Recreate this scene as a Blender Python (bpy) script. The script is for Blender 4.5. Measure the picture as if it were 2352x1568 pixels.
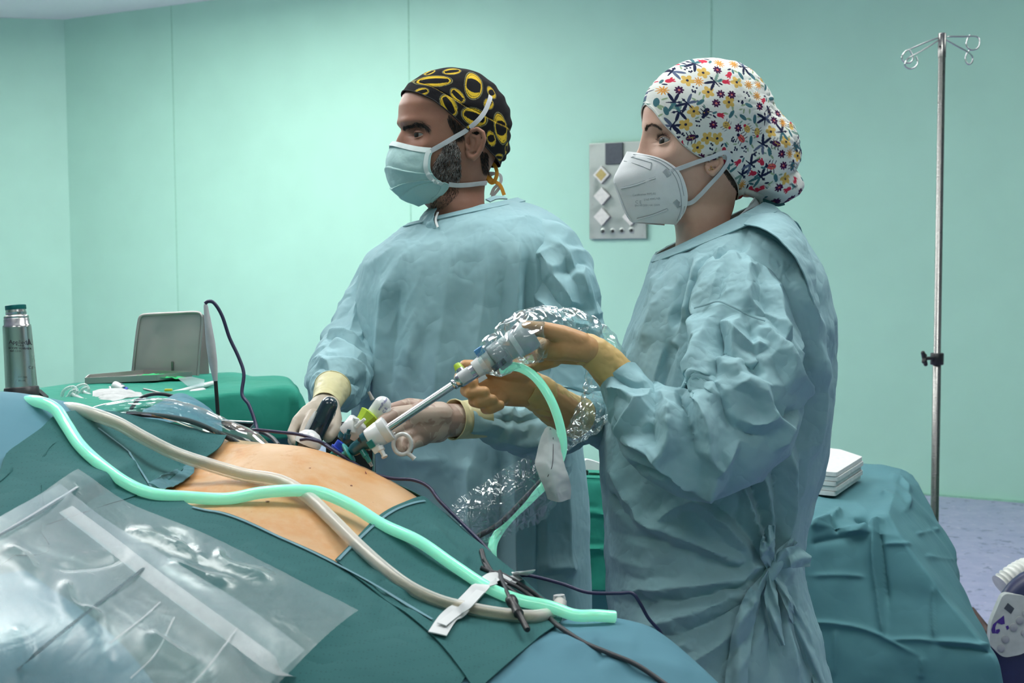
import bpy, bmesh, math, random
import numpy as np
from mathutils import Vector, Matrix
from mathutils.bvhtree import BVHTree

for _o in list(bpy.data.objects):
    bpy.data.objects.remove(_o, do_unlink=True)
SC = bpy.context.scene
COL = SC.collection
random.seed(7)

# ------------------------------------------------------------------ camera
FPX, IW, IH = 3000.0, 2352.0, 1568.0
CAM = np.array([0.0, 0.0, 1.45])
_p = math.atan(200.0 / FPX)
_r = -0.0060
FWD = np.array([0, math.cos(_p), -math.sin(_p)])
_R0 = np.array([1.0, 0, 0]); _U0 = np.array([0, math.sin(_p), math.cos(_p)])
RGT = _R0 * math.cos(_r) + _U0 * math.sin(_r)
UPV = -_R0 * math.sin(_r) + _U0 * math.cos(_r)
cd = bpy.data.cameras.new('camera')
cam = bpy.data.objects.new('camera', cd); COL.objects.link(cam)
cam.matrix_world = Matrix(((RGT[0], UPV[0], -FWD[0], CAM[0]), (RGT[1], UPV[1], -FWD[1], CAM[1]),
                           (RGT[2], UPV[2], -FWD[2], CAM[2]), (0, 0, 0, 1)))
cd.sensor_width = 36.0; cd.lens = FPX * 36.0 / IW
cd.clip_start = 0.05; cd.clip_end = 60
cd.dof.use_dof = True; cd.dof.focus_distance = 2.1; cd.dof.aperture_fstop = 11.0
SC.camera = cam
SC.view_settings.view_transform = 'Standard'; SC.view_settings.look = 'None'
SC.view_settings.gamma = 1.0; SC.view_settings.use_curve_mapping = False
SC.view_settings.exposure = -0.27
SC.cycles.use_adaptive_sampling = True; SC.cycles.adaptive_threshold = 0.12; SC.cycles.adaptive_min_samples = 16
SC.cycles.max_bounces = 5; SC.cycles.diffuse_bounces = 3; SC.cycles.glossy_bounces = 3; SC.cycles.transmission_bounces = 4
SC.cycles.transparent_max_bounces = 14; SC.cycles.caustics_reflective = False; SC.cycles.caustics_refractive = False

# ------------------------------------------------------------------ world (closed room: only a faint fill)
W = bpy.data.worlds.new('world'); SC.world = W; W.use_nodes = True
W.node_tree.nodes['Background'].inputs[0].default_value = (0.75, 0.9, 0.88, 1)
W.node_tree.nodes['Background'].inputs[1].default_value = 0.0
ROOM_LIGHT = 0.56         # overall strength of the ceiling panels
LIGHT_PANELS = [          # x, y, size x, size y, strength
    (-3.0, 8.0, 3.4, 1.0, 17.0),
    (-2.8, 4.8, 1.6, 1.4, 14.0), (0.8, 5.0, 1.6, 0.8, 9.0), (3.6, 4.6, 1.0, 1.0, 9.0),
    (-1.2, 2.3, 1.3, 0.9, 12.0), (0.9, 2.3, 1.3, 0.9, 12.0),
    (-1.3, -0.6, 1.3, 0.9, 5.5), (1.5, -0.6, 1.3, 0.9, 5.5)]
CEIL = 3.45

# ------------------------------------------------------------------ projection helpers
def P(px, py, d):
    return CAM + d * (FWD + RGT * (px - IW / 2) / FPX - UPV * (py - IH / 2) / FPX)
def ray(px, py):
    v = FWD + RGT * (px - IW / 2) / FPX - UPV * (py - IH / 2) / FPX
    return v
def PZ(px, py, z):
    v = ray(px, py); return CAM + v * ((z - CAM[2]) / v[2])
def PY(px, py, y):
    v = ray(px, py); return CAM + v * ((y - CAM[1]) / v[1])
def project(X):
    D = np.asarray(X) - CAM
    d = D @ FWD
    return IW / 2 + FPX * (D @ RGT) / d, IH / 2 - FPX * (D @ UPV) / d, d
def M_(px, d): return px * d / FPX      # pixels at depth -> metres

def unit(v):
    v = np.asarray(v, float); return v / max(np.linalg.norm(v), 1e-12)
def unitn(v):
    return v / np.maximum(np.linalg.norm(v, axis=-1, keepdims=True), 1e-12)
def sstep(a, b, x):
    t = np.clip((np.asarray(x, float) - a) / (b - a), 0, 1); return t * t * (3 - 2 * t)

# ------------------------------------------------------------------ noise
_rs = np.random.RandomState(11)
_perm = np.concatenate([_rs.permutation(256)] * 3)
_grad = unitn(_rs.normal(size=(256, 3)))
def pnoise(Q, scale=1.0, seed=0):
    Q = np.asarray(Q, float) * scale + seed * 17.31
    I = np.floor(Q).astype(int); Fq = Q - I; I &= 255
    u = Fq * Fq * Fq * (Fq * (Fq * 6 - 15) + 10)
    def g(a, b, c):
        h = _perm[_perm[_perm[(I[..., 0] + a) & 255] + ((I[..., 1] + b) & 255)] + ((I[..., 2] + c) & 255)]
        return (_grad[h] * (Fq - np.array([a, b, c]))).sum(-1)
    x00 = g(0,0,0) * (1 - u[..., 0]) + g(1,0,0) * u[..., 0]
    x10 = g(0,1,0) * (1 - u[..., 0]) + g(1,1,0) * u[..., 0]
    x01 = g(0,0,1) * (1 - u[..., 0]) + g(1,0,1) * u[..., 0]
    x11 = g(0,1,1) * (1 - u[..., 0]) + g(1,1,1) * u[..., 0]
    y0 = x00 * (1 - u[..., 1]) + x10 * u[..., 1]
    y1 = x01 * (1 - u[..., 1]) + x11 * u[..., 1]
    return (y0 * (1 - u[..., 2]) + y1 * u[..., 2]) * 1.6

# ------------------------------------------------------------------ object helpers
def tag(o, label=None, cat=None, group=None, kind=None):
    if label: o['label'] = label
    if cat: o['category'] = cat
    if group: o['group'] = group
    if kind: o['kind'] = kind
    return o
def wloc(o):
    return np.zeros(3) if o is None else np.array(o['_w'])
def empty(name, loc, label=None, cat=None, group=None):
    o = bpy.data.objects.new(name, None); COL.objects.link(o)
    o.location = loc; o['_w'] = [float(a) for a in loc]; o.empty_display_size = 0.05
    return tag(o, label, cat, group)
def obj(name, V, F, m=None, parent=None, smooth=True, colors=None, label=None, cat=None, group=None, kind=None, uv=None):
    V = np.asarray(V, float).reshape(-1, 3)
    org = np.array([(V[:, 0].min() + V[:, 0].max()) / 2, (V[:, 1].min() + V[:, 1].max()) / 2, V[:, 2].min()])
    me = bpy.data.meshes.new(name)
    L = V - org
    if isinstance(F, np.ndarray): F = F.tolist()
    me.from_pydata(L.tolist(), [], F)
    if smooth:
        me.polygons.foreach_set('use_smooth', np.ones(len(me.polygons), bool))
    if colors is not None:
        at = me.color_attributes.new('Col', 'FLOAT_COLOR', 'POINT')
        c4 = np.ones((len(V), 4), np.float32); c4[:, :3] = colors
        at.data.foreach_set('color', c4.ravel())
    if uv is not None:
        ul = me.uv_layers.new(name='UVMap')
        li = np.zeros(len(me.loops), np.int32); me.loops.foreach_get('vertex_index', li)
        ul.data.foreach_set('uv', np.asarray(uv, np.float32).reshape(-1, 2)[li].ravel())
    if m is not None:
        for mm in (m if isinstance(m, (list, tuple)) else [m]): me.materials.append(mm)
    o = bpy.data.objects.new(name, me); COL.objects.link(o)
    if parent is not None:
        o.parent = parent
    o.location = org - wloc(parent); o['_w'] = [float(a) for a in org]
    me.update()
    if smooth and len(me.polygons) < 60000: me.set_sharp_from_angle(angle=math.radians(55))
    return tag(o, label, cat, group, kind)

def mb():       # mesh accumulator
    return [[], [], 0]
def madd(acc, V, F):
    V = np.asarray(V, float).reshape(-1, 3); n = acc[2]
    acc[0].append(V); acc[1].extend([[i + n for i in f] for f in (F.tolist() if isinstance(F, np.ndarray) else F)]); acc[2] += len(V)
    return acc
def mget(acc): return np.concatenate(acc[0]), acc[1]
def mobj(name, pieces, m=None, parent=None, **k):
    a = mb()
    for V, F in pieces: madd(a, V, F)
    V, F = mget(a); return obj(name, V, F, m, parent, **k)

def gridF(n, m, wrap_u=False, flip=False, wrap_v=False):
    i, j = np.meshgrid(np.arange(n if wrap_v else n - 1), np.arange(m if wrap_u else m - 1), indexing='ij')
    j2 = (j + 1) % m; i2 = (i + 1) % n
    f = np.stack([i * m + j, i * m + j2, i2 * m + j2, i2 * m + j], -1).reshape(-1, 4)
    return f[:, ::-1] if flip else f
def gnormals(X, wrap_u=False):
    du = (np.roll(X, -1, 1) - np.roll(X, 1, 1)) if wrap_u else np.gradient(X, axis=1)
    dv = np.gradient(X, axis=0)
    return unitn(np.cross(du, dv))
def capF(n0, m, rev=False):
    f = list(range(n0, n0 + m)); return f[::-1] if rev else f

def catmull(pts, n):
    p = np.asarray(pts, float); k = len(p)
    if k == 2: return p[0] + np.linspace(0, 1, n)[:, None] * (p[1] - p[0])
    q = np.vstack([2 * p[0] - p[1], p, 2 * p[-1] - p[-2]])
    t = np.linspace(0, k - 1, n); i = np.minimum(t.astype(int), k - 2); f = (t - i)[:, None]
    a, b, c, d = q[i], q[i + 1], q[i + 2], q[i + 3]
    return 0.5 * (2 * b + (c - a) * f + (2 * a - 5 * b + 4 * c - d) * f ** 2 + (3 * b - a - 3 * c + d) * f ** 3)
def resample(p, n):
    p = np.asarray(p, float); s = np.r_[0, np.cumsum(np.linalg.norm(np.diff(p[:, :3], axis=0), axis=1))]
    t = np.linspace(0, s[-1], n); return np.stack([np.interp(t, s, p[:, k]) for k in range(p.shape[1])], 1)
def frames(p, up=None):
    T = unitn(np.gradient(p, axis=0)); N = np.zeros_like(p)
    a = np.array(up if up is not None else ([0, 0, 1.0] if abs(T[0][2]) < .9 else [1.0, 0, 0]))
    N[0] = unit(a - T[0] * (a @ T[0]))
    for i in range(1, len(p)):
        N[i] = unit(N[i - 1] - T[i] * (N[i - 1] @ T[i]))
    return T, N, np.cross(T, N)
def tubeX(pts, r, n=40, seg=12, smooth=True, up=None):
    """grid (n, seg, 3) swept along pts; r scalar or list at pts"""
    pts = np.asarray(pts, float)
    rr = np.full(len(pts), r, float) if np.isscalar(r) else np.asarray(r, float)
    q = catmull(np.c_[pts, rr], n * 3) if smooth else np.c_[pts, rr]
    if smooth: q = resample(q, n)
    p, rr = q[:, :3], np.maximum(q[:, 3], 1e-5)
    T, N, B = frames(p, up)
    a = np.linspace(0, 2 * np.pi, seg, endpoint=False)
    return p[:, None] + rr[:, None, None] * (N[:, None] * np.cos(a)[None, :, None] + B[:, None] * np.sin(a)[None, :, None])
def tube(pts, r, n=40, seg=12, smooth=True, caps=True):
    X = tubeX(pts, r, n, seg, smooth); k = len(X)
    F = gridF(k, seg, True).tolist()
    if caps: F += [capF(0, seg, True), capF((k - 1) * seg, seg)]
    return X.reshape(-1, 3), F
def capsule(a, b, ra, rb, seg=14):
    a, b = np.asarray(a, float), np.asarray(b, float); t = unit(b - a)
    pts = []; rr = []
    for k in np.linspace(-90, 0, 6): pts.append(a + t * ra * math.sin(math.radians(k))); rr.append(max(ra * math.cos(math.radians(k)), 1e-4))
    for k in np.linspace(0, 90, 6): pts.append(b + t * rb * math.sin(math.radians(k))); rr.append(max(rb * math.cos(math.radians(k)), 1e-4))
    pts = np.array(pts); _, N, B = frames(np.array([a, b]) if False else np.array([a, a + t]))
    N, B = N[0], B[0]
    an = np.linspace(0, 2 * np.pi, seg, endpoint=False)
    X = pts[:, None] + np.array(rr)[:, None, None] * (N * np.cos(an)[:, None] + B * np.sin(an)[:, None])[None]
    return X.reshape(-1, 3), gridF(len(pts), seg, True).tolist() + [capF(0, seg, True), capF((len(pts) - 1) * seg, seg)]
def lathe(o, axis, prof, seg=28, up=None):
    """prof: list of (distance along axis, radius)"""
    o = np.asarray(o, float); t = unit(axis)
    a = np.array(up if up is not None else ([0, 0, 1.0] if abs(t[2]) < .9 else [1.0, 0, 0]), float)
    N = unit(a - t * (a @ t)); B = np.cross(t, N)
    an = np.linspace(0, 2 * np.pi, seg, endpoint=False)
    c = (N * np.cos(an)[:, None] + B * np.sin(an)[:, None])
    X = np.array([o + t * d + max(r, 1e-5) * c for d, r in prof])
    k = len(prof)
    return X.reshape(-1, 3), gridF(k, seg, True).tolist() + [capF(0, seg, True), capF((k - 1) * seg, seg)]
def boxV(c, sx, sy, sz, R=None, bev=0.0):
    bm = bmesh.new(); bmesh.ops.create_cube(bm, size=1.0)
    for v in bm.verts: v.co = Vector((v.co.x * sx, v.co.y * sy, v.co.z * sz))
    if bev > 0: bmesh.ops.bevel(bm, geom=list(bm.edges), offset=bev, segments=2, profile=.6, affect='EDGES')
    bm.verts.ensure_lookup_table()
    V = np.array([v.co[:] for v in bm.verts]); F = [[v.index for v in f.verts] for f in bm.faces]; bm.free()
    if R is not None: V = V @ np.asarray(R, float).T
    return V + np.asarray(c, float), F
def basis(x, up=(0, 0, 1)):
    x = unit(x); y = unit(np.cross(up, x)); z = np.cross(x, y)
    return np.stack([x, y, z], 1)     # columns
def slab(poly, nrm, th):
    """flat polygon (3D points) extruded by th along -nrm"""
    p = np.asarray(poly, float); k = len(p); q = p - np.asarray(nrm) * th
    F = [list(range(k)), list(range(2 * k - 1, k - 1, -1))] + [[i, (i + k), (i + 1) % k + k, (i + 1) % k] for i in range(k)]
    return np.vstack([p, q]), F
def ribbon(pts, width, nrm, th=0.0006, n=40, smooth=True):
    """thin strip along pts; nrm = surface normals (one or per point)"""
    pts = np.asarray(pts, float); nn = np.asarray(nrm, float)
    if nn.ndim == 1: nn = np.repeat(nn[None], len(pts), 0)
    w = np.full(len(pts), width, float) if np.isscalar(width) else np.asarray(width, float)
    q = np.c_[pts, nn, w]
    if smooth: q = resample(catmull(q, n * 3), n)
    p, nn, w = q[:, :3], unitn(q[:, 3:6]), q[:, 6:7]
    T = unitn(np.gradient(p, axis=0)); S = unitn(np.cross(T, nn)); nn = np.cross(S, T)
    X = np.stack([p - S * w / 2 + nn * th, p + nn * th * 1.3, p + S * w / 2 + nn * th, p + S * w / 2, p - S * w / 2], 1)
    return X.reshape(-1, 3), gridF(len(p), 5, True).tolist() + [capF(0, 5, True), capF((len(p) - 1) * 5, 5)]
def shell(X, th, wrap_u=False, inward=True):
    """give a grid thickness th"""
    N = gnormals(X, wrap_u); n, m = X.shape[:2]
    Y = X - N * th
    F = gridF(n, m, wrap_u).tolist(); G = (gridF(n, m, wrap_u, True) + n * m).tolist()
    E = []
    def edge(idx):
        for a, b in zip(idx[:-1], idx[1:]): E.append([b, a, a + n * m, b + n * m])
    r = list(range(m)) + ([0] if wrap_u else [])
    edge(r); edge([(n - 1) * m + i for i in r][::-1])
    if not wrap_u:
        edge([i * m for i in range(n)][::-1]); edge([i * m + m - 1 for i in range(n)])
    return np.vstack([X.reshape(-1, 3), Y.reshape(-1, 3)]), F + G + E

def remesh(name, pieces, vox, smooth_it, m, parent, adapt=0.0, **k):
    """union of closed pieces -> one continuous surface"""
    a = mb()
    for V, F in pieces: madd(a, V, F)
    V, F = mget(a)
    me = bpy.data.meshes.new('tmp'); me.from_pydata(V.tolist(), [], F)
    o = bpy.data.objects.new('tmp', me); COL.objects.link(o)
    r = o.modifiers.new('r', 'REMESH'); r.mode = 'VOXEL'; r.voxel_size = vox; r.adaptivity = adapt
    s = o.modifiers.new('s', 'SMOOTH'); s.iterations = smooth_it; s.factor = .5
    dg = bpy.context.evaluated_depsgraph_get(); e = o.evaluated_get(dg); em = e.to_mesh()
    n = len(em.vertices); co = np.zeros(n * 3); em.vertices.foreach_get('co', co)
    F = [list(p.vertices) for p in em.polygons]
    e.to_mesh_clear(); bpy.data.objects.remove(o, do_unlink=True); bpy.data.meshes.remove(me)
    return obj(name, co.reshape(-1, 3), F, m, parent, **k)

def up2(X, wrap_u=False):
    """Catmull-Rom upsampling x2 of a grid"""
    def u1(A, wrap):
        if wrap:
            a, b, c, d = np.roll(A, 1, 0), A, np.roll(A, -1, 0), np.roll(A, -2, 0)
            mid = (-a + 9 * b + 9 * c - d) / 16
            return np.stack([b, mid], 1).reshape(-1, *A.shape[1:])
        E = np.concatenate([2 * A[:1] - A[1:2], A, 2 * A[-1:] - A[-2:-1]])
        mid = (-E[:-3] + 9 * E[1:-2] + 9 * E[2:-1] - E[3:]) / 16
        out = np.zeros((2 * len(A) - 1,) + A.shape[1:]); out[0::2] = A; out[1::2] = mid
        return out
    Y = u1(X, False)
    return np.swapaxes(u1(np.swapaxes(Y, 0, 1).copy(), wrap_u), 0, 1).copy()

def wrinkle(X0, su=1.05, sv=1.05, wrap=False, it=160, D=0.02, amp=0.004, wl=0.06, bend=0.12, grav=0.0, seed=1, tether=0.01, pin=None, aniso=(1, 1, 1), shrink=0.0):
    """buckle a cloth grid: edges are made too long and the sheet folds, staying within D of X0"""
    N = gnormals(X0, wrap)
    Q = X0 * np.array(aniso)
    h = pnoise(Q, 1 / wl, seed) + .5 * pnoise(Q, 2.1 / wl, seed + 3)
    Dm = np.asarray(D, float) * np.ones(X0.shape[:2]); am = np.minimum(amp, Dm * .6)
    pinm = np.ones(X0.shape[:2]) if pin is None else pin
    X = X0 + N * (h * am * pinm)[..., None]
    U = lambda A: np.roll(A, -1, 1) if wrap else A[:, 1:]
    su = np.asarray(su) * np.ones(X0.shape[:2]); sv = np.asarray(sv) * np.ones(X0.shape[:2])
    su = 1 + (su - 1) * pinm; sv = 1 + (sv - 1) * pinm
    def pairs(du, dv):
        n, m = X0.shape[:2]
        rows0 = slice(0, n - dv); rows1 = slice(dv, n)
        return rows0, rows1, du
    fam = []
    for du, dv, k in ((1, 0, .5), (0, 1, .5), (1, 1, .25), (-1, 1, .25), (2, 0, bend), (0, 2, bend)):
        n, m = X0.shape[:2]
        if wrap:
            a = X0[:n - dv if dv else n]; b = np.roll(X0, -du, 1)[dv:]
            s0 = su[:n - dv if dv else n]; s1 = sv[:n - dv if dv else n]
        else:
            c0 = slice(max(0, -du), m - max(0, du)); c1 = slice(max(0, du), m - max(0, -du))
            a = X0[:n - dv if dv else n][:, c0]; b = X0[dv:][:, c1]
            s0 = su[:n - dv if dv else n][:, c0]; s1 = sv[:n - dv if dv else n][:, c0]
        sc = s0 if dv == 0 else (s1 if du == 0 else np.sqrt((s0 ** 2 + s1 ** 2) / 2))
        fam.append((du, dv, k, np.linalg.norm(b - a, axis=-1) * sc))
    for t in range(it):
        C = np.zeros_like(X)
        for du, dv, k, L in fam:
            n, m = X.shape[:2]
            if wrap:
                a = X[:n - dv if dv else n]; b = np.roll(X, -du, 1)[dv:]
            else:
                c0 = slice(max(0, -du), m - max(0, du)); c1 = slice(max(0, du), m - max(0, -du))
                a = X[:n - dv if dv else n][:, c0]; b = X[dv:][:, c1]
            d = b - a; l = np.linalg.norm(d, axis=-1); g = (k * (l - L) / np.maximum(l, 1e-9) * .5)[..., None] * d
            if wrap:
                C[:n - dv if dv else n] += g
                C[dv:] -= np.roll(g, du, 1)
            else:
                C[:n - dv if dv else n][:, c0] += g; C[dv:][:, c1] -= g
        X = X + .55 * C
        X[..., 2] -= grav * pinm
        E = X - X0; X = X0 + E * (1 - tether)
        E = X - X0; l = np.linalg.norm(E, axis=-1)
        f = np.minimum(1, Dm / np.maximum(l, 1e-9)) * np.where(pinm < 1, pinm, 1)
        X = X0 + E * f[..., None]
    return X

def folds(X, lines, wrap=False):
    """press ridges (+) and creases (-) into the camera side of a cloth grid; lines: (pixel polyline, width px, height m)"""
    N = gnormals(X, wrap)
    px, py, d = project(X)
    face = np.einsum('...k,...k->...', N, unitn(CAM - X))
    if not wrap and np.mean(face) < 0: N = -N; face = -face
    w8 = sstep(0.0, 0.35, face)
    H = np.zeros(X.shape[:2])
    for pts, w, h in lines:
        p = np.asarray(pts, float)
        if len(p) > 2: p = catmull(p, 5 * len(p))
        best = np.full(px.shape, 1e9); bt = np.zeros(px.shape)
        tot = len(p) - 1
        for i in range(tot):
            a, b = p[i], p[i + 1]; e = b - a; l2 = e @ e
            t = np.clip(((px - a[0]) * e[0] + (py - a[1]) * e[1]) / l2, 0, 1)
            dd = np.hypot(px - a[0] - t * e[0], py - a[1] - t * e[1])
            k = dd < best; best = np.where(k, dd, best); bt = np.where(k, (i + t) / tot, bt)
        tap = sstep(0, .18, bt) * sstep(1, .82, bt) * .85 + .15
        prof = np.exp(-(best / w) ** 1.45) if h > 0 else np.exp(-(best / (w * .8)) ** 1.2)
        H += 1.15 * h * prof * tap
    return X + N * (H * w8)[..., None]

def crease(X, s=16.0, amp=.004, aniso=(1, 1, 1), seed=1, wrap=True, s2=2.3, k2=.45):
    """sharp-crested crumple: ridges along the zero lines of warped noise, in patches"""
    N = gnormals(X, wrap); Q = X * np.array(aniso)
    Q = Q + .020 * np.stack([pnoise(Q, 12, seed + 5), pnoise(Q, 12, seed + 6), pnoise(Q, 12, seed + 7)], -1)
    m1 = sstep(-.25, .35, pnoise(X, 5.5, seed + 8)); m2 = sstep(-.2, .4, pnoise(X, 7.5, seed + 9))
    r1 = np.maximum(0, 1 - np.abs(pnoise(Q, s, seed)) * 3.2) ** 1.3
    r2 = np.maximum(0, 1 - np.abs(pnoise(Q, s * s2, seed + 2)) * 3.0) ** 1.2
    r3 = np.maximum(0, 1 - np.abs(pnoise(Q * np.array([1.3, 1, .8]), s * 1.3, seed + 4)) * 4.5)
    return X + N * (amp * (m1 * r1 + k2 * m2 * r2 - .6 * (1 - m1) * r3))[..., None]
def facet(X, wrap=True, itn=10, itv=14, sig=.38, k=1.0):
    """bilateral smoothing of face normals: cloth relaxes into flat planes that meet in crisp creases"""
    X = X.copy(); n, m = X.shape[:2]
    def nb(A):
        if wrap: return A, np.roll(A, -1, 1)
        return A[:, :-1], A[:, 1:]
    def faceN(X):
        a, b = nb(X); p00, p01, p10, p11 = a[:-1], b[:-1], a[1:], b[1:]
        return unitn(np.cross(p11 - p00, p10 - p01)), (p00 + p01 + p10 + p11) / 4
    N, _ = faceN(X)
    def sh(A, dv, du):
        if wrap: B = np.roll(A, -du, 1)
        else:
            j = np.clip(np.arange(A.shape[1]) + du, 0, A.shape[1] - 1); B = A[:, j]
        i = np.clip(np.arange(A.shape[0]) + dv, 0, A.shape[0] - 1); return B[i]
    for _ in range(itn):
        S_ = N.copy()
        for dv, du in ((0, 1), (0, -1), (1, 0), (-1, 0), (1, 1), (1, -1), (-1, 1), (-1, -1), (0, 2), (0, -2), (2, 0), (-2, 0)):
            B = sh(N, dv, du); w = np.exp(-((1 - (B * N).sum(-1)) * 2) / sig ** 2); S_ += B * w[..., None]
        N = unitn(S_)
    X0 = X.copy()
    for _ in range(itv):
        _, C = faceN(X); acc = np.zeros_like(X); cnt = np.zeros((n, m, 1))
        for dv in (0, 1):
            for du in (0, 1):
                rows = slice(dv, n - 1 + dv)
                if wrap:
                    V_ = np.roll(X, -du, 1)[rows]; d = N * ((N * (C - V_)).sum(-1))[..., None]
                    acc[rows] += np.roll(d, du, 1); cnt[rows] += 1
                else:
                    cols = slice(du, m - 1 + du); V_ = X[rows, cols]; d = N * ((N * (C - V_)).sum(-1))[..., None]
                    acc[rows, cols] += d; cnt[rows, cols] += 1
        X = X + acc / np.maximum(cnt, 1)
    return X0 * (1 - k) + X * k
def fan(p0, p1, p2, n): return [p0, p1, p2]
def bvh_of(*objs):
    V, F, n = [], [], 0
    for o in objs:
        w = np.array(o['_w']); me = o.data
        co = np.zeros(len(me.vertices) * 3); me.vertices.foreach_get('co', co)
        V.append(co.reshape(-1, 3) + w)
        li = np.zeros(len(me.loops), np.int32); me.loops.foreach_get('vertex_index', li); ls = np.zeros(len(me.polygons), np.int32); me.polygons.foreach_get('loop_start', ls)
        lt = np.diff(np.r_[ls, len(li)]); q4 = ls[lt == 4]
        F.extend((li[q4[:, None] + np.arange(4)] + n).tolist())
        for s0, t0 in zip(ls[lt != 4], lt[lt != 4]): F.append((li[s0:s0 + t0] + n).tolist())
        n += len(me.vertices)
    V = np.concatenate(V).tolist()
    return BVHTree.FromPolygons(V, F)
def hit(bvh, px, py, off=0.0, default=None):
    v = unit(ray(px, py))
    l, nn, i, dist = bvh.ray_cast(Vector(CAM), Vector(v))
    if l is None:
        return (None, None) if default is None else (P(px, py, default), -v)
    nn = np.array(nn); nn = nn if nn @ v < 0 else -nn
    return np.array(l) + nn * off, nn
def drop(bvh, x, y, off=0.0, default=None):
    l, nn, i, dist = bvh.ray_cast(Vector((x, y, 3.0)), Vector((0, 0, -1)))
    if l is None: return None
    return np.array(l) + np.array([0, 0, off])
# ------------------------------------------------------------------ materials
def srgb(r, g, b):
    f = lambda c: (c / 255) / 12.92 if c <= 10.3 else ((c / 255 + .055) / 1.055) ** 2.4
    return (f(r), f(g), f(b), 1.0)
class NT:
    def __init__(s, name):
        s.m = bpy.data.materials.new(name); s.m.use_nodes = True; s.t = s.m.node_tree; s.n = s.t.nodes; s.l = s.t.links
        s.b = s.n['Principled BSDF']; s.out = s.n['Material Output']
    def add(s, typ, **k):
        x = s.n.new(typ)
        for a, v in k.items():
            if hasattr(x, a): setattr(x, a, v)
        return x
    def link(s, a, b): s.l.new(a, b)
    def coord(s, kind='Object', scale=None):
        c = s.add('ShaderNodeTexCoord'); o = c.outputs[kind]
        if scale is not None:
            mp = s.add('ShaderNodeMapping'); mp.inputs['Scale'].default_value = scale; s.link(o, mp.inputs[0]); o = mp.outputs[0]
        return o
    def noise(s, co, scale, detail=3, rough=.5, dist=0.0):
        x = s.add('ShaderNodeTexNoise'); s.link(co, x.inputs['Vector'])
        x.inputs['Scale'].default_value = scale; x.inputs['Detail'].default_value = detail
        x.inputs['Roughness'].default_value = rough; x.inputs['Distortion'].default_value = dist
        return x.outputs['Fac']
    def ramp(s, fac, stops):
        r = s.add('ShaderNodeValToRGB'); s.link(fac, r.inputs[0]); e = r.color_ramp.elements
        e[0].position, e[0].color = stops[0]; e[1].position, e[1].color = stops[-1]
        for p, c in stops[1:-1]:
            x = e.new(p); x.color = c
        return r.outputs[0]
    def mix(s, fac, a, b):
        x = s.add('ShaderNodeMix'); x.data_type = 'RGBA'
        if hasattr(fac, 'links'): s.link(fac, x.inputs[0])
        else: x.inputs[0].default_value = fac
        for v, i in ((a, 6), (b, 7)):
            if hasattr(v, 'links'): s.link(v, x.inputs[i])
            else: x.inputs[i].default_value = v
        return x.outputs[2]
    def math(s, op, a, b=None):
        x = s.add('ShaderNodeMath'); x.operation = op
        for v, i in ((a, 0), (b, 1)):
            if v is None: continue
            if hasattr(v, 'links'): s.link(v, x.inputs[i])
            else: x.inputs[i].default_value = v
        return x.outputs[0]
    def bump(s, h, strength=.3, dist=.002, prev=None):
        x = s.add('ShaderNodeBump'); x.inputs['Strength'].default_value = strength; x.inputs['Distance'].default_value = dist
        s.link(h, x.inputs['Height'])
        if prev is not None: s.link(prev, x.inputs['Normal'])
        return x.outputs[0]
    def set(s, **k):
        names = dict(color='Base Color', rough='Roughness', metal='Metallic', spec='Specular IOR Level', normal='Normal',
                     trans='Transmission Weight', alpha='Alpha', ior='IOR', sss='Subsurface Weight', emit='Emission Color',
                     emits='Emission Strength', sheen='Sheen Weight', coat='Coat Weight')
        for a, v in k.items():
            i = s.b.inputs[names[a]]
            if hasattr(v, 'links'): s.link(v, i)
            else: i.default_value = v
        return s.m
def plain(name, c, rough=.5, metal=0.0, spec=.5, var=.06, scale=40, bump=0.0, bscale=300, coat=0.0):
    t = NT(name); co = t.coord()
    n = t.noise(co, scale, 2)
    d = tuple(max(0, x * (1 - var * 2)) for x in c[:3]) + (1,); e = tuple(min(1, x * (1 + var)) for x in c[:3]) + (1,)
    t.set(color=t.ramp(n, [(.3, d), (.7, e)]), rough=rough, metal=metal, spec=spec, coat=coat)
    if bump: t.set(normal=t.bump(t.noise(co, bscale, 2), bump, .001))
    return t.m
def cloth(name, c, c2=None, rough=.75, crinkle=.35, cscale=22, weave=900, wv=.12, var=.1, spec=.25):
    """non-woven drape cloth: faint fibre mottling, crinkles and a fine embossed grain"""
    t = NT(name); co = t.coord()
    c2 = c2 or tuple(x * (1 - var) for x in c[:3]) + (1,)
    n1 = t.noise(co, 9, 3, .6)
    n2 = t.noise(co, 160, 1)
    col = t.mix(t.ramp(n1, [(.35, (0, 0, 0, 1)), (.65, (1, 1, 1, 1))]), c, c2)
    lo = tuple(x * .9 for x in c[:3]) + (1,)
    col = t.mix(t.math('MULTIPLY', n2, .25), col, lo)
    b2 = t.bump(t.math('ABSOLUTE', t.math('SUBTRACT', t.noise(co, cscale * 1.6, 2, .5), .5)), crinkle, .022)
    return t.set(color=col, rough=rough, spec=spec, normal=b2)
def perforated(name, c, c2):
    """absorbent drape with a regular grid of dimples drawn as darker dots in the colour"""
    t = NT(name); co = t.coord(); 
    n1 = t.noise(co, 7, 4)
    col = t.mix(n1, c, c2)
    v = t.add('ShaderNodeTexVoronoi'); v.feature = 'F1'; v.inputs['Scale'].default_value = 210; v.inputs['Randomness'].default_value = .25
    t.link(co, v.inputs['Vector'])
    dot = t.ramp(v.outputs['Distance'], [(.16, (1, 1, 1, 1)), (.26, (0, 0, 0, 1))])
    col = t.mix(t.math('MULTIPLY', dot, .40), col, tuple(x * .45 for x in c[:3]) + (1,))
    rid = t.math('ABSOLUTE', t.math('SUBTRACT', t.noise(co, 14, 2, .5), .5))
    b1 = t.bump(rid, .3, .02)
    return t.set(color=col, rough=.8, spec=.2, normal=b1)
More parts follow.
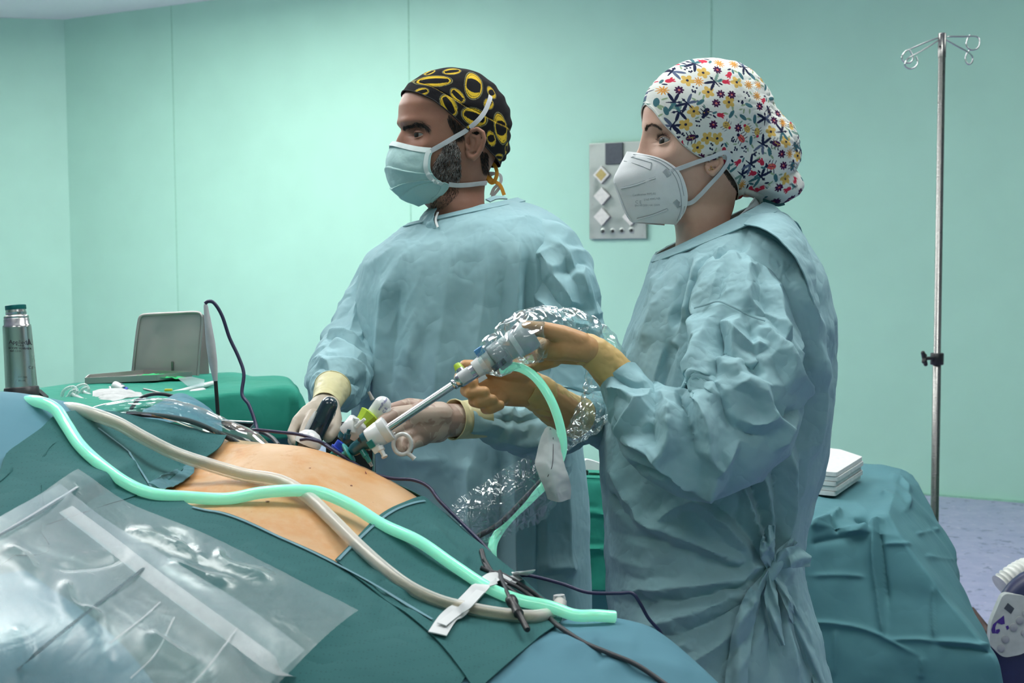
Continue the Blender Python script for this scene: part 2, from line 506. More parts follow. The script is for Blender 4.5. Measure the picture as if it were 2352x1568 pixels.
def film(name, tint=(.9, .97, .97, 1), haze=.1, rough=.06, gloss=2.0, bscale=30, bstr=.5, milk=(.75, .8, .82, 1), gk=.7, g0=.07):
    """clear plastic film: mostly transparent, glossy where it turns, slightly milky"""
    t = NT(name); co = t.coord()
    tr = t.add('ShaderNodeBsdfTransparent'); tr.inputs[0].default_value = tint
    gl = t.add('ShaderNodeBsdfGlossy'); gl.inputs['Roughness'].default_value = rough; gl.inputs[0].default_value = (1, 1, 1, 1)
    df = t.add('ShaderNodeBsdfDiffuse'); df.inputs[0].default_value = milk
    rid = t.math('ABSOLUTE', t.math('SUBTRACT', t.noise(co, bscale, 4, .5, 1.0), .5))
    bp = t.bump(rid, bstr, .02)
    t.link(bp, gl.inputs['Normal']); t.link(bp, df.inputs['Normal'])
    lw = t.add('ShaderNodeLayerWeight'); lw.inputs['Blend'].default_value = .5; t.link(bp, lw.inputs['Normal'])
    m1 = t.add('ShaderNodeMixShader'); m1.inputs[0].default_value = haze; t.link(tr.outputs[0], m1.inputs[1]); t.link(df.outputs[0], m1.inputs[2])
    m2 = t.add('ShaderNodeMixShader'); t.link(t.math('ADD', t.math('MULTIPLY', t.math('POWER', lw.outputs['Facing'], gloss), gk), g0), m2.inputs[0]); t.link(m1.outputs[0], m2.inputs[1]); t.link(gl.outputs[0], m2.inputs[2])
    t.link(m2.outputs[0], t.out.inputs['Surface'])
    return t.m
def clear_solid(name, tint, op=.35, rough=.08, spec=.6):
    """tinted see-through moulded plastic"""
    t = NT(name); lw = t.add('ShaderNodeLayerWeight'); lw.inputs['Blend'].default_value = .4
    tr = t.add('ShaderNodeBsdfTransparent'); tr.inputs[0].default_value = tint
    m = t.add('ShaderNodeMixShader'); t.set(color=tint, rough=rough, spec=spec)
    f = t.math('ADD', t.math('MULTIPLY', lw.outputs['Facing'], 1 - op), op)
    t.link(f, m.inputs[0]); t.link(tr.outputs[0], m.inputs[1]); t.link(t.b.outputs[0], m.inputs[2]); t.link(m.outputs[0], t.out.inputs['Surface'])
    return t.m
def steel(name, c=(.62, .62, .62, 1), rough=.25, brushed=0.0, var=.08):
    t = NT(name); co = t.coord('Object', (1, 1, 40) if brushed else None)
    n = t.noise(co, 60 if brushed else 12, 4)
    r = t.ramp(n, [(.3, (rough * .75,) * 3 + (1,)), (.7, (rough * 1.35,) * 3 + (1,))])
    n2 = t.noise(t.coord(), 6, 4)
    return t.set(color=t.mix(n2, tuple(x * (1 - var) for x in c[:3]) + (1,), c), rough=r, metal=1.0)
def skin(name, c, c2, c3, iodine=None, pores=700, sss=.08, rough=.5, wr=.0):
    t = NT(name); co = t.coord()
    n1 = t.noise(co, 14, 5, .6); n2 = t.noise(co, 90, 3)
    col = t.ramp(n1, [(.3, c2), (.55, c), (.75, c3)])
    col = t.mix(t.math('MULTIPLY', n2, .35), col, c2)
    if iodine:
        f = t.ramp(t.noise(co, 5.5, 7, .68, .4), [(.44, (0, 0, 0, 1)), (.62, (1, 1, 1, 1))])
        col = t.mix(t.math('MULTIPLY', f, .75), col, iodine)
        g = t.ramp(t.noise(co, 13, 6, .7, .2), [(.60, (0, 0, 0, 1)), (.66, (1, 1, 1, 1))])
        col = t.mix(t.math('MULTIPLY', g, .35), col, tuple(x * .7 for x in iodine[:3]) + (1,))
        v = t.add('ShaderNodeTexVoronoi'); v.inputs['Scale'].default_value = 60; t.link(co, v.inputs['Vector'])
        s = t.ramp(v.outputs['Distance'], [(.03, (1, 1, 1, 1)), (.06, (0, 0, 0, 1))])
        col = t.mix(t.math('MULTIPLY', s, .5), col, srgb(120, 70, 50))
    b = t.bump(t.math('ABSOLUTE', t.math('SUBTRACT', t.noise(co, 34, 2, .5), .5)), wr, .012) if wr else t.bump(t.noise(co, pores, 1), .12, .001)
    t.b.inputs['Subsurface Radius'].default_value = (.012, .005, .003); t.b.inputs['Subsurface Scale'].default_value = .5
    return t.set(color=col, rough=rough, spec=.4, normal=b, sss=sss)
def vcol(name, rough=.85, weave=1200):
    t = NT(name); a = t.add('ShaderNodeAttribute'); a.attribute_name = 'Col'; co = t.coord()
    return t.set(color=a.outputs['Color'], rough=rough, spec=.15, normal=t.bump(t.noise(co, 260, 1), .15, .002))

MAT = {}
MAT['wall'] = plain('wall_paint', (.40, .70, .56, 1), .55, var=.015, scale=3)
MAT['wall2'] = MAT['wall']
MAT['ceiling'] = plain('ceiling_paint', (.88, .88, .84, 1), .8, var=.01)
MAT['seam'] = plain('welded_seam', (.30, .58, .44, 1), .6)
def _floor():
    t = NT('speckled_vinyl_floor'); co = t.coord()
    v1 = t.noise(co, 16, 3, .6); v2 = t.noise(co, 28, 3, .6); v3 = t.noise(co, 9, 4, .6)
    col = t.ramp(v3, [(.3, srgb(150, 150, 190)), (.7, srgb(176, 172, 205))])
    col = t.mix(t.ramp(v1, [(.60, (0, 0, 0, 1)), (.68, (1, 1, 1, 1))]), col, srgb(104, 106, 150))
    col = t.mix(t.ramp(v2, [(.62, (0, 0, 0, 1)), (.70, (1, 1, 1, 1))]), col, srgb(196, 186, 210))
    return t.set(color=col, rough=.32, spec=.5)
MAT['floor'] = _floor()
GC = (.205, .40, .425, 1)
MAT['gown'] = cloth('gown_cloth', (.29, .47, .51, 1), (.265, .445, .49, 1), crinkle=.30, cscale=16)
MAT['gown_man'] = cloth('gown_cloth_man', (.29, .47, .51, 1), (.265, .445, .49, 1), crinkle=.2, cscale=12)
MAT['drape_teal'] = perforated('absorbent_teal_drape', (.029, .116, .119, 1), (.036, .136, .138, 1))
MAT['drape_blue'] = cloth('blue_drape', (.092, .235, .30, 1), (.085, .22, .285, 1), crinkle=.16, cscale=7, var=.06)
MAT['drape_teal2'] = cloth('drape_back', (.08, .20, .235, 1), crinkle=.15, cscale=14)
MAT['drape_green'] = cloth('green_cotton_drape', (.02, .235, .165, 1), (.028, .26, .19, 1), crinkle=.22, cscale=12, rough=.85)
MAT['drape_table'] = cloth('table_drape', (.085, .225, .255, 1), (.075, .205, .24, 1), crinkle=.14, cscale=9)
MAT['hem'] = plain('drape_hem', (.12, .26, .31, 1), .6)
MAT['gown_seam'] = plain('gown_seam', (.15, .28, .31, 1), .8)
def _alpha(nm, c, a, r=.45):
    t = NT(nm); co = t.coord(); return t.set(color=c, rough=r, alpha=a, normal=t.bump(t.noise(co, 25, 3), .2, .01))
MAT['milky'] = _alpha('milky_weld', (.66, .70, .72, 1), .30)
MAT['dark_line'] = _alpha('dark_fold_line', (.06, .13, .16, 1), .55)
MAT['film'] = film('clear_film', haze=.04, bscale=12, bstr=.12, gloss=1.6)
MAT['film_soft'] = film('clear_pouch_film', haze=.05, bscale=9, bstr=.25, gloss=2.4, rough=.30, gk=.45, g0=.05)
MAT['film_seam'] = film('milky_seam', haze=.09, bscale=8, bstr=.22, rough=.34, gloss=2.6, gk=.34, g0=.04, milk=(.58, .67, .73, 1))
MAT['white'] = plain('white_plastic', (.72, .74, .74, 1), .28, var=.01, coat=.3)
MAT['white_matte'] = plain('white_matte', (.72, .73, .73, 1), .6, var=.02)
MAT['gauze'] = plain('gauze', (.66, .68, .68, 1), .9, var=.04, scale=90, bump=.5, bscale=700)
MAT['black'] = plain('black_plastic', (.012, .013, .015, 1), .4, var=.1)
MAT['black_rub'] = plain('black_cable', (.035, .038, .045, 1), .5, var=.1)
MAT['navy_cable'] = plain('navy_cable', (.022, .022, .075, 1), .4, var=.1)
MAT['steel'] = steel('polished_steel', rough=.2)
MAT['steel_b'] = steel('brushed_steel', (.24, .24, .23, 1), .28, brushed=1)
MAT['steel_f'] = steel('flask_steel', (.60, .59, .57, 1), .24, var=.15)
MAT['steel_d'] = steel('dull_steel', (.50, .48, .46, 1), .5, var=.3)
MAT['lime'] = plain('lime_plastic', (.42, .60, .04, 1), .35, var=.04)
MAT['blue_pl'] = plain('blue_plastic', (.02, .06, .5, 1), .35)
MAT['skyblue'] = plain('light_blue_tab', (.10, .34, .68, 1), .4)
MAT['teal_pl'] = clear_solid('teal_clear_plastic', (.05, .36, .33, 1), .5)
MAT['teal_d'] = clear_solid('dark_teal_plastic', (.02, .10, .13, 1), .8)
MAT['teal_cap'] = plain('teal_stopper', (.0, .13, .125, 1), .5)
MAT['teal_rub'] = plain('teal_rubber_ring', (.02, .28, .27, 1), .4)
MAT['smoke'] = plain('dark_smoked_plastic', (.012, .03, .045, 1), .16, var=.2, coat=.5)
MAT['mask'] = cloth('mask_cloth', (.40, .60, .59, 1), (.36, .56, .56, 1), crinkle=.08, cscale=30, weave=1500, wv=.2)
MAT['mask_edge'] = plain('mask_binding', (.62, .72, .72, 1), .7)
MAT['resp'] = plain('respirator_felt', (.78, .80, .82, 1), .8, var=.02, bump=.15, bscale=900)
MAT['resp_mark'] = plain('grey_print', (.40, .44, .47, 1), .7)
MAT['strap'] = plain('strap_elastic', (.68, .70, .73, 1), .75, bump=.2, bscale=1500)
MAT['orange'] = plain('orange_ties', (.62, .26, .01, 1), .7)
MAT['glove_tan'] = skin('tan_latex', srgb(206, 158, 108), srgb(192, 142, 94), srgb(212, 168, 120), pores=400, sss=.05, rough=.42, wr=.25)
MAT['glove_tan2'] = skin('tan_latex_cuff', srgb(212, 178, 116), srgb(202, 166, 106), srgb(216, 184, 126), pores=400, sss=.05, rough=.42, wr=.25)
def _gl():
    t = NT('wet_latex'); co = t.coord()
    f = t.ramp(t.noise(co, 38, 2, .5, .6), [(.48, (0, 0, 0, 1)), (.50, (1, 1, 1, 1))])
    col = t.mix(f, srgb(164, 140, 126), srgb(188, 170, 155))
    return t.set(color=col, rough=.45, sss=.05, normal=t.bump(t.noise(co, 60, 4, .6), .15, .003))
MAT['glove_wet'] = _gl()
MAT['glove_pale'] = skin('pale_latex', srgb(178, 168, 152), srgb(164, 150, 134), srgb(188, 180, 166), pores=300, sss=.05, rough=.45, wr=.25)
MAT['cuff'] = skin('cream_latex_cuff', srgb(206, 200, 158), srgb(196, 188, 140), srgb(214, 208, 172), pores=260, sss=.05, rough=.5, wr=.25)
MAT['belly'] = skin('abdomen_skin', srgb(206, 170, 130), srgb(198, 156, 112), srgb(212, 180, 146), iodine=srgb(196, 126, 42), sss=.06, rough=.42)
MAT['skin_m'] = skin('skin_tan', srgb(158, 114, 94), srgb(144, 98, 80), srgb(166, 124, 106), sss=.06, rough=.46)
MAT['skin_w'] = skin('skin_fair', srgb(210, 170, 150), srgb(196, 150, 130), srgb(216, 180, 162), sss=.07, rough=.45)
MAT['lip_lid'] = skin('eyelid', srgb(170, 126, 108), srgb(156, 108, 92), srgb(176, 134, 116), sss=.05)
MAT['eye_white'] = plain('eye_white', (.28, .26, .25, 1), .25, var=.02)
MAT['iris'] = plain('iris', (.014, .007, .004, 1), .3)
MAT['hair_dark'] = plain('dark_hair', (.018, .012, .01, 1), .5, var=.3)
MAT['hair_brown'] = plain('brown_hair', (.045, .024, .014, 1), .5, var=.3)
MAT['hair_grey'] = plain('grey_hair', (.55, .53, .52, 1), .5, var=.3)
MAT['gold'] = plain('gold', (.75, .52, .2, 1), .25, metal=1.0)
MAT['print_cloth'] = vcol('printed_cotton')
MAT['ink'] = plain('printed_ink', (.03, .03, .04, 1), .5)
MAT['ink_blue'] = plain('blue_ink', (.03, .03, .30, 1), .5)
MAT['purple'] = plain('purple_print', (.05, .02, .22, 1), .5)
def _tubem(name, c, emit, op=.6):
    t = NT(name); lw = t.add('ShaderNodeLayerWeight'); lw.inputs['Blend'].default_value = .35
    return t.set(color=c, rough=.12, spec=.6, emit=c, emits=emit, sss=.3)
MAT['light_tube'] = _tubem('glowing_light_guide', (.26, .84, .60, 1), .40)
MAT['clear_tube'] = clear_solid('clear_tubing', (.90, .88, .83, 1), .09, rough=.07)
MAT['clear_tube_in'] = clear_solid('clear_tubing_bore', (.72, .69, .60, 1), .28, rough=.2)
MAT['clear'] = clear_solid('clear_plastic', (.85, .88, .88, 1), .18, rough=.06)
MAT['device_blue'] = plain('dark_blue_housing', (.010, .018, .075, 1), .4)
MAT['device_face'] = plain('grey_face', (.42, .46, .45, 1), .5)
MAT['grey_pl'] = plain('grey_plastic', (.33, .35, .37, 1), .4)
MAT['grey_l'] = plain('light_grey_plastic', (.50, .52, .53, 1), .4)
MAT['screen'] = plain('dark_display', (.05, .06, .08, 1), .3)
MAT['plate'] = steel('wall_panel_steel', (.42, .46, .43, 1), .42, var=.12)
MAT['tile_white'] = plain('socket_plate', (.70, .70, .64, 1), .5)
MAT['towel'] = plain('folded_towel', (.62, .66, .66, 1), .9, bump=.3, bscale=300)
MAT['hose'] = plain('white_hose', (.70, .72, .68, 1), .5)
def _lamp():
    t = NT('lit_diffuser'); e = t.add('ShaderNodeEmission'); t.link(e.outputs[0], t.out.inputs[0]); return t, e
# ------------------------------------------------------------------ room shell
PR = PZ(2235, 1145, 0.0); DR = project(PR)[2]
CR = P(147, 45, DR * 1.44); CEIL = float(CR[2]); CXY = CR[:2]
_dir = unit(PR[:2] - CXY)
_dl = unit(P(-300, 25, DR * 1.40)[:2] - CXY)
BR = CXY + _dir * 13.0
BL = CXY + _dl * 4.5
FOOT = [CXY, BL, np.array([BL[0] - .3, -3.0]), np.array([BR[0], -3.0]), BR]
def wall_obj(name, a, b, m='wall'):
    a, b = np.asarray(a), np.asarray(b); d = unit(b - a); n = np.array([-d[1], d[0]])
    c = np.mean(FOOT, 0)
    if n @ (c - a) < 0: n = -n
    p = [np.r_[a, 0], np.r_[b, 0], np.r_[b, CEIL], np.r_[a, CEIL]]
    V, F = slab(p, np.r_[n, 0], .12)
    return tag(obj(name, V, F, MAT[m], smooth=False), kind='structure')
wall_obj('wall_back', CXY, BR); wall_obj('wall_left', BL, CXY)
wall_obj('wall_side', FOOT[2], BL); wall_obj('wall_front', FOOT[3], FOOT[2]); wall_obj('wall_right', BR, FOOT[3])
fp = [np.r_[p, 0] for p in FOOT]
V, F = slab(fp, (0, 0, 1), .1); tag(obj('floor', V, F, MAT['floor'], smooth=False), kind='structure')
V, F = slab([p + np.array([0, 0, CEIL]) for p in fp], (0, 0, -1), .1); tag(obj('ceiling', V, F, MAT['ceiling'], smooth=False), kind='structure')
WN = np.array([-_dir[1], _dir[0], 0.0]); WN = WN if WN @ (CAM - CR) > 0 else -WN
WD = np.r_[_dir, 0.0]
def onwall(px, py, off=0.0):
    v = ray(px, py); t = ((CR - CAM) @ WN) / (v @ WN); return CAM + v * t + WN * off
k = 0
for px in (393, 938, 1634, 2420):
    k += 1
    q = onwall(px, 4); V, F = boxV([q[0], q[1], CEIL / 2], .010, .004, CEIL, basis(WD))
    tag(obj('trim_%d' % k, V, F, MAT['seam'], smooth=False), kind='structure')
q0, q1 = CR - WD * 0, CR + WD * 12.8
V, F = boxV([(q0[0] + q1[0]) / 2, (q0[1] + q1[1]) / 2, .006], 12.8, .012, .012, basis(WD)); V = V + WN * .006
tag(obj('baseboard_back', V, F, MAT['seam'], smooth=False), kind='structure')

# ceiling lights (glowing sides added to light the ceiling; all above the frame)
for i, (x, y, sx, sy, st) in enumerate(LIGHT_PANELS):
    root = empty('ceiling_light', (x, y, CEIL - .11), ['ceiling light panel over the far wall', 'ceiling light panel above the instrument table',
        'ceiling light panel behind the two surgeons', 'ceiling light panel near the drip stand', 'ceiling light panel above the patient chest',
        'ceiling light panel above the woman in the floral cap', 'ceiling light panel behind the camera on the left', 'ceiling light panel behind the camera on the right'][i], 'ceiling light')
    t, e = _lamp(); e.inputs[0].default_value = (.98, 1.0, .97, 1); e.inputs[1].default_value = st * ROOM_LIGHT
    V, F = boxV((x, y, CEIL - .060), sx, sy, .10); obj('diffuser', V, F, t.m, root, smooth=False); t.m.cycles.emission_sampling = 'NONE'
    la = bpy.data.lights.new('lamp', 'AREA'); la.shape = 'RECTANGLE'; la.size = sx; la.size_y = sy; la.energy = st * ROOM_LIGHT * math.pi * sx * sy; la.color = (.98, 1.0, .97)
    lo = bpy.data.objects.new('lamp', la); COL.objects.link(lo); lo.parent = root; lo.location = (0, 0, -.004)
    pcs = [boxV((x, y + s * (sy / 2 + .006), CEIL - .006), sx + .03, .02, .012) for s in (-1, 1)] + [boxV((x + s * (sx / 2 + .006), y, CEIL - .006), .02, sy, .012) for s in (-1, 1)]
    mobj('frame', pcs, MAT['white_matte'], root, smooth=False)
# ------------------------------------------------------------------ patient + drape surface
# the draped patient is one smooth landscape z = S(x, y) through surveyed points
_pp = [  # px, py, depth
 (0, 905, 1.78), (70, 918, 1.78), (130, 935, 1.79), (230, 948, 1.84), (330, 962, 1.88), (430, 985, 1.92), (520, 1002, 1.92),
 (440, 1074, 1.80), (520, 1036, 1.82), (600, 1021, 1.83), (690, 1022, 1.83), (770, 1042, 1.83), (850, 1075, 1.82), (930, 1120, 1.79), (975, 1158, 1.76),
 (650, 1080, 1.74), (650, 1130, 1.67), (520, 1100, 1.71), (800, 1130, 1.71), (370, 1130, 1.67), (440, 1172, 1.60), (520, 1188, 1.585), (640, 1240, 1.55), (770, 1300, 1.51),
 (850, 1222, 1.61), (700, 1180, 1.61),
 (0, 1100, 1.58), (200, 1118, 1.60), (0, 1240, 1.44), (250, 1250, 1.49), (300, 1160, 1.60), (0, 1400, 1.32), (300, 1400, 1.36), (450, 1300, 1.46), (0, 1568, 1.22), (300, 1568, 1.25), (600, 1568, 1.28),
 (600, 1400, 1.39), (800, 1440, 1.38), (900, 1568, 1.30), (960, 1330, 1.54), (1050, 1235, 1.70), (1110, 1270, 1.68), (1190, 1340, 1.63), (1270, 1400, 1.58),
 (1100, 1400, 1.50), (1300, 1440, 1.50), (1400, 1424, 1.54), (1500, 1450, 1.51), (1200, 1568, 1.34), (1450, 1568, 1.38), (1600, 1540, 1.42), (1640, 1575, 1.40)]
_ctl = np.array([P(*a) for a in _pp])
_far = np.array([(-1.1, 2.02, 1.16), (-.7, 2.06, 1.10), (-.35, 2.08, 1.00), (-.12, 2.06, .98), (.02, 1.86, .94), (.12, 1.72, .92), (.22, 1.60, .90),
                 (.30, 1.45, .86), (.32, 1.25, .84), (-1.1, 1.78, 1.25), (-1.1, 1.5, 1.18), (-1.1, 1.2, 1.03), (-.8, 1.0, .92), (-.3, 1.0, .88), (.1, 1.08, .86), (-.45, 1.12, .97), (-.1, 1.15, .95), (.15, 1.2, .93)])
_ctl = np.vstack([_ctl, _far])
def _tps(P3, lam=2e-4):
    xy = P3[:, :2]; n = len(xy)
    r = np.linalg.norm(xy[:, None] - xy[None], axis=-1); K = np.where(r > 0, r ** 2 * np.log(np.maximum(r, 1e-9)), 0)
    A = np.zeros((n + 3, n + 3)); A[:n, :n] = K + lam * np.eye(n); A[:n, n] = 1; A[:n, n + 1:] = xy; A[n, :n] = 1; A[n + 1:, :n] = xy.T
    w = np.linalg.solve(A, np.r_[P3[:, 2], 0, 0, 0])
    def f(x, y):
        x = np.asarray(x, float); y = np.asarray(y, float); s = x.shape
        q = np.stack([x.ravel(), y.ravel()], 1); out = np.zeros(len(q))
        for i in range(0, len(q), 8000):
            rr = np.linalg.norm(q[i:i + 8000, None] - xy[None], axis=-1); kk = np.where(rr > 0, rr ** 2 * np.log(np.maximum(rr, 1e-9)), 0)
            out[i:i + 8000] = kk @ w[:n] + w[n] + q[i:i + 8000] @ w[n + 1:]
        return out.reshape(s)
    return f
S = _tps(_ctl)
_gx = np.linspace(-1.5, .6, 170); _gy = np.linspace(.8, 2.25, 120)
_GX, _GY = np.meshgrid(_gx, _gy); _SZ = S(_GX, _GY)
S_BVH = BVHTree.FromPolygons(np.stack([_GX, _GY, _SZ], -1).reshape(-1, 3).tolist(), gridF(120, 170).tolist())
def onS(px, py, off=0.0, dmax=None):
    p, n = hit(S_BVH, px, py, off)
    if p is None: p = P(px, py, dmax or 1.6)
    return p
def coonsXY(top, right, bottom, left, n, m):
    """patch in plan from four boundary polylines (plan xy); top and bottom run left->right, left and right run top->bottom"""
    t, b = resample(catmull(top, 60), m), resample(catmull(bottom, 60), m)
    l, r = resample(catmull(left, 60), n), resample(catmull(right, 60), n)
    u = np.linspace(0, 1, m)[None, :, None]; v = np.linspace(0, 1, n)[:, None, None]
    X = (1 - v) * t[None] + v * b[None] + (1 - u) * l[:, None] + u * r[:, None]
    X -= (1 - u) * (1 - v) * t[0] + u * (1 - v) * t[-1] + (1 - u) * v * b[0] + u * v * b[-1]
    return X
def lift(XY, off):
    return np.concatenate([XY, (S(XY[..., 0], XY[..., 1]) + off)[..., None]], -1)
def XYs(pts):
    """pixel points on the drape surface, or explicit plan points given as ('w', x, y)"""
    out = []
    for p in pts:
        out.append(np.array(p[1:]) if p[0] == 'w' else onS(*p)[:2])
    return np.array(out)
def dense(X, k=1, wrap=False):
    for _ in range(k): X = up2(X, wrap)
    return X

# patient body: torso under the drapes, closed below, abdomen showing in the opening
root = empty('person', onS(640, 1180) * np.array([1, 1, 0]) + np.array([0, 0, .95]), 'patient lying under surgical drapes with bare iodine-stained belly', 'person')
PATIENT = root
nu, nv = 130, 90
u = np.linspace(0, 1, nu); v = np.linspace(0, 1, nv)
pa = np.array(P(250, 1060, 1.72)[:2]); pb = np.array(P(975, 1250, 1.67)[:2]); ax = unit(pb - pa); ay = np.array([-ax[1], ax[0]])
Lb = np.linalg.norm(pb - pa)
Xb = np.zeros((nv, nu, 3))
for j in range(nv):
    s = -1 + 2 * v[j]
    half = .27
    q = pa + ax * ((u * 1.04 - .02) * Lb)[:, None] + ay * (s * half)
    Xb[j, :, :2] = q
zt = S(Xb[..., 0], Xb[..., 1])
sv = np.linspace(-1, 1, nv)[:, None]
edge = sstep(.82, 1.0, np.abs(sv))
Xb[..., 2] = zt - .003 - edge * .05
Bt = Xb.copy(); Bt[..., 2] = Xb[..., 2].min() - .12 + .08 * np.abs(sv) ** 3
Fp = gridF(nv, nu).tolist(); n0 = nv * nu
Fp2 = (gridF(nv, nu, flip=True) + n0).tolist()
E = []
def _e(idx):
    for a, b in zip(idx[:-1], idx[1:]): E.append([b, a, a + n0, b + n0])
_e(list(range(nu))); _e([(nv - 1) * nu + i for i in range(nu)][::-1]); _e([i * nu for i in range(nv)][::-1]); _e([i * nu + nu - 1 for i in range(nv)])
ob = obj('abdomen', np.vstack([Xb.reshape(-1, 3), Bt.reshape(-1, 3)]), Fp + Fp2 + E, MAT['belly'], root)
BELLY = bvh_of(ob)
# small scabs, mole and healed cuts on the skin
def spot(px, py, r, m, nm, st=1.0, ang=0):
    p, n = hit(BELLY, px, py, .0004)
    if p is None: return
    t = unit(np.cross(n, [0, 0, 1])); b = np.cross(n, t); t, b = t * math.cos(ang) + b * math.sin(ang), b * math.cos(ang) - t * math.sin(ang)
    a = np.linspace(0, 2 * np.pi, 14, endpoint=False); rr = r * (1 + .2 * np.sin(3 * a + px))
    ring = p + (np.cos(a) * rr * st)[:, None] * t + (np.sin(a) * rr)[:, None] * b
    V = np.vstack([ring, ring * .5 + p * .5 + n * r * .25, [p + n * r * .3]])
    F = [[i, (i + 1) % 14, (i + 1) % 14 + 14, i + 14] for i in range(14)] + [[i + 14, (i + 1) % 14 + 14, 28] for i in range(14)]
    obj(nm, V, F, m, root)
mole = plain('mole', srgb(150, 96, 70), .5); scab = plain('scab', srgb(110, 40, 30), .5)
spot(614, 1152, .0026, mole, 'mole'); spot(807, 1115, .0016, scab, 'scab')
spot(786, 1032, .0012, scab, 'scab', 9, .4); spot(892, 1099, .0014, scab, 'scab', 7, .6); spot(840, 1086, .001, scab, 'scab', 6, .5); spot(712, 1075, .0008, scab, 'scab', 2)

# --- blue base drape: covers the whole patient and table, opened over the abdomen (built as two sheets left/right and near apron)
def sheet(name, top, right, bottom, left, off, m, label, n=60, mm=60, su=1.01, sv=1.01, D=.008, th=.0012, seed=1, amp=.003, wl=.12, lines=(), pin_edge=None, cat='drape', parent=None, extra=None, ups=1):
    XY = coonsXY(XYs(top), XYs(right), XYs(bottom), XYs(left), n, mm)
    X = lift(XY, off)
    if extra is not None: X = extra(X)
    pin = np.ones((n, mm))
    if pin_edge:
        uu = np.linspace(0, 1, mm)[None] * np.ones((n, 1)); vv = np.linspace(0, 1, n)[:, None] * np.ones((1, mm))
        for e in pin_edge:
            dd = {'t': vv, 'b': 1 - vv, 'l': uu, 'r': 1 - uu}[e]; pin *= sstep(0, .12, dd) * .85 + .15
    X = wrinkle(X, su, sv, False, 110, D, amp, wl, .15, seed=seed, pin=pin)
    X = dense(X, ups)
    if lines: X = folds(X, lines)
    # keep above the body
    V, F = shell(X, -th)
    o = obj(name, V, F, m, parent)
    if label: tag(o, label, cat)
    return o
# table under the patient (hidden bulk that carries the drapes)
tb = empty('operating_table', (-.35, 1.55, 0), 'operating table hidden beneath the draped patient', 'operating table')
V, F = boxV((-.5, 1.55, .70), 1.5, .5, .08, None, .02); obj('table_top', V, F, MAT['black'], tb, smooth=False)
V, F = boxV((-.5, 1.55, .39), .35, .3, .56, None, .02); obj('column', V, F, MAT['steel_d'], tb, smooth=False)
V, F = boxV((-.5, 1.55, .06), .9, .5, .12, None, .03); obj('base', V, F, MAT['steel_d'], tb, smooth=False)

def hang(side):
    def f(X):
        return X
    return f
# blue sheet, right-hand end of the patient
BLUE_R = sheet('surgical_drape', [(1100, 1440), (1300, 1432), (1400, 1424), ('w', .21, 1.60), ('w', .34, 1.55)], [('w', .34, 1.55), ('w', .36, 1.4), ('w', .34, 1.2), ('w', .30, 1.02)],
      [('w', -.14, 1.05), ('w', .0, 1.04), ('w', .15, 1.03), ('w', .30, 1.02)], [(1100, 1440), (1000, 1500), (930, 1590), ('w', -.14, 1.05)],
      .004, MAT['drape_blue'], 'smooth blue drape over the patient legs at the lower right', n=50, mm=56, D=.006, seed=4, wl=.16,
      lines=[([(1260, 1500), (1380, 1480), (1480, 1490)], 26, .004), ([(1150, 1510), (1290, 1470), (1400, 1455)], 16, .003), ([(1360, 1540), (1480, 1520), (1600, 1550)], 20, .003), ([(1370, 1470), (1385, 1500), (1370, 1530)], 10, -.003)])
# blue sheet, head end of the patient at the left
BLUE_L = sheet('surgical_drape', [('w', -1.25, 2.0), ('w', -1.0, 2.02), ('w', -.72, 2.05), ('w', -.50, 2.0)], [('w', -.50, 2.0), (190, 965), (150, 1030), (80, 1095), (-60, 1150)],
      [('w', -1.25, 1.30), ('w', -1.1, 1.36), ('w', -.95, 1.40), (-60, 1150)], [('w', -1.25, 2.0), ('w', -1.27, 1.8), ('w', -1.27, 1.5), ('w', -1.25, 1.30)],
      .002, MAT['drape_blue'], 'blue drape over the patient chest at the far left', n=44, mm=50, D=.005, seed=6, wl=.2)
# teal absorbent fenestrated drape: four panels round the opening
def sh(*a, **k):
    return sheet(*a, **k)
TEAL = empty('fenestrated_drape', onS(700, 1380) * np.array([1, 1, 0]) + np.array([0, 0, 1.0]), 'teal absorbent drape with an opening over the belly', 'drape')
t_left = sheet('head_panel', [('w', -1.05, 1.66), (-40, 1090), (20, 1050), (90, 1000), (140, 962), (235, 955), (330, 972), (430, 995), (520, 1012)],
      [(520, 1012), (500, 1042), (440, 1078), (405, 1100), (372, 1131)], [('w', -1.05, 1.33), (0, 1290), (100, 1226), (200, 1190), (290, 1160), (372, 1132)],
      [('w', -1.05, 1.66), ('w', -1.06, 1.55), ('w', -1.06, 1.45), ('w', -1.05, 1.33)], .008, MAT['drape_teal'], None, n=46, mm=66, D=.006, seed=8, wl=.1,
      lines=[([(150, 1160), (240, 1100), (330, 1065)], 34, .008), ([(180, 1170), (250, 1125), (320, 1095)], 26, -.006), ([(330, 990), (400, 1010), (470, 1015)], 30, .006), ([(395, 1010), (430, 1040), (410, 1070)], 26, -.007)], parent=TEAL)
t_near = sheet('near_panel', [('w', -1.05, 1.36), (0, 1262), (120, 1192), (250, 1148), (372, 1131), (440, 1173), (520, 1189), (640, 1241), (770, 1301), (900, 1372), (1000, 1440), (1120, 1520)],
      [(1120, 1520), (1060, 1580), ('w', -.10, 1.12), ('w', -.12, .98)], [('w', -.98, .98), ('w', -.7, .96), ('w', -.4, .95), ('w', -.12, .98)], [('w', -1.05, 1.36), ('w', -1.05, 1.25), ('w', -1.03, 1.1), ('w', -.98, .98)],
      .0065, MAT['drape_teal'], None, n=50, mm=96, D=.006, seed=9, wl=.12, parent=TEAL,
      lines=[([(770, 1330), (830, 1370), (870, 1420)], 14, .004), ([(560, 1240), (620, 1300), (700, 1330)], 12, .003)], pin_edge='t')
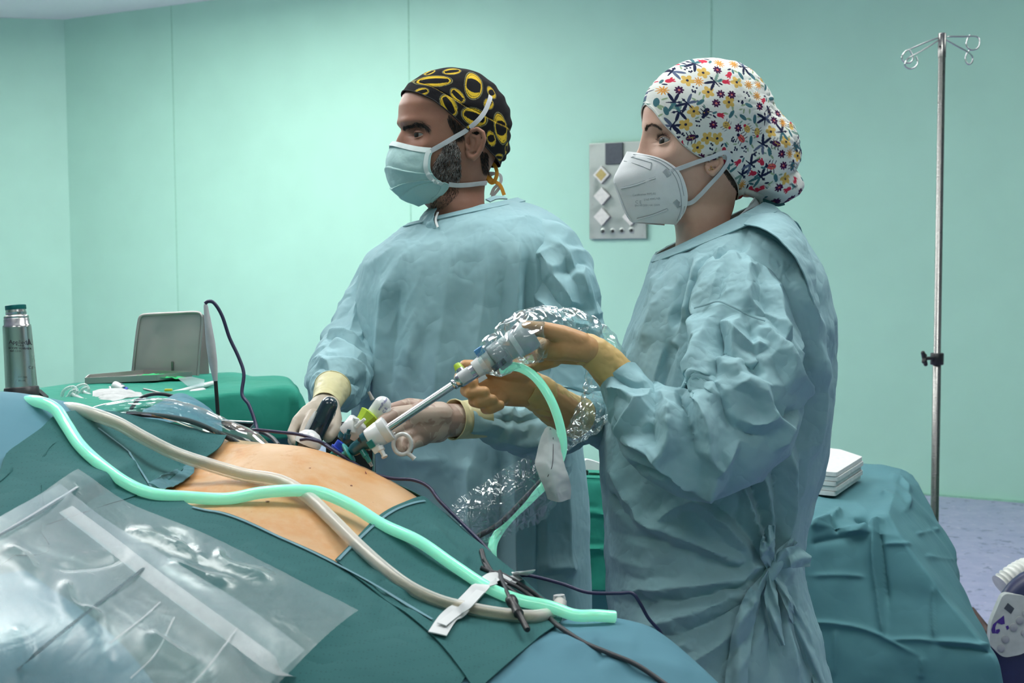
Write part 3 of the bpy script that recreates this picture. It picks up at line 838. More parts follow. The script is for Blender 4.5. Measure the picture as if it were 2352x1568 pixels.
t_right = sheet('foot_panel', [(976, 1157), (1010, 1185), (1060, 1225), (1120, 1278), (1200, 1345), (1280, 1408)], [(1280, 1408), (1290, 1440), (1240, 1480), (1170, 1540), (1095, 1610)],
      [(771, 1304), (843, 1362), (915, 1412), (990, 1475), (1050, 1545), (1095, 1610)], [(976, 1157), (940, 1165), (880, 1195), (820, 1252), (771, 1303)],
      .010, MAT['drape_teal'], None, n=50, mm=56, D=.006, seed=10, wl=.11, parent=TEAL, amp=.002,
      lines=[([(985, 1200), (1040, 1260), (1080, 1300)], 12, .004), ([(850, 1300), (900, 1350), (950, 1365)], 10, .005), ([(860, 1330), (900, 1375), (960, 1390)], 10, -.004)])
t_far = sheet('far_panel', [('w', -.52, 2.05), ('w', -.35, 2.08), ('w', -.15, 2.07), ('w', .03, 1.92)], [('w', .03, 1.92), ('w', -.02, 1.86), ('w', -.06, 1.82), ('w', -.09, 1.785)],
      [('w', -.45, 1.90), ('w', -.34, 1.92), ('w', -.20, 1.90), ('w', -.09, 1.785)], [('w', -.52, 2.05), ('w', -.50, 2.0), ('w', -.47, 1.95), ('w', -.45, 1.90)], .006, MAT['drape_teal'], None, n=20, mm=40, D=.004, seed=12, parent=TEAL)
BLUE_N = sheet('surgical_drape', [(-420, 1480), (-200, 1400), (-60, 1352), (60, 1330)], [(60, 1330), (200, 1430), (330, 1560), (430, 1720)], [(-300, 1980), (0, 1950), (240, 1880), (430, 1720)], [(-420, 1480), (-400, 1650), (-360, 1820), (-300, 1980)],
      .0095, MAT['drape_blue'], 'blue drape under the clear pouch at the lower left corner', n=40, mm=40, D=.004, seed=16, wl=.14)
DRAPES = bvh_of(BLUE_N, BLUE_R, BLUE_L, t_left, t_near, t_right, ob)
def onD(px, py, off=0.0):
    p, n = hit(DRAPES, px, py, off)
    if p is None: p = onS(px, py, off); n = np.array([0, -.5, .85])
    return p, n
# taped hem along the opening
def hem(pts, w, nm, parent, m, off=.0018, sh_=(0, 0)):
    q = [onD(p[0] + sh_[0], p[1] + sh_[1], off) for p in pts]
    V, F = ribbon(np.array([a[0] for a in q]), w, np.array([a[1] for a in q]), .0003, n=60); return obj(nm, V, F, m, parent)
hem([(440, 1174), (470, 1181), (505, 1187), (560, 1206), (640, 1243), (700, 1270), (770, 1305), (850, 1348), (920, 1390), (990, 1432)], .0035, 'hem_tape', TEAL, MAT['hem'], sh_=(2, -7))
hem([(778, 1299), (820, 1256), (870, 1210), (910, 1183), (950, 1168), (976, 1163)], .0035, 'hem_tape', TEAL, MAT['hem'], sh_=(-1, -11))
hem([(225, 985), (290, 1035), (300, 1048), (330, 1095), (352, 1130)], .003, 'hem_tape', TEAL, MAT['hem'])
# turned-up flap at the left tip of the opening
_fl = [[(338, 1120), (378, 1100), (422, 1080), (452, 1068)], [(350, 1130), (390, 1113), (428, 1096), (450, 1084)], [(372, 1135), (404, 1125), (430, 1110), (447, 1096)]]
_W = np.array([[onD(a_, b_, .007 + .004 * (i == 1))[0] for a_, b_ in r] for i, r in enumerate(_fl)])
_A = np.array([catmull(_W[:, j], 14) for j in range(4)]); Xf = np.array([catmull(_A[:, i], 30) for i in range(14)])
Xf = wrinkle(Xf, 1.05, 1.05, False, 60, .004, .002, .025, .1, seed=15); V, F = shell(dense(Xf), -.001); obj('flap', V, F, MAT['drape_teal2'], TEAL)
# ------------------------------------------------------------------ people: shared builders
def interp_rows(rows, n):
    """smoothly interpolate numeric rows to n rows"""
    return resample_rows(catmull(np.array(rows, float), n * 4), n)
def resample_rows(q, n):
    t = np.linspace(0, len(q) - 1, n); i = np.minimum(t.astype(int), len(q) - 2); f = (t - i)[:, None]
    return q[i] * (1 - f) + q[i + 1] * f
def ring_loft(rings, n, seg, power=2.3):
    """rings: (centre3, A3, B3): point = c + A cos + B sin (super-ellipse)"""
    R = np.array([np.r_[c, a, b] for c, a, b in rings])
    s = np.r_[0, np.cumsum(np.linalg.norm(np.diff(R[:, :3], axis=0), axis=1) + np.abs(np.diff(np.linalg.norm(R[:, 3:6], axis=1))))]
    t = np.linspace(0, s[-1], n)
    # monotone catmull on parameter s
    q = catmull(R, 40 * len(R)); ss = np.interp(np.linspace(0, len(R) - 1, 40 * len(R)), np.arange(len(R)), s)
    R = np.stack([np.interp(t, ss, q[:, k]) for k in range(9)], 1)
    a = np.linspace(0, 2 * np.pi, seg, endpoint=False)
    ca, sa = np.cos(a), np.sin(a); e = 2 / power
    ca = np.sign(ca) * np.abs(ca) ** e; sa = np.sign(sa) * np.abs(sa) ** e
    return R[:, None, :3] + R[:, None, 3:6] * ca[None, :, None] + R[:, None, 6:9] * sa[None, :, None]
def side_ring(Fp, Bp, d, b, bt=(0, 0, 0)):
    f, k = P(*Fp, d), P(*Bp, d)
    return ((f + k) / 2, (k - f) / 2, np.array([0, -b, 0]) + np.array(bt))
def front_ring(Lp, Rp, dl, dr, b, tilt=0.0):
    l, r = P(*Lp, dl), P(*Rp, dr); a = (r - l) / 2
    n = unit(np.cross([0, 0, 1.0], a)); n = n if n[1] < 0 else -n
    return ((l + r) / 2, a, n * b + np.array([0, 0, -tilt]))
def garment(name, X, parent, m, ups=2, wrap=True, cs=16.0, ca=.0035, ani=(1, 1, .6), seed=1):
    X = dense(X, 1, wrap)
    if ca: X = crease(X, cs, ca, ani, seed, wrap)
    X = facet(X, wrap, 7, 12, .30)
    X = dense(X, ups - 1, wrap)
    if ca: X = crease(X, 30, .0011, ani, seed + 20, wrap)
    return obj(name, X, gridF(*X.shape[:2], wrap), m, parent)
def limb(pts, rpx, n, seg, up=None):
    """sleeve grid from pixel centre line (px, py, d) and radii in pixels"""
    w = np.array([P(*p) for p in pts]); r = np.array([M_(a, p[2]) for a, p in zip(rpx, pts)])
    return tubeX(w, r, n, seg, up=up)
def fix_out(X):
    """make sure normals of a wrapped grid point outward"""
    c = X.mean(1, keepdims=True); N = gnormals(X, True)
    return X if ((X - c) * N).sum() > 0 else X[:, ::-1].copy()

class Head:
    zk = np.array([-.225, -.19, -.16, -.138, -.125, -.115, -.105, -.09, -.075, -.06, -.045, -.02, 0, .020, .05, .07, .09, .105, .112, .115])
    xf = np.array([.030, .026, .026, .032, .050, .070, .084, .0885, .0935, .095, .093, .0915, .0925, .0975, .0965, .089, .071, .044, .020, .0])
    xb = np.array([-.082, -.076, -.070, -.067, -.066, -.066, -.066, -.067, -.070, -.076, -.083, -.094, -.099, -.102, -.1, -.093, -.077, -.052, -.028, .0])
    w = np.array([.070, .061, .058, .057, .054, .050, .047, .053, .060, .0655, .070, .0745, .077, .0785, .0775, .071, .059, .040, .021, .0])
    def __init__(s, px, py, d, yaw, pitch=0.0, sc=1.0, wide=1.0, neck=1.0, sock=1.0, browk=1.0, nas=0.0):
        s.nas = nas; s.sock = sock; s.browk = browk; s.eyes = []
        s.O = P(px, py, d); s.sc = sc; s.wide = wide; s.neck = neck
        f = np.array([-math.cos(yaw), -math.sin(yaw), 0]); l = np.array([math.sin(yaw), -math.cos(yaw), 0]); u = np.array([0, 0, 1.0])
        f2 = f * math.cos(pitch) + u * math.sin(pitch); u2 = u * math.cos(pitch) - f * math.sin(pitch)
        s.R = np.stack([f2, l, u2], 1); s.yaw = yaw
    def world(s, L): return s.O + (np.asarray(L, float) * s.sc) @ s.R.T
    def vec(s, L): return np.asarray(L, float) @ s.R.T
    def inv(s, px, py, y):
        """local point on the pixel's ray where local y = y"""
        v = ray(px, py); lo = s.R.T @ (CAM - s.O) / s.sc; lv = s.R.T @ v / s.sc
        return lo + lv * ((y - lo[1]) / lv[1])
    def surf(s, th, z, off=0.0):
        """local head surface; th from face (0) towards the left side"""
        th, z = np.broadcast_arrays(np.asarray(th, float), np.asarray(z, float))
        q = np.linspace(-.225, .115, 400)
        def sm(k):
            v = np.interp(q, s.zk, k); kk = np.ones(9) / 9; vp = np.r_[np.full(4, v[0]), v, np.full(4, v[-1])]; v2 = np.convolve(vp, kk, 'valid')
            w = sstep(.115, .095, q); return v2 * w + v * (1 - w)
        XF, XB, Wd = (np.interp(z, q, sm(k)) for k in (s.xf, s.xb, s.w * s.wide))
        nk = sstep(-.10, -.14, z); XF = XF * (1 - nk) + (XF * s.neck) * nk; XB = XB * (1 - nk) + XB * s.neck * nk; Wd = Wd * (1 - nk) + Wd * s.neck * nk
        c, sn = np.cos(th), np.sin(th)
        ex = np.where(c > 0, .82, .95); ey = np.where(c > 0, .98, .9)
        x = np.where(c > 0, XF, -XB) * np.sign(c) * np.abs(c) ** ex
        y = Wd * np.sign(sn) * np.abs(sn) ** ey
        g = lambda a, b, sa, sb: np.exp(-(((np.abs(y) - a) / sa) ** 2 + ((z - b) / sb) ** 2))
        fr = sstep(0.1, .5, c)
        x = x - fr * s.sock * (.0125 * g(.034, -.001, .015, .0100) + .002 * g(.014, .003, .007, .01))     # sockets
        x = x + fr * s.browk * (.0030 * g(.030, .0165, .024, .008))                                       # brow
        x = x + fr * .003 * g(.045, -.028, .018, .014); y = y + np.sign(y) * fr * .003 * g(.055, -.025, .02, .016)   # cheekbone
        # nose
        tz = np.clip((.006 - z) / .053, 0, 1.25); on = sstep(.024, -.014, z) * sstep(-.062, -.049, z)
        wid = .0075 + .008 * tz ** 1.5
        x = x + fr * on * (.003 + .021 * np.minimum(tz, 1) ** 1.1) * np.exp(-(np.abs(y) / wid) ** 2.2)
        x = x - fr * .0015 * s.browk * g(0, .004, .010, .006)
        x = x + fr * s.nas * np.exp(-((y / .012) ** 2 + ((z - .002) / .013) ** 2))
        # temples
        y = y - np.sign(y) * .004 * np.exp(-(((x - .055) / .02) ** 2 + ((z - .03) / .022) ** 2))
        r = np.sqrt(x ** 2 + y ** 2 + 1e-9); 
        x, y = x + off * x / r, y + off * y / r
        zz = z + off * sstep(.07, .115, z)
        return np.stack([x, y, zz], -1)
    def grid(s, th, z, off=0.0): return s.world(s.surf(th, z, off))

def head_body(hd, root, m, torso, legs, arms, name='body'):
    """head, neck, torso, arms and legs as one figure; torso: rings (c, A, B) from collar down"""
    seg = 300
    zz = np.r_[np.linspace(.1149, .09, 24, endpoint=False), np.linspace(.09, .03, 40, endpoint=False), np.linspace(.03, -.03, 110, endpoint=False), np.linspace(-.03, -.07, 26, endpoint=False), np.linspace(-.07, -.20, 46)]
    # concentrate angles at the face
    a = np.linspace(-np.pi, np.pi, seg, endpoint=False); th = a - .45 * np.sin(a)
    Lc = hd.surf(th[None, :], zz[:, None])
    for e in hd.eyes: Lc = lids(Lc, *e)
    X = hd.world(Lc)
    T = []
    phi = np.pi - hd.yaw - th
    for c, A, B in torso:
        T.append(c + np.cos(phi)[:, None] * A + np.sin(phi)[:, None] * B)
    T = np.array(T)
    # blend neck to torso smoothly
    mid = [X[-1] * (1 - f) + T[0] * f for f in (.33, .66)]
    mid = np.array(mid)
    A_ = np.concatenate([X, mid, T])
    n = len(A_)
    F = gridF(n, seg, True).tolist() + [capF(0, seg, True), capF((n - 1) * seg, seg)]
    acc = mb(); madd(acc, A_.reshape(-1, 3), F)
    for pts, rr in legs + arms: madd(acc, *tube(pts, rr, 24, 14))
    V, F = mget(acc)
    return obj(name, V, F, m, root)

def lids(L, c, R, up, dn, sg, tilt=0.0):
    """wrap the face surface round an eyeball: closed lids outside an almond opening"""
    f = unit((.93, .37 * sg, 0)); l = np.cross([0, 0, 1.0], f) * sg; u = np.array([0, 0, 1.0])
    v = L - c; r = np.linalg.norm(v, axis=-1); d = v / r[..., None]
    az = np.arctan2(d @ l, d @ f); el = np.arcsin(np.clip(d @ u, -1, 1)); ang = np.arccos(np.clip(d @ f, -1, 1))
    w = sstep(1.45, .95, ang) * sstep(2.3, 1.35, r / R)
    hw = 1.02; au = np.clip(np.abs(az) / hw, 0, 1); k = (1 - au ** 2) ** .75
    el = el - tilt * az
    eu, ed = up * k, -dn * k
    s_in = sstep(-.02, .07, np.minimum(eu - el, el - ed)) * (np.abs(az) < hw)
    rt = R * 1.085 * (1 - s_in) + R * .80 * s_in
    rt = rt - R * .07 * np.exp(-((el - (eu + .34)) / .075) ** 2) * sstep(1.2, .6, np.abs(az)) + R * .035 * np.exp(-((el - eu - .06) / .07) ** 2) * (1 - s_in) * (au < 1) + R * .02 * np.exp(-((el - ed + .08) / .08) ** 2) * (1 - s_in)
    rn = r * (1 - w) + rt * w
    return c + d * rn[..., None]
def add_eye(hd, px, py, yl, R=.0148, depth=.0, up=.35, dn=.35, tilt=0.0):
    c = hd.inv(px, py, yl); z = c[2]
    # surface x at that spot
    th = np.linspace(0.0, 1.2, 400); q = hd.surf(th, np.full(400, z)); x0 = np.interp(yl, q[:, 1], q[:, 0])
    c = np.array([x0 - R * 1.0 + depth, yl, z])
    hd.eyes = [(c, R, up, dn, 1, tilt), (c * np.array([1, -1, 1]) - np.array([.004, 0, 0]), R * .85, up, dn, -1, tilt)]
    return c
def eyeball(hd, k, root, look):
    c, R, up, dn, sg, tilt = hd.eyes[k]
    W0 = hd.world(c); rs = R * hd.sc; lk = unit(hd.vec(look))
    V, F = lathe(W0 - lk * rs, lk, [(rs - rs * math.cos(t), rs * math.sin(t)) for t in np.linspace(0.01, np.pi - .01, 28)], 32)
    eb = obj('eye', V, F, MAT['eye_white'], root)
    V, F = lathe(W0 - lk * rs, lk, [(rs + rs * math.cos(t) + .0002, rs * math.sin(t)) for t in (.70, .6, .5, .4, .3, .2, .1, .01)], 24); obj('iris', V, F, MAT['iris'], eb)
    V, F = lathe(W0 - lk * rs, lk, [(rs + rs * math.cos(t) + .0004, rs * math.sin(t)) for t in (.22, .15, .08, .01)], 20); obj('pupil', V, F, MAT['black'], eb)
    f = unit(hd.vec((.93, .37 * sg, 0))); l = unit(np.cross(hd.vec((0, 0, 1)), f)) * sg; u_ = hd.vec((0, 0, 1))
    return W0, f, l, u_, rs

def strands(name, roots, dirs, length, r, m, root, bend=None, kind='stuff', seed=3):
    """many thin tapered hairs as one part"""
    rng = np.random.RandomState(seed); n = len(roots)
    if n == 0: return None
    roots, dirs = np.asarray(roots), unitn(np.asarray(dirs, float))
    L = np.asarray(length) * rng.uniform(.6, 1.2, n)
    side = unitn(np.cross(dirs, rng.normal(size=(n, 3)))); s2 = np.cross(dirs, side)
    b = np.zeros((n, 3)) if bend is None else np.asarray(bend)
    V = np.zeros((n, 9, 3))
    for k, (t, w) in enumerate(((0, 1), (.55, .8), (1, .15))):
        c = roots + dirs * (L * t)[:, None] + b * (L * t * t)[:, None]
        for j in range(3):
            a = 2 * np.pi * j / 3; V[:, 3 * k + j] = c + (side * math.cos(a) + s2 * math.sin(a)) * r * w
    base = (np.arange(n) * 9)[:, None, None]
    f = np.array([[k * 3 + j, k * 3 + (j + 1) % 3, k * 3 + 3 + (j + 1) % 3, k * 3 + 3 + j] for k in range(2) for j in range(3)])
    return obj(name, V.reshape(-1, 3), (base + f[None]).reshape(-1, 4), m, root, kind=kind)

def on_pixels(bv, poly, n, seed=1):
    """random points inside a pixel polygon dropped on a bvh"""
    rng = np.random.RandomState(seed); p = np.array(poly, float); out = []
    lo, hi = p.min(0), p.max(0); tries = 0
    while len(out) < n and tries < n * 12:
        tries += 1; x, y = rng.uniform(lo, hi)
        ins = False; j = len(p) - 1
        for i in range(len(p)):
            if (p[i, 1] > y) != (p[j, 1] > y) and x < (p[j, 0] - p[i, 0]) * (y - p[i, 1]) / (p[j, 1] - p[i, 1]) + p[i, 0]: ins = not ins
            j = i
        if not ins: continue
        q, nn = hit(bv, x, y)
        if q is not None: out.append((q, nn, x, y))
    return out
def path_on(bv, pts, off, default=2.2):
    q = [hit(bv, a, b, off, default) for a, b in pts]
    return np.array([a for a, _ in q]), np.array([b for _, b in q])
def ear(hd, cx, cz, y0, root, m, sc=1.0, name='ear', tuck=1.0):
    """left ear: rim, antihelix, concha, tragus and lobe, tilted back and flared out"""
    def L(a, b, o):   # a: forward(+)/back in ear plane, b: up, o: outward
        if b > -.006: o = o * tuck - (1 - tuck) * .004 * min(1, (b + .006) / .012)
        a, b, o = a * sc, b * sc, o * sc
        return hd.world((cx + a * .95 - o * .25, y0 + o * .95 - a * .38, cz + b))
    def chain(pts, r):
        w = [L(*p) for p in pts]; rr = [x * sc * hd.sc for x in r]
        out = []
        for i in range(len(w) - 1): out.append(capsule(w[i], w[i + 1], rr[i], rr[i + 1], 10))
        return out
    pc = chain([(.012, .004, .004), (.013, .016, .006), (.006, .027, .010), (-.006, .031, .013), (-.016, .024, .015), (-.019, .010, .0155), (-.016, -.006, .013), (-.010, -.019, .010), (-.002, -.027, .008), (.005, -.024, .006), (.009, -.014, .004)],
               [.0042, .0045, .0046, .0046, .0045, .0043, .0042, .0048, .0062, .0052, .0042])
    pc += chain([(.001, .019, .008), (-.008, .014, .0105), (-.009, .002, .0105), (-.005, -.010, .008), (.001, -.014, .006)], [.0036, .004, .0038, .0036, .0038])
    pc += chain([(.011, -.002, .006), (.009, -.008, .0065)], [.0042, .0040])
    # back plate
    pc += chain([(-.002, .018, .001), (-.006, .004, .000), (-.002, -.014, -.001), (.001, -.024, .003)], [.0065, .0085, .0075, .006])
    pc += chain([(-.012, .018, .009), (-.014, .004, .009), (-.010, -.010, .006)], [.004, .0045, .0045])
    return remesh(name, pc, .0013, 5, m, root)
# ------------------------------------------------------------------ surgeon (man)
MAN = empty('person', (P(1090, 1000, 2.46)[0], P(1090, 1000, 2.46)[1], 0), 'male surgeon in blue gown, black and yellow cap and pleated mask', 'person')
HM = Head(1034, 309, 2.42, math.radians(20), math.radians(1.5), 1.0)
# gown body
R_ = [front_ring((962, 512), (1168, 462), 2.50, 2.40, .085, .012), front_ring((945, 520), (1195, 468), 2.50, 2.40, .10, .012), front_ring((905, 558), (1262, 500), 2.53, 2.38, .130, .006),
      front_ring((872, 598), (1312, 560), 2.54, 2.36, .150), front_ring((855, 660), (1325, 640), 2.54, 2.36, .160), front_ring((848, 740), (1312, 730), 2.54, 2.36, .160),
      front_ring((845, 850), (1300, 845), 2.54, 2.36, .165), front_ring((846, 960), (1305, 955), 2.54, 2.36, .170), front_ring((852, 1080), (1320, 1080), 2.54, 2.36, .175),
      front_ring((852, 1250), (1330, 1250), 2.54, 2.36, .185), front_ring((846, 1450), (1338, 1450), 2.54, 2.36, .195), front_ring((836, 1750), (1348, 1750), 2.54, 2.36, .20), front_ring((830, 2200), (1356, 2200), 2.54, 2.36, .20)]
X = fix_out(ring_loft(R_, 110, 120, 2.5))
vv = np.linspace(0, 1, 110)[:, None]
X = folds(X, [([(985, 560), (960, 720), (940, 860)], 16, .006), ([(1040, 560), (1020, 700), (1000, 900), (990, 1040)], 14, .005), ([(1120, 580), (1110, 700), (1095, 850)], 16, .005),
              ([(905, 600), (880, 720), (868, 900), (866, 1040)], 14, .009), ([(922, 640), (907, 780), (902, 900)], 9, -.006),
              ([(1190, 540), (1192, 640), (1188, 760)], 14, .009), ([(1212, 600), (1210, 700), (1216, 800)], 12, -.020), ([(1150, 640), (1150, 760), (1140, 880)], 10, -.004),
              ([(850, 768), (900, 756), (980, 760), (1060, 752)], 4, -.0025), ([(850, 760), (900, 748), (980, 752), (1060, 744)], 5, .002), ([(900, 800), (960, 830), (1010, 860)], 6, .003), ([(1050, 790), (1020, 860), (985, 910)], 6, .0035), ([(1000, 640), (1090, 650), (1140, 640)], 8, .002),
              ([(880, 1045), (1000, 1060), (1120, 1085)], 8, .006), ([(1150, 1020), (1145, 1200), (1140, 1400)], 16, -.014), ([(1180, 1020), (1182, 1200), (1185, 1400)], 14, .010), ([(1080, 1060), (1075, 1250), (1060, 1400)], 16, .009),
              ([(1230, 1040), (1240, 1200), (1245, 1400)], 12, -.012), ([(1290, 1060), (1300, 1220), (1300, 1380)], 14, .009), ([(1210, 1310), (1270, 1300), (1330, 1312)], 9, .009), ([(1210, 1330), (1270, 1322), (1330, 1332)], 7, -.009)], True)
pin = sstep(0, .05, vv) * .8 + .2
X = wrinkle(X, 1.035, 1.02, True, 90, .013, .004, .08, .14, seed=21, pin=pin * np.ones((110, 120)), aniso=(1, 1, .35))
GM = garment('gown', X, MAN, MAT['gown_man'], ca=.0046, cs=12, ani=(1, 1, .42), seed=3)
# sleeves
def sleeve(pts, r, n, seg, name, parent, m, lines=(), su=1.06, sv=1.09, D=.02, seed=3, wl=.09, up=None, ani=(1, 1, 1), sm=False, it=110, ca=.0045):
    X = fix_out(limb(pts, r, n, seg, up))
    if lines: X = folds(X, lines, True)
    v = np.linspace(0, 1, n)[:, None] * np.ones((1, seg)); pin = sstep(0, .08, v) * sstep(1, .93, v) * .8 + .2
    X = wrinkle(X, su, sv, True, it, D, .006, wl, .12, seed=seed, pin=pin, aniso=ani)
    return garment(name, X, parent, m, ca=ca, cs=15, ani=(.8, .8, .8), seed=seed)
SL_ = [(1195, 560, 2.40), (1250, 580, 2.36), (1288, 660, 2.33), (1300, 770, 2.31), (1310, 880, 2.29), (1300, 950, 2.26), (1240, 988, 2.17), (1170, 978, 2.09), (1100, 964, 2.04), (1072, 962, 2.025)]
sl1 = sleeve(SL_, [60, 74, 82, 84, 80, 74, 62, 52, 38, 32], 66, 56, 'sleeve', GM, MAT['gown_man'],
       [([(1270, 640), (1320, 610), (1350, 600)], 9, -.008), ([(1230, 560), (1280, 640), (1330, 720)], 14, .010), ([(1330, 600), (1350, 680), (1365, 740)], 12, .010),
        ([(1240, 640), (1290, 700), (1360, 720)], 9, -.009), ([(1235, 680), (1290, 730), (1365, 760)], 10, .010), ([(1240, 760), (1300, 800), (1370, 800)], 9, .009), ([(1240, 720), (1260, 800), (1250, 880)], 9, -.010), ([(1260, 540), (1310, 600), (1350, 690)], 9, .008), ([(1150, 1000), (1200, 1015), (1270, 1000)], 12, .008), ([(1125, 960), (1200, 965), (1280, 940)], 14, -.008)], seed=31, D=.021, ca=.006)
sl2 = sleeve([(905, 610, 2.50), (870, 640, 2.52), (836, 705, 2.50), (812, 780, 2.44), (788, 838, 2.36), (770, 882, 2.24), (758, 905, 2.15), (750, 925, 2.11)], [44, 50, 54, 60, 66, 60, 35, 29], 64, 52, 'sleeve', GM, MAT['gown_man'],
       [([(845, 640), (820, 700), (805, 760)], 7, .008), ([(865, 650), (845, 720), (838, 790)], 6, -.007), ([(755, 770), (780, 768), (830, 790)], 7, .010), ([(750, 782), (785, 784), (835, 808)], 5, -.009), ([(760, 790), (790, 800), (840, 830)], 8, .010), ([(740, 840), (790, 840), (835, 860)], 10, .010), ([(745, 815), (790, 820), (840, 845)], 8, -.010), ([(735, 870), (780, 868), (830, 890)], 9, -.008)], seed=33, D=.017, ca=.006)
# neck binding of the gown
XN = ring_loft([front_ring((962, 512), (1168, 462), 2.50, 2.40, .085, .012), front_ring((958, 516), (1174, 465), 2.50, 2.40, .089, .012), front_ring((950, 520), (1188, 470), 2.50, 2.40, .098, .012)], 10, 120, 2.5)
XN = fix_out(XN); XN = XN + gnormals(XN, True) * .005
V, F = shell(XN, .002, True); obj('neck_binding', V, F, MAT['gown_man'], GM)
# standing collar flap at the throat and the white undershirt edge
_c = np.array([[(966, 520, 2.385), (964, 506, 2.40), (972, 492, 2.415), (984, 480, 2.43), (1000, 470, 2.44)], [(984, 524, 2.36), (980, 510, 2.37), (984, 496, 2.385), (992, 484, 2.40), (1002, 474, 2.415)], [(1002, 524, 2.345), (997, 512, 2.35), (996, 500, 2.36), (998, 490, 2.375), (1004, 480, 2.39)]], float)
_W = np.array([[P(*q_) for q_ in r_] for r_ in _c]); _A = np.array([catmull(_W[:, j], 16) for j in range(5)]); Xf = np.array([catmull(_A[:, i], 26) for i in range(16)])
Xf = wrinkle(Xf, 1.05, 1.06, False, 60, .005, .0025, .025, .1, seed=23); V, F = shell(dense(Xf), .0012); obj('collar_flap', V, F, MAT['gown_man'], GM)
pts = np.array([P(1006, 488, 2.375), P(1001, 505, 2.352), P(1006, 522, 2.338)]); V, F = ribbon(pts, .004, np.array([-.3, -.9, .2]), .001, 12); obj('undershirt_edge', V, F, MAT['white_matte'], MAN)
# gown ties on the shoulder and nape
V, F = ribbon(np.array([P(1248, 500, 2.40), P(1262, 503, 2.385), P(1276, 512, 2.38)]), .012, np.array([.3, -.5, .8]), .002, 10); obj('shoulder_tie', V, F, MAT['drape_table'], GM)
V, F = ribbon(np.array([P(1120, 462, 2.37), P(1138, 455, 2.40), P(1160, 455, 2.44)]), .010, np.array([0, -.8, .5]), .002, 12); obj('nape_tie', V, F, MAT['gown_man'], GM)

# head, neck and body
def body_rings(RR, k, rows): return [(RR[i][0], RR[i][1] * k, RR[i][2] * k) for i in rows]
tor = [((R_[1][0] + np.array([0, 0, -.005])), R_[1][1] * .62, R_[1][2] * .62)] + body_rings(R_, .80, (3, 5, 7, 9))
hipz = .88; hx = R_[9][0]
def leg(cx, cy): return ([(cx, cy, .92), (cx, cy, .5), (cx, cy + .02, .12), (cx - .0, cy - .02, .05), (cx, cy - .14, .035)], [.085, .062, .045, .045, .035])
legs = [leg(hx[0] - .09, hx[1]), leg(hx[0] + .09, hx[1])]
arms = [([P(*p) for p in SL_[1:]], [.03, .032, .034, .034, .032, .028, .020, .016, .014]), ([P(*p) for p in [(880, 650, 2.5), (836, 715, 2.49), (805, 800, 2.42), (775, 865, 2.27), (758, 905, 2.15)]], [.026, .026, .03, .028, .024])]
add_eye(HM, 956, 310, .0345, up=.24, dn=.34, tilt=.05, depth=.0015)
BM = head_body(HM, MAN, MAT['skin_m'], tor, legs, arms)
BMB = bvh_of(BM)
ear(HM, -.016, -.024, .073, MAN, MAT['skin_m'], .90)
eyeball(HM, 0, MAN, (.97, .10, .0)); eyeball(HM, 1, MAN, (.97, .10, .0))
# eyebrows, lashes, beard
def brow(hd, bv, line, wpx, n, m, root, L=.008, name='eyebrow', seed=5, r=.00035):
    rng = np.random.RandomState(seed); q = catmull(np.array(line, float), 80); rt, dr = [], []
    for _ in range(n):
        i = rng.randint(0, 79); x, y = q[i] + rng.normal(size=2) * np.array([1.5, wpx * .5])
        p, nn = hit(bv, x, y)
        if p is None: continue
        t = unit(P(*q[min(79, i + 1)], 2.3) - P(*q[max(0, i - 1)], 2.3)); rt.append(p); t = unit(t - nn * (t @ nn)); dr.append(t + nn * .28 + rng.normal(size=3) * .15 + np.array([0, 0, .35 * (1 - i / 79)]))
    return strands(name, rt, dr, L, r, m, root)
brow(HM, BMB, [(926, 297), (938, 291), (955, 286), (972, 289), (984, 297)], 5, 420, MAT['hair_dark'], MAN, .009)
brow(HM, BMB, [(898, 296), (903, 295), (908, 296)], 5, 90, MAT['hair_dark'], MAN, .007, seed=6)
pts = on_pixels(BMB, [(1022, 330), (1046, 322), (1058, 345), (1060, 400), (1056, 416), (1030, 416), (1005, 410), (992, 395), (1000, 370), (1015, 345)], 3200, 3)
for nm, sel, mm_, sd in (('beard', lambda k: k % 2 == 0, 'hair_grey', 4), ('beard', lambda k: k % 2 == 1, 'hair_dark', 5)):
    pk = [p for i, p in enumerate(pts) if sel(i)]
    strands(nm, [p[0] for p in pk], [p[1] * .55 + HM.vec((.35, .1, -.9)) + np.random.RandomState(int(p[2] * 7 + p[3])).normal(size=3) * .3 for p in pk], .0075, .00028, MAT[mm_], MAN, seed=sd)
pts = on_pixels(BMB, [(990, 440), (1030, 428), (1060, 425), (1050, 450), (1020, 478), (990, 480)], 900, 8)
strands('beard', [p[0] for p in pts], [p[1] * .6 + HM.vec((.3, 0, -.8)) for p in pts], .004, .0002, MAT['hair_dark'], MAN, seed=9)
pts = on_pixels(BMB, [(1030, 262), (1062, 288), (1066, 316), (1046, 322), (1040, 300), (1026, 276)], 700, 9)
strands('sideburn', [p[0] for p in pts], [p[1] * .25 + HM.vec((-.3, 0, -1)) for p in pts], .009, .00025, MAT['hair_dark'], MAN, seed=10)
pts = on_pixels(BMB, [(1100, 345), (1120, 350), (1122, 400), (1108, 396)], 500, 12)
strands('nape_hair', [p[0] for p in pts], [p[1] * .25 + HM.vec((-.3, 0, -1)) for p in pts], .008, .00025, MAT['hair_dark'], MAN, seed=11)

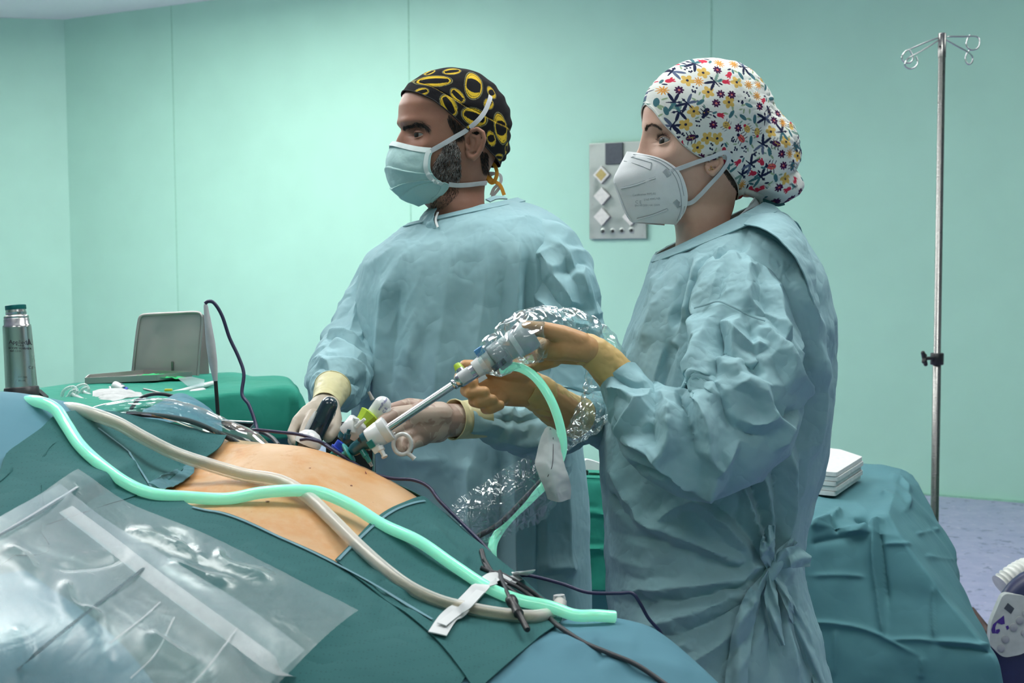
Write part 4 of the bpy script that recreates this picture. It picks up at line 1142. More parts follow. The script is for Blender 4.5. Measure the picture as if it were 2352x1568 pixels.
# cap
def cap_grid(hd, line, nth, nt, off, top=.115):
    """line: (local x of head outline, z) lower edge of the cap as z over x"""
    th = np.r_[np.linspace(-np.pi, 0, nth // 3, endpoint=False), np.linspace(0, np.pi, nth - nth // 3, endpoint=False)]
    lx = np.array(line)[:, 0]; lz = np.array(line)[:, 1]; o = np.argsort(lx); lx, lz = lx[o], lz[o]
    z0 = np.zeros(nth)
    for _ in range(6):
        x = hd.surf(th, z0)[:, 0]; z0 = .5 * z0 + .5 * np.interp(x, lx, lz)
    k = np.linspace(0, 1, nt)[:, None]; e = np.sin(k * np.pi / 2) ** .9
    z = z0[None] + (top - .0002 - z0[None]) * e
    return th, k, z, hd.surf(th[None] * np.ones((nt, 1)), z, off)
th, kk, zz, L = cap_grid(HM, [(.10, .080), (.085, .073), (.05, .052), (.02, .026), (.0, .008), (-.02, -.006), (-.05, -.032), (-.08, -.050), (-.11, -.056)], 540, 230, .0035)
hat = lambda x, y, z, s: np.exp(-((L[..., 0] - x) ** 2 + (L[..., 1] - y) ** 2 + (L[..., 2] - z) ** 2) / s ** 2)
rad = unitn(L - np.array([0, 0, .01]))
Lh = L.copy()
Lh += rad * (.010 * sstep(.0, -.10, L[..., 0]) * sstep(.10, .02, L[..., 2]))[..., None]                 # loose cloth behind
Lh += rad * (.004 * sstep(.06, .115, L[..., 2]))[..., None]
Lh += rad * (.0009 * np.sin(L[..., 2] * 260 + 4 * L[..., 1] / .05) * sstep(-.05, -.09, L[..., 0]))[..., None]
Lh += rad * (.0016 * pnoise(L, 28, 2))[..., None]
hm_line = np.abs(kk - .20) < .006
Lh += rad * (-.0012 * np.exp(-((kk - .20) / .012) ** 2))[..., None]
Lh += rad * (.0012 * (kk < .2))[..., None]
# print: yellow ovals with dark lens in the middle on black cotton (generic emblem)
uu, vv2 = L[..., 0].copy(), L[..., 2].copy()
col = np.zeros(L.shape) + np.array([.008, .008, .010])
Y = np.array([.62, .42, .03]); GR = np.array([.22, .22, .12])
def ovals(hd, L, col, items, ysign):
    sel = (L[..., 1] * ysign > -.012)
    for px, py, a, b, ang in items:
        c = hd.inv(px, py, .055)
        x, z = -(L[..., 0] - c[0]), L[..., 2] - c[2]; s = M_(1, 2.42)
        ca, sa = math.cos(ang), math.sin(ang); p, q = (x * ca + z * sa) / (a * s), (-x * sa + z * ca) / (b * s)
        r = np.hypot(p, q)
        ring = (r < 1.0) & (r > .88); out = (r < 1.13) & (r > 1.07)
        yel = (r < .84) & (np.abs(q) > .52 - .30 * p ** 2) 
        for msk, cc in ((r < 1.13, np.array([.008, .008, .01])), (out, GR), (ring, Y), (yel, Y)):
            col[msk & sel] = cc
items = [(1000, 188, 33, 11, .03), (1083, 200, 20, 29, -.25), (1043, 223, 18, 12, -.75), (1022, 246, 24, 15, -1.05), (970, 212, 13, 8, .3), (1042, 167, 20, 7, .2), (1078, 272, 28, 18, -.3), (1112, 243, 13, 11, .8), (1138, 295, 15, 30, .25), (1116, 318, 9, 15, .3), (1070, 300, 14, 9, .5), (1140, 355, 12, 7, .0), (1160, 335, 7, 12, .1), (935, 205, 8, 12, .0), (1105, 365, 8, 10, .1), (1000, 165, 12, 4, .5), (1125, 215, 10, 14, .4)]
ovals(HM, L, col, items, 1); ovals(HM, L, col, [(2 * 1034 - a[0] if False else a[0], a[1], a[2], a[3], -a[4]) for a in items], -1)
st = (np.abs(kk - .195) < .006) & (np.sin(th[None] * 220) > 0); col[np.broadcast_to(st, col.shape[:2])] = Y * .6
Xc = HM.world(Lh)
CAPM = obj('cap', Xc, gridF(Xc.shape[0], Xc.shape[1], True, True), MAT['print_cloth'], MAN, colors=col.reshape(-1, 3))
eg = np.r_[Xc[0], Xc[0][:1]]; V, F = tube(eg[::6], .0011, 200, 6, caps=False); obj('hem', V, F, plain('cap_hem', (.008, .008, .01, 1), .85), CAPM)
# gathered cloth knot at the back of the cap
pc = [capsule(P(1148, 318, 2.44), P(1160, 342, 2.45), .016, .011), capsule(P(1128, 352, 2.45), P(1152, 360, 2.46), .012, .010), capsule(P(1140, 330, 2.45), P(1136, 368, 2.46), .014, .006)]
kn = remesh('knot', pc, .003, 4, plain('knot_cloth', (.012, .012, .013, 1), .85), CAPM)
for k_, pl in enumerate(([(1120, 372), (1117, 392), (1128, 412), (1148, 425), (1158, 448)], [(1124, 372), (1136, 380), (1141, 400), (1132, 420), (1120, 412), (1118, 398)], [(1122, 378), (1118, 400), (1126, 418)])):
    w = np.array([P(a, b, 2.45 - .01 * k_) for a, b in pl]); V, F = ribbon(w, .007, np.array([.3, -.9, .2]), .001, 30); obj('cap_tie', V, F, MAT['orange'], CAPM)

# pleated mask
fp_ = [HM.inv(*a, 0.0) for a in [(903, 330), (896, 345), (890, 368), (892, 395), (899, 428), (914, 448), (935, 463), (962, 474)]]
sp_ = [HM.inv(a, b, y) for a, b, y in [(997, 345, .066), (990, 360, .0685), (989, 386, .070), (996, 402, .068), (1009, 415, .064), (1031, 425, .058), (1018, 446, .048), (985, 468, .030)]]
nv_, nu_ = 96, 90
fpr = catmull(np.array(fp_), nv_); spr = catmull(np.array(sp_), nv_)
a = np.linspace(-1, 1, nu_) * np.pi / 2
ca, sa = np.cos(a) ** .72, np.sign(np.sin(a)) * np.abs(np.sin(a)) ** 1.05
XM = np.zeros((nv_, nu_, 3))
XM[..., 0] = spr[:, None, 0] + (fpr[:, None, 0] - spr[:, None, 0]) * ca[None]
XM[..., 1] = spr[:, None, 1] * sa[None]
XM[..., 2] = fpr[:, None, 2] + (spr[:, None, 2] - fpr[:, None, 2]) * (np.abs(np.sin(a)) ** 1.6)[None]
v = np.linspace(0, 1, nv_)[:, None]; au = np.abs(a)[None] / (np.pi / 2)
rad = unitn(XM * np.array([1, 1, .3]) - np.array([.02, 0, -.02]))
pl = np.zeros((nv_, nu_))
for c0, c1, amp in ((.36, .40, .0040), (.60, .56, .0045), (.78, .62, .0035)):
    cc_ = c0 + (c1 - c0) * au; t = (v - cc_) / .10
    pl += amp * np.where(t < 0, 0, np.exp(-t * 1.2)) * sstep(-.02, .02, v - cc_) * (1 - .25 * au)
pl += .0018 * pnoise(XM * np.array([1, 1, 1.0]), 45, 4) * sstep(0, .15, v)
nb = .003 * np.exp(-((v - .02) / .05) ** 2) * np.exp(-(a[None] / .5) ** 2)
XM = XM + rad * (pl + nb)[..., None]
XMw = HM.world(XM)
V, F = shell(XMw[:, ::-1], .001)
MASKM = obj('face_mask', V, F, MAT['mask'], MAN)
def strip_on_grid(X, rows, cols, w, nm, parent, m, off=.0008):
    p = np.array([X[r, c] for r, c in zip(rows, cols)]); N = gnormals(X); n = np.array([N[r, c] for r, c in zip(rows, cols)])
    n = np.array([q if (q @ (CAM - pp)) > 0 else -q for q, pp in zip(n, p)])
    V, F = ribbon(p + n * off, w, n, .0008, 60); return obj(nm, V, F, m, parent)
strip_on_grid(XMw, [1] * 30, np.linspace(1, nu_ - 2, 30).astype(int), .010, 'top_binding', MASKM, MAT['mask_edge'])
strip_on_grid(XMw, np.linspace(1, 66, 24).astype(int), [nu_ - 3] * 24, .008, 'side_binding', MASKM, MAT['mask_edge'])
strip_on_grid(XMw, np.linspace(66, 92, 14).astype(int), [nu_ - 3] * 14, .007, 'side_binding', MASKM, MAT['mask'])
HB = bvh_of(BM, CAPM)
q, n = path_on(HB, [(995, 344), (1018, 330), (1045, 314), (1070, 299), (1095, 278), (1112, 256), (1122, 232), (1124, 222)], .003, 2.36)
q[0] = XMw[2, nu_ - 2]
V, F = ribbon(q, .0085, n, .001, 50); obj('tie_strap', V, F, MAT['strap'], MASKM)
q, n = path_on(HB, [(1028, 425), (1050, 424), (1075, 423), (1100, 420), (1114, 419)], .003, 2.40)
q[0] = HM.world(spr[66]); V, F = ribbon(q, .0085, n, .001, 40); obj('tie_strap', V, F, MAT['strap'], MASKM)
for pl_ in ([(1114, 418), (1130, 400), (1148, 402), (1150, 418), (1135, 432), (1128, 448)], [(1112, 400), (1128, 398), (1145, 400)], [(1152, 425), (1140, 440), (1130, 452)]):
    V, F = ribbon(np.array([P(a_, b_, 2.46) for a_, b_ in pl_]), .006, np.array([.2, -1, .1]), .0008, 30); obj('tie_end', V, F, MAT['strap'], MASKM)
V, F = ribbon(np.array([P(1122, 224, 2.44), P(1130, 215, 2.47), P(1136, 228, 2.47)]), .008, np.array([.5, -.8, .3]), .001, 14); obj('tie_end', V, F, MAT['strap'], MASKM)
# ------------------------------------------------------------------ surgeon (woman)
WOM = empty('person', (P(1640, 1000, 2.08)[0], 2.08, 0), 'woman in blue gown, floral cap and white respirator holding the camera', 'person')
HW = Head(1606, 326, 2.07, math.radians(12), math.radians(4), .955, .97, .86, .85, .15, .0045)
D0 = 2.08
RW = [side_ring((1503, 590), (1752, 470), D0, .080), side_ring((1498, 600), (1778, 480), D0, .098), side_ring((1490, 630), (1838, 548), D0, .160),
      side_ring((1474, 680), (1880, 630), D0, .190), side_ring((1448, 750), (1897, 720), D0, .195), side_ring((1415, 850), (1902, 830), D0, .195), side_ring((1388, 950), (1896, 940), D0, .195),
      side_ring((1378, 1060), (1876, 1050), D0, .19), side_ring((1385, 1160), (1846, 1160), D0, .185), side_ring((1390, 1260), (1834, 1265), D0, .185), side_ring((1395, 1360), (1850, 1370), D0, .20),
      side_ring((1402, 1480), (1878, 1480), D0, .215), side_ring((1405, 1650), (1905, 1650), D0, .225), side_ring((1400, 2300), (1930, 2300), D0, .235)]
X = fix_out(ring_loft(RW, 124, 124, 2.4))
TIE = (1768, 1308)
ln = [([(1515, 620), (1510, 700), (1480, 800)], 22, .010), ([(1580, 580), (1562, 660), (1548, 760)], 12, -.016), ([(1610, 590), (1590, 680), (1570, 740)], 14, .012), ([(1640, 580), (1612, 640), (1596, 700)], 9, -.014),
      ([(1665, 560), (1640, 620), (1622, 690)], 12, .012), ([(1730, 500), (1700, 560), (1668, 640)], 9, -.012), ([(1545, 780), (1530, 840), (1520, 900)], 14, -.010),
      ([(1830, 620), (1862, 760), (1868, 900)], 18, .012), ([(1845, 800), (1850, 950), (1830, 1050)], 14, -.014), ([(1880, 800), (1882, 950), (1862, 1050)], 12, .010),
      # pulls to the tie
      ([(1420, 1180), (1560, 1230), (1700, 1290), (1760, 1306)], 11, .011), ([(1410, 1215), (1560, 1262), (1700, 1305), (1756, 1310)], 9, -.010), ([(1400, 1355), (1560, 1350), (1680, 1330), (1756, 1312)], 14, .014), ([(1400, 1382), (1560, 1376), (1690, 1350), (1756, 1318)], 10, -.013),
      ([(1560, 1120), (1660, 1200), (1740, 1285)], 12, .012), ([(1600, 1120), (1690, 1200), (1752, 1285)], 8, -.012), ([(1690, 1080), (1730, 1180), (1762, 1285)], 10, .014), ([(1712, 1070), (1745, 1180), (1766, 1285)], 8, -.015),
      ([(1745, 1060), (1765, 1180), (1772, 1285)], 10, .013), ([(1775, 1040), (1790, 1160), (1782, 1285)], 8, -.016), ([(1812, 1030), (1818, 1150), (1796, 1270)], 12, .014), ([(1845, 1040), (1830, 1150), (1806, 1270)], 8, -.012),
      ([(1440, 1440), (1560, 1420), (1680, 1370), (1750, 1330)], 14, .012), ([(1440, 1470), (1580, 1450), (1700, 1385), (1758, 1335)], 10, -.010), ([(1560, 1540), (1660, 1470), (1740, 1350)], 16, .012),
      ([(1640, 1560), (1720, 1460), (1762, 1350)], 10, -.012), ([(1790, 1340), (1800, 1450), (1830, 1560)], 12, .012), ([(1770, 1345), (1770, 1450), (1775, 1560)], 10, -.010), ([(1812, 1340), (1840, 1450), (1880, 1560)], 9, -.014), ([(1700, 1500), (1690, 1560), (1680, 1640)], 16, .01),
      ([(1420, 1060), (1440, 1130), (1490, 1210)], 14, .008), ([(1400, 1120), (1420, 1160), (1470, 1215)], 9, -.007), ([(1400, 1260), (1450, 1300), (1520, 1310)], 10, .006), ([(1430, 1500), (1520, 1500), (1600, 1470)], 14, .008), ([(1500, 1200), (1560, 1160), (1600, 1150)], 10, .006)]
X = folds(X, ln, True)
vv = np.linspace(0, 1, 124)[:, None]
pin = (sstep(0, .05, vv) * .8 + .2) * np.ones((124, 124))
X = wrinkle(X, 1.05, 1.04, True, 95, .015, .004, .07, .12, seed=41, pin=pin, aniso=(1, 1, .6))
GW = garment('gown', X, WOM, MAT['gown'], ca=.0065, cs=13, ani=(1, 1, .7), seed=5)
# neck binding
XN = fix_out(ring_loft([side_ring((1506, 586), (1748, 466), D0, .076), side_ring((1502, 592), (1756, 471), D0, .083), side_ring((1498, 602), (1782, 484), D0, .101)], 10, 120, 2.4)); XN = XN + gnormals(XN, True) * .002
V, F = shell(XN, .002, True); obj('neck_binding', V, F, MAT['gown'], GW)
# folded-back shoulder flap of the gown wrap at the back
ctl = np.array([[(1700, 520, 1.99), (1725, 498, 2.02), (1752, 486, 2.08)], [(1745, 530, 1.93), (1775, 505, 1.98), (1800, 500, 2.07)], [(1790, 565, 1.90), (1822, 545, 1.96), (1838, 548, 2.07)], [(1830, 620, 1.89), (1858, 610, 1.96), (1872, 620, 2.06)], [(1858, 700, 1.90), (1884, 700, 1.97), (1894, 705, 2.06)], [(1872, 800, 1.92), (1898, 800, 1.98), (1904, 805, 2.06)], [(1872, 900, 1.93), (1897, 900, 1.99), (1902, 905, 2.06)], [(1860, 1000, 1.94), (1886, 1000, 2.0), (1892, 1005, 2.06)]], float)
def ctl_grid(ctl, n, m):
    W3 = np.array([[P(*c) for c in r] for r in ctl])
    A_ = np.array([catmull(W3[:, j], n) for j in range(W3.shape[1])])
    return np.array([catmull(A_[:, i], m) for i in range(n)])
Xf = ctl_grid(ctl, 50, 22); Xf = Xf + np.array([.004, -.012, .004])
Xf = wrinkle(Xf, 1.03, 1.04, False, 90, .008, .003, .05, .12, seed=44); V, F = shell(dense(Xf), -.0016); obj('wrap_flap', V, F, MAT['gown'], GW)
# back ties at the nape and dark inner edge
ctl = np.array([[(1745, 470, 2.10), (1762, 478, 2.11), (1775, 484, 2.12)], [(1770, 470, 2.12), (1800, 490, 2.12), (1815, 500, 2.12)], [(1800, 495, 2.12), (1836, 520, 2.12), (1840, 540, 2.12)], [(1820, 530, 2.12), (1843, 556, 2.12), (1846, 580, 2.12)], [(1836, 580, 2.12), (1846, 600, 2.12), (1852, 610, 2.12)]], float)
Xf = ctl_grid(ctl, 30, 12); Xf = wrinkle(Xf, 1.04, 1.04, False, 60, .006, .003, .03, .1, seed=45); V, F = shell(Xf, -.0016); obj('collar_ruffle', V, F, MAT['drape_table'], GW)
V, F = ribbon(np.array([P(1748, 462, 2.09), P(1770, 462, 2.09), P(1785, 469, 2.09), P(1801, 466, 2.09)]), .008, np.array([0, -.9, .4]), .0012, 20); obj('nape_tie', V, F, MAT['drape_table'], GW)
# white scrub collar
ctl = np.array([[(1640, 540, 1.995), (1668, 520, 2.005)], [(1678, 512, 2.00), (1700, 492, 2.02)], [(1708, 488, 2.02), (1730, 462, 2.05)], [(1738, 474, 2.05), (1736, 452, 2.08)], [(1750, 488, 2.06), (1742, 460, 2.09)]], float)
Xf = ctl_grid(ctl, 30, 8); V, F = shell(Xf, -.002); obj('scrub_collar', V, F, plain('pale_scrub', (.52, .58, .60, 1), .8), WOM)
# sleeves
SW_ = [(1668, 640, 1.98), (1690, 690, 1.93), (1706, 790, 1.89), (1706, 890, 1.85), (1680, 975, 1.82), (1600, 1015, 1.81), (1520, 985, 1.82), (1460, 925, 1.85), (1418, 868, 1.87)]
slw = [([(1640, 715), (1625, 790), (1590, 880)], 11, .012), ([(1660, 712), (1650, 800), (1640, 880)], 8, -.010), ([(1695, 720), (1690, 800), (1700, 880)], 11, .010), ([(1720, 735), (1730, 800), (1745, 880)], 8, -.009), ([(1665, 600), (1655, 650), (1645, 700)], 9, -.008), ([(1720, 590), (1715, 650), (1712, 710)], 9, .008), ([(1748, 600), (1752, 680), (1758, 740)], 8, -.008), ([(1775, 640), (1790, 720), (1800, 800)], 9, .010),([(1690, 1020), (1650, 1080), (1625, 1138)], 12, .016), ([(1560, 880), (1580, 960), (1600, 1060)], 13, -.012), ([(1595, 900), (1625, 980), (1640, 1080)], 14, .016), ([(1510, 850), (1500, 930), (1490, 1030)], 10, -.010), ([(1530, 920), (1540, 1000), (1520, 1060)], 14, .016),
      ([(1430, 1010), (1490, 1030), (1560, 1090), (1620, 1130)], 12, .016), ([(1440, 1060), (1520, 1095), (1600, 1135)], 9, -.010), ([(1600, 720), (1620, 820), (1600, 900)], 16, .012), ([(1640, 720), (1660, 800), (1740, 860)], 11, -.010), ([(1660, 730), (1700, 780), (1760, 800)], 12, .010),
      ([(1755, 740), (1790, 830), (1815, 900)], 10, .012), ([(1780, 780), (1820, 870), (1878, 930)], 9, .016), ([(1770, 930), (1810, 950), (1850, 940)], 9, -.012), ([(1690, 880), (1740, 900), (1770, 960), (1700, 980)], 12, .014), ([(1650, 900), (1680, 970), (1760, 1010)], 10, -.014), ([(1770, 960), (1800, 990), (1780, 1030)], 10, .012),
      ([(1390, 890), (1430, 900), (1470, 930)], 8, .010), ([(1400, 860), (1450, 880), (1500, 880)], 7, -.010), ([(1420, 1000), (1450, 950), (1490, 910)], 9, .012)]
sw1 = sleeve(SW_, [74, 108, 124, 136, 140, 128, 104, 72, 46], 74, 66, 'sleeve', GW, MAT['gown'], slw, su=1.06, sv=1.08, D=.022, seed=51, wl=.10, ca=.0065)
sw2 = sleeve([(1650, 660, 2.20), (1660, 780, 2.26), (1650, 920, 2.28), (1560, 990, 2.25), (1450, 985, 2.18), (1370, 965, 2.10), (1330, 955, 2.06)], [80, 85, 90, 85, 70, 58, 46], 60, 52, 'sleeve', GW, MAT['gown'], seed=52, D=.02, su=1.06, sv=1.09, ca=.006)
# arm-hole seams
NEAR = bvh_of(GW, sw1)
q, n = path_on(NEAR, [(1598, 712), (1625, 703), (1655, 698), (1690, 712), (1725, 730), (1755, 742)], .0045, 1.9)
V, F = ribbon(q, .0022, n, .0008, 40); obj('seam', V, F, MAT['gown_seam'], GW)
# bow of the waist tie
GWB = bvh_of(GW)
BOWP, _ = hit(GWB, TIE[0], TIE[1], .006, 1.9); bd = project(BOWP)[2]
pc = [capsule(BOWP + np.array([-.006, -.004, -.008]), BOWP + np.array([.006, -.004, .010]), .010, .009)]
bow = remesh('tie_knot', pc, .002, 3, MAT['gown'], GW)
def leaf(nm, path, wpx, dz, seed, parent):
    """crumpled strip of gown cloth along a pixel path, standing dz in front of the gown"""
    c = catmull(np.array(path, float), 34); w = np.interp(np.linspace(0, 1, 34), np.linspace(0, 1, len(wpx)), wpx); z = np.interp(np.linspace(0, 1, 34), np.linspace(0, 1, len(dz)), dz)
    t = np.gradient(c, axis=0); t /= np.linalg.norm(t, axis=1)[:, None]; nrm = np.stack([-t[:, 1], t[:, 0]], 1)
    X = np.zeros((34, 9, 3))
    for i in range(34):
        for j, u in enumerate(np.linspace(-1, 1, 9)):
            q = c[i] + nrm[i] * u * w[i] / 2; h = hit(GWB, q[0], q[1], 0)[0]; d = min(project(h)[2] if h is not None else 9, bd + .02)
            X[i, j] = P(q[0], q[1], d - z[i] - .006 * (1 - u * u) * math.sin(i / 33 * 3.1) - .004 * math.sin(u * 3 + i * .3))
    X = wrinkle(X, 1.06, 1.03, False, 50, .004, .002, .02, .1, seed=seed); V, F = shell(dense(X), .0012); obj(nm, V, F, MAT['gown'], parent)
leaf('tie_loop', [(1768, 1304), (1762, 1265), (1770, 1206)], [10, 32, 34, 16], [.012, .03, .024], 1, bow); leaf('tie_loop', [(1771, 1306), (1812, 1280), (1862, 1288)], [10, 40, 50, 22], [.012, .03, .02], 2, bow)
leaf('tie_loop', [(1772, 1304), (1792, 1270), (1826, 1240)], [8, 20, 14], [.010, .016, .012], 3, bow)
leaf('tie_end', [(1766, 1312), (1730, 1370), (1706, 1450), (1688, 1590)], [10, 34, 46, 50], [.010, .016, .012, .010], 4, bow)
leaf('tie_loop', [(1769, 1316), (1774, 1390), (1796, 1482)], [8, 30, 26, 14], [.012, .022, .016], 5, bow)
leaf('tie_end', [(1774, 1314), (1810, 1380), (1850, 1470), (1892, 1590)], [8, 22, 24, 24], [.010, .014, .012, .012], 6, bow)
# body
torw = [((RW[1][0] + np.array([0, 0, .0])), RW[1][1] * .55, RW[1][2] * .60)] + [(RW[i][0], RW[i][1] * .78, RW[i][2] * .78) for i in (3, 5, 7, 9)]
hx = RW[10][0]
def legw(cx, cy): return ([(cx, cy, .90), (cx, cy, .5), (cx + .02, cy, .12), (cx + .01, cy, .05), (cx - .13, cy, .035)], [.08, .06, .042, .042, .033])
add_eye(HW, 1500, 323, .0335, up=.50, dn=.30, tilt=.10, depth=.0015)
BW = head_body(HW, WOM, MAT['skin_w'], torw, [legw(hx[0], hx[1] - .09), legw(hx[0], hx[1] + .09)],
     [([P(*p) for p in SW_[1:]], [.03, .035, .035, .035, .032, .030, .026, .022]), ([P(*p) for p in [(1650, 680, 2.22), (1660, 800, 2.26), (1640, 930, 2.27), (1560, 985, 2.25), (1450, 980, 2.18), (1340, 957, 2.07)]], [.035, .035, .035, .032, .028, .024])])
BWB = bvh_of(BW)
ear(HW, .004, -.035, .069, WOM, MAT['skin_w'], .80, tuck=.15)
lidw = eyeball(HW, 0, WOM, (.96, .10, .02)); lidw2 = eyeball(HW, 1, WOM, (.96, .10, .02))
brow(HW, BWB, [(1483, 301), (1488, 292), (1498, 287), (1508, 289), (1518, 296)], 2.6, 420, MAT['hair_brown'], WOM, .0045, r=.00014)
W0, f_, l_, u_, rs_ = lidw
rt, dr = [], []
for az in np.linspace(-.95, .98, 46):
    el = .50 * max(0, 1 - min(1, abs(az) / 1.02) ** 2) ** .75 + .10 * az + .03
    d_ = f_ * math.cos(el) * math.cos(az) + l_ * math.cos(el) * math.sin(az) + u_ * math.sin(el)
    rt.append(W0 + d_ * rs_ * 1.13); dr.append(d_ * 1.0 + u_ * .15 + l_ * .3 * az)
strands('eyelashes', rt, dr, .0050, .0003, MAT['hair_dark'], WOM, bend=np.repeat((u_ * .4)[None], 46, 0), seed=8)
rt, dr = [], []
W1 = lidw2[0]
for az in np.linspace(-.6, .6, 14):
    d_ = unit(HW.vec((1, -.1 + az * .4, .25))); rt.append(W1 + d_ * rs_ * 1.1); dr.append(d_ + HW.vec((0, 0, .3)))
strands('eyelashes', rt, dr, .005, .00035, MAT['hair_dark'], WOM, seed=9)
# hair at temple and nape
pts = on_pixels(BWB, [(1580, 318), (1610, 345), (1640, 362), (1625, 372), (1600, 352)], 260, 2)
strands('temple_hair', [p[0] for p in pts], [p[1] * .12 + HW.vec((-.6, 0, -.6)) for p in pts], .014, .0002, MAT['hair_brown'], WOM, seed=3)
pts = on_pixels(BWB, [(1660, 395), (1690, 400), (1720, 425), (1728, 460), (1716, 480), (1700, 450), (1680, 425)], 1800, 4)
strands('nape_hair', [p[0] for p in pts], [p[1] * .12 + HW.vec((-.7, 0, .5)) for p in pts], .022, .00025, MAT['hair_brown'], WOM, seed=5)

# bouffant cap
nth, nt = 720, 400
th = np.r_[np.linspace(-np.pi, 0, 220, endpoint=False), np.linspace(0, np.pi, 500, endpoint=False)]
edge_px = [(1478, 240), (1500, 252), (1530, 275), (1560, 303), (1590, 335), (1615, 355), (1640, 370), (1664, 378), (1690, 402), (1716, 425), (1740, 455)]
el_ = np.array([HW.inv(a_, b_, y_) for (a_, b_), y_ in zip(edge_px, [.02, .045, .058, .066, .072, .075, .078, .080, .075, .062, .03])])
te = np.r_[0, np.arctan2(el_[:, 1], el_[:, 0]), np.pi]; ze = np.r_[el_[0, 2] + .004, el_[:, 2], el_[-1, 2] - .004]
o_ = np.argsort(te); z0 = np.interp(np.abs(th), te[o_], ze[o_])
z0 = np.convolve(np.r_[z0[-12:], z0, z0[:12]], np.ones(25) / 25, 'valid')
E0 = HW.surf(th, z0, .0025)
C0 = np.array([-.02, 0, .025])
d0 = unitn(E0 - C0); r0 = np.linalg.norm(E0 - C0, axis=1)
pole = unit(np.array([.0, 0, 1.0]))
k = np.linspace(0, 1, nt)[:, None, None]
ang = np.arccos(np.clip(d0 @ pole, -1, 1))[None, :, None]
dirs = (np.sin((1 - k) * ang) * d0[None] + np.sin(k * ang) * pole) / np.sin(ang)
dirs = unitn(dirs)
def ell_r(d, c, ax_):
    """distance along d from C0 to ellipsoid surface (0 when missed)"""
    o = (C0 - np.array(c)) / np.array(ax_); dd = d / np.array(ax_)
    A = (dd ** 2).sum(-1); B = (dd * o).sum(-1); C = (o ** 2).sum() - 1; disc = B * B - A * C
    return np.maximum(0, np.where(disc > 0, (-B + np.sqrt(np.maximum(disc, 0))) / A, 0))
rr = np.stack([ell_r(dirs, (0, 0, .025), (.107, .088, .108)), ell_r(dirs, (-.03, 0, .035), (.095, .090, .102)), ell_r(dirs, (-.10, 0, -.010), (.072, .080, .075)), ell_r(dirs, (-.130, 0, -.062), (.050, .060, .040))], -1)
pw = 14.0
rb = (rr ** pw).sum(-1) ** (1 / pw)
ks = k[..., 0]
bl = sstep(0, .22, ks)
r_ = r0[None] * (1 - bl) + rb * bl
r_ = np.maximum(r_, 0.02)
Lw = C0 + dirs * r_[..., None]
# soft folds of the loose cloth
aft = sstep(.02, -.10, Lw[..., 0])
r_ = r_ + .0045 * aft * pnoise(Lw * np.array([1.0, 1, .6]), 34, 5) + .003 * aft * np.abs(pnoise(Lw * np.array([.6, 1, 1.2]), 60, 6)) + .0018 * pnoise(Lw, 26, 7) * sstep(0, .1, ks) + .003 * aft * np.sin(Lw[..., 0] * 95 + Lw[..., 2] * 120) * sstep(.06, -.06, Lw[..., 2]) * sstep(0, .2, ks)
r_ = r_ + .0015 * np.exp(-((ks - .015) / .012) ** 2)
Lw = C0 + dirs * r_[..., None]
Xc = HW.world(Lw)
# floral and insect print painted per vertex on the cotton
s_ = M_(1, 2.0) / HW.sc
U_, V_ = -Lw[..., 0] / s_, Lw[..., 2] / s_
side = np.where(Lw[..., 1] >= 0, 0, 1)
col = np.zeros(Lw.shape) + np.array([.72, .74, .70])
pal = dict(navy=(.015, .02, .06), teal=(.06, .17, .20), sage=(.20, .32, .28), red=(.55, .03, .07), coral=(.62, .10, .10), orange=(.66, .30, .06), yellow=(.66, .44, .12), plum=(.06, .01, .06), leaf=(.30, .40, .25), slate=(.10, .13, .22))
def el(msk0, uu, vv, cx, cz, a_, b_, t, c):
    ct, st_ = math.cos(t), math.sin(t); p = ((uu - cx) * ct + (vv - cz) * st_) / a_; q = (-(uu - cx) * st_ + (vv - cz) * ct) / b_
    m = msk0.copy(); m[m] = (p * p + q * q) < 1; col[m] = pal[c]
rng = np.random.RandomState(5)
cells = []
for sd in (0, 1):
    g = 29
    for iy in range(-9, 8):
        for ix in range(-9, 14):
            cells.append((ix * g + (iy % 2) * g * .5 + rng.uniform(-5, 5), iy * g * .88 + rng.uniform(-5, 5), sd))
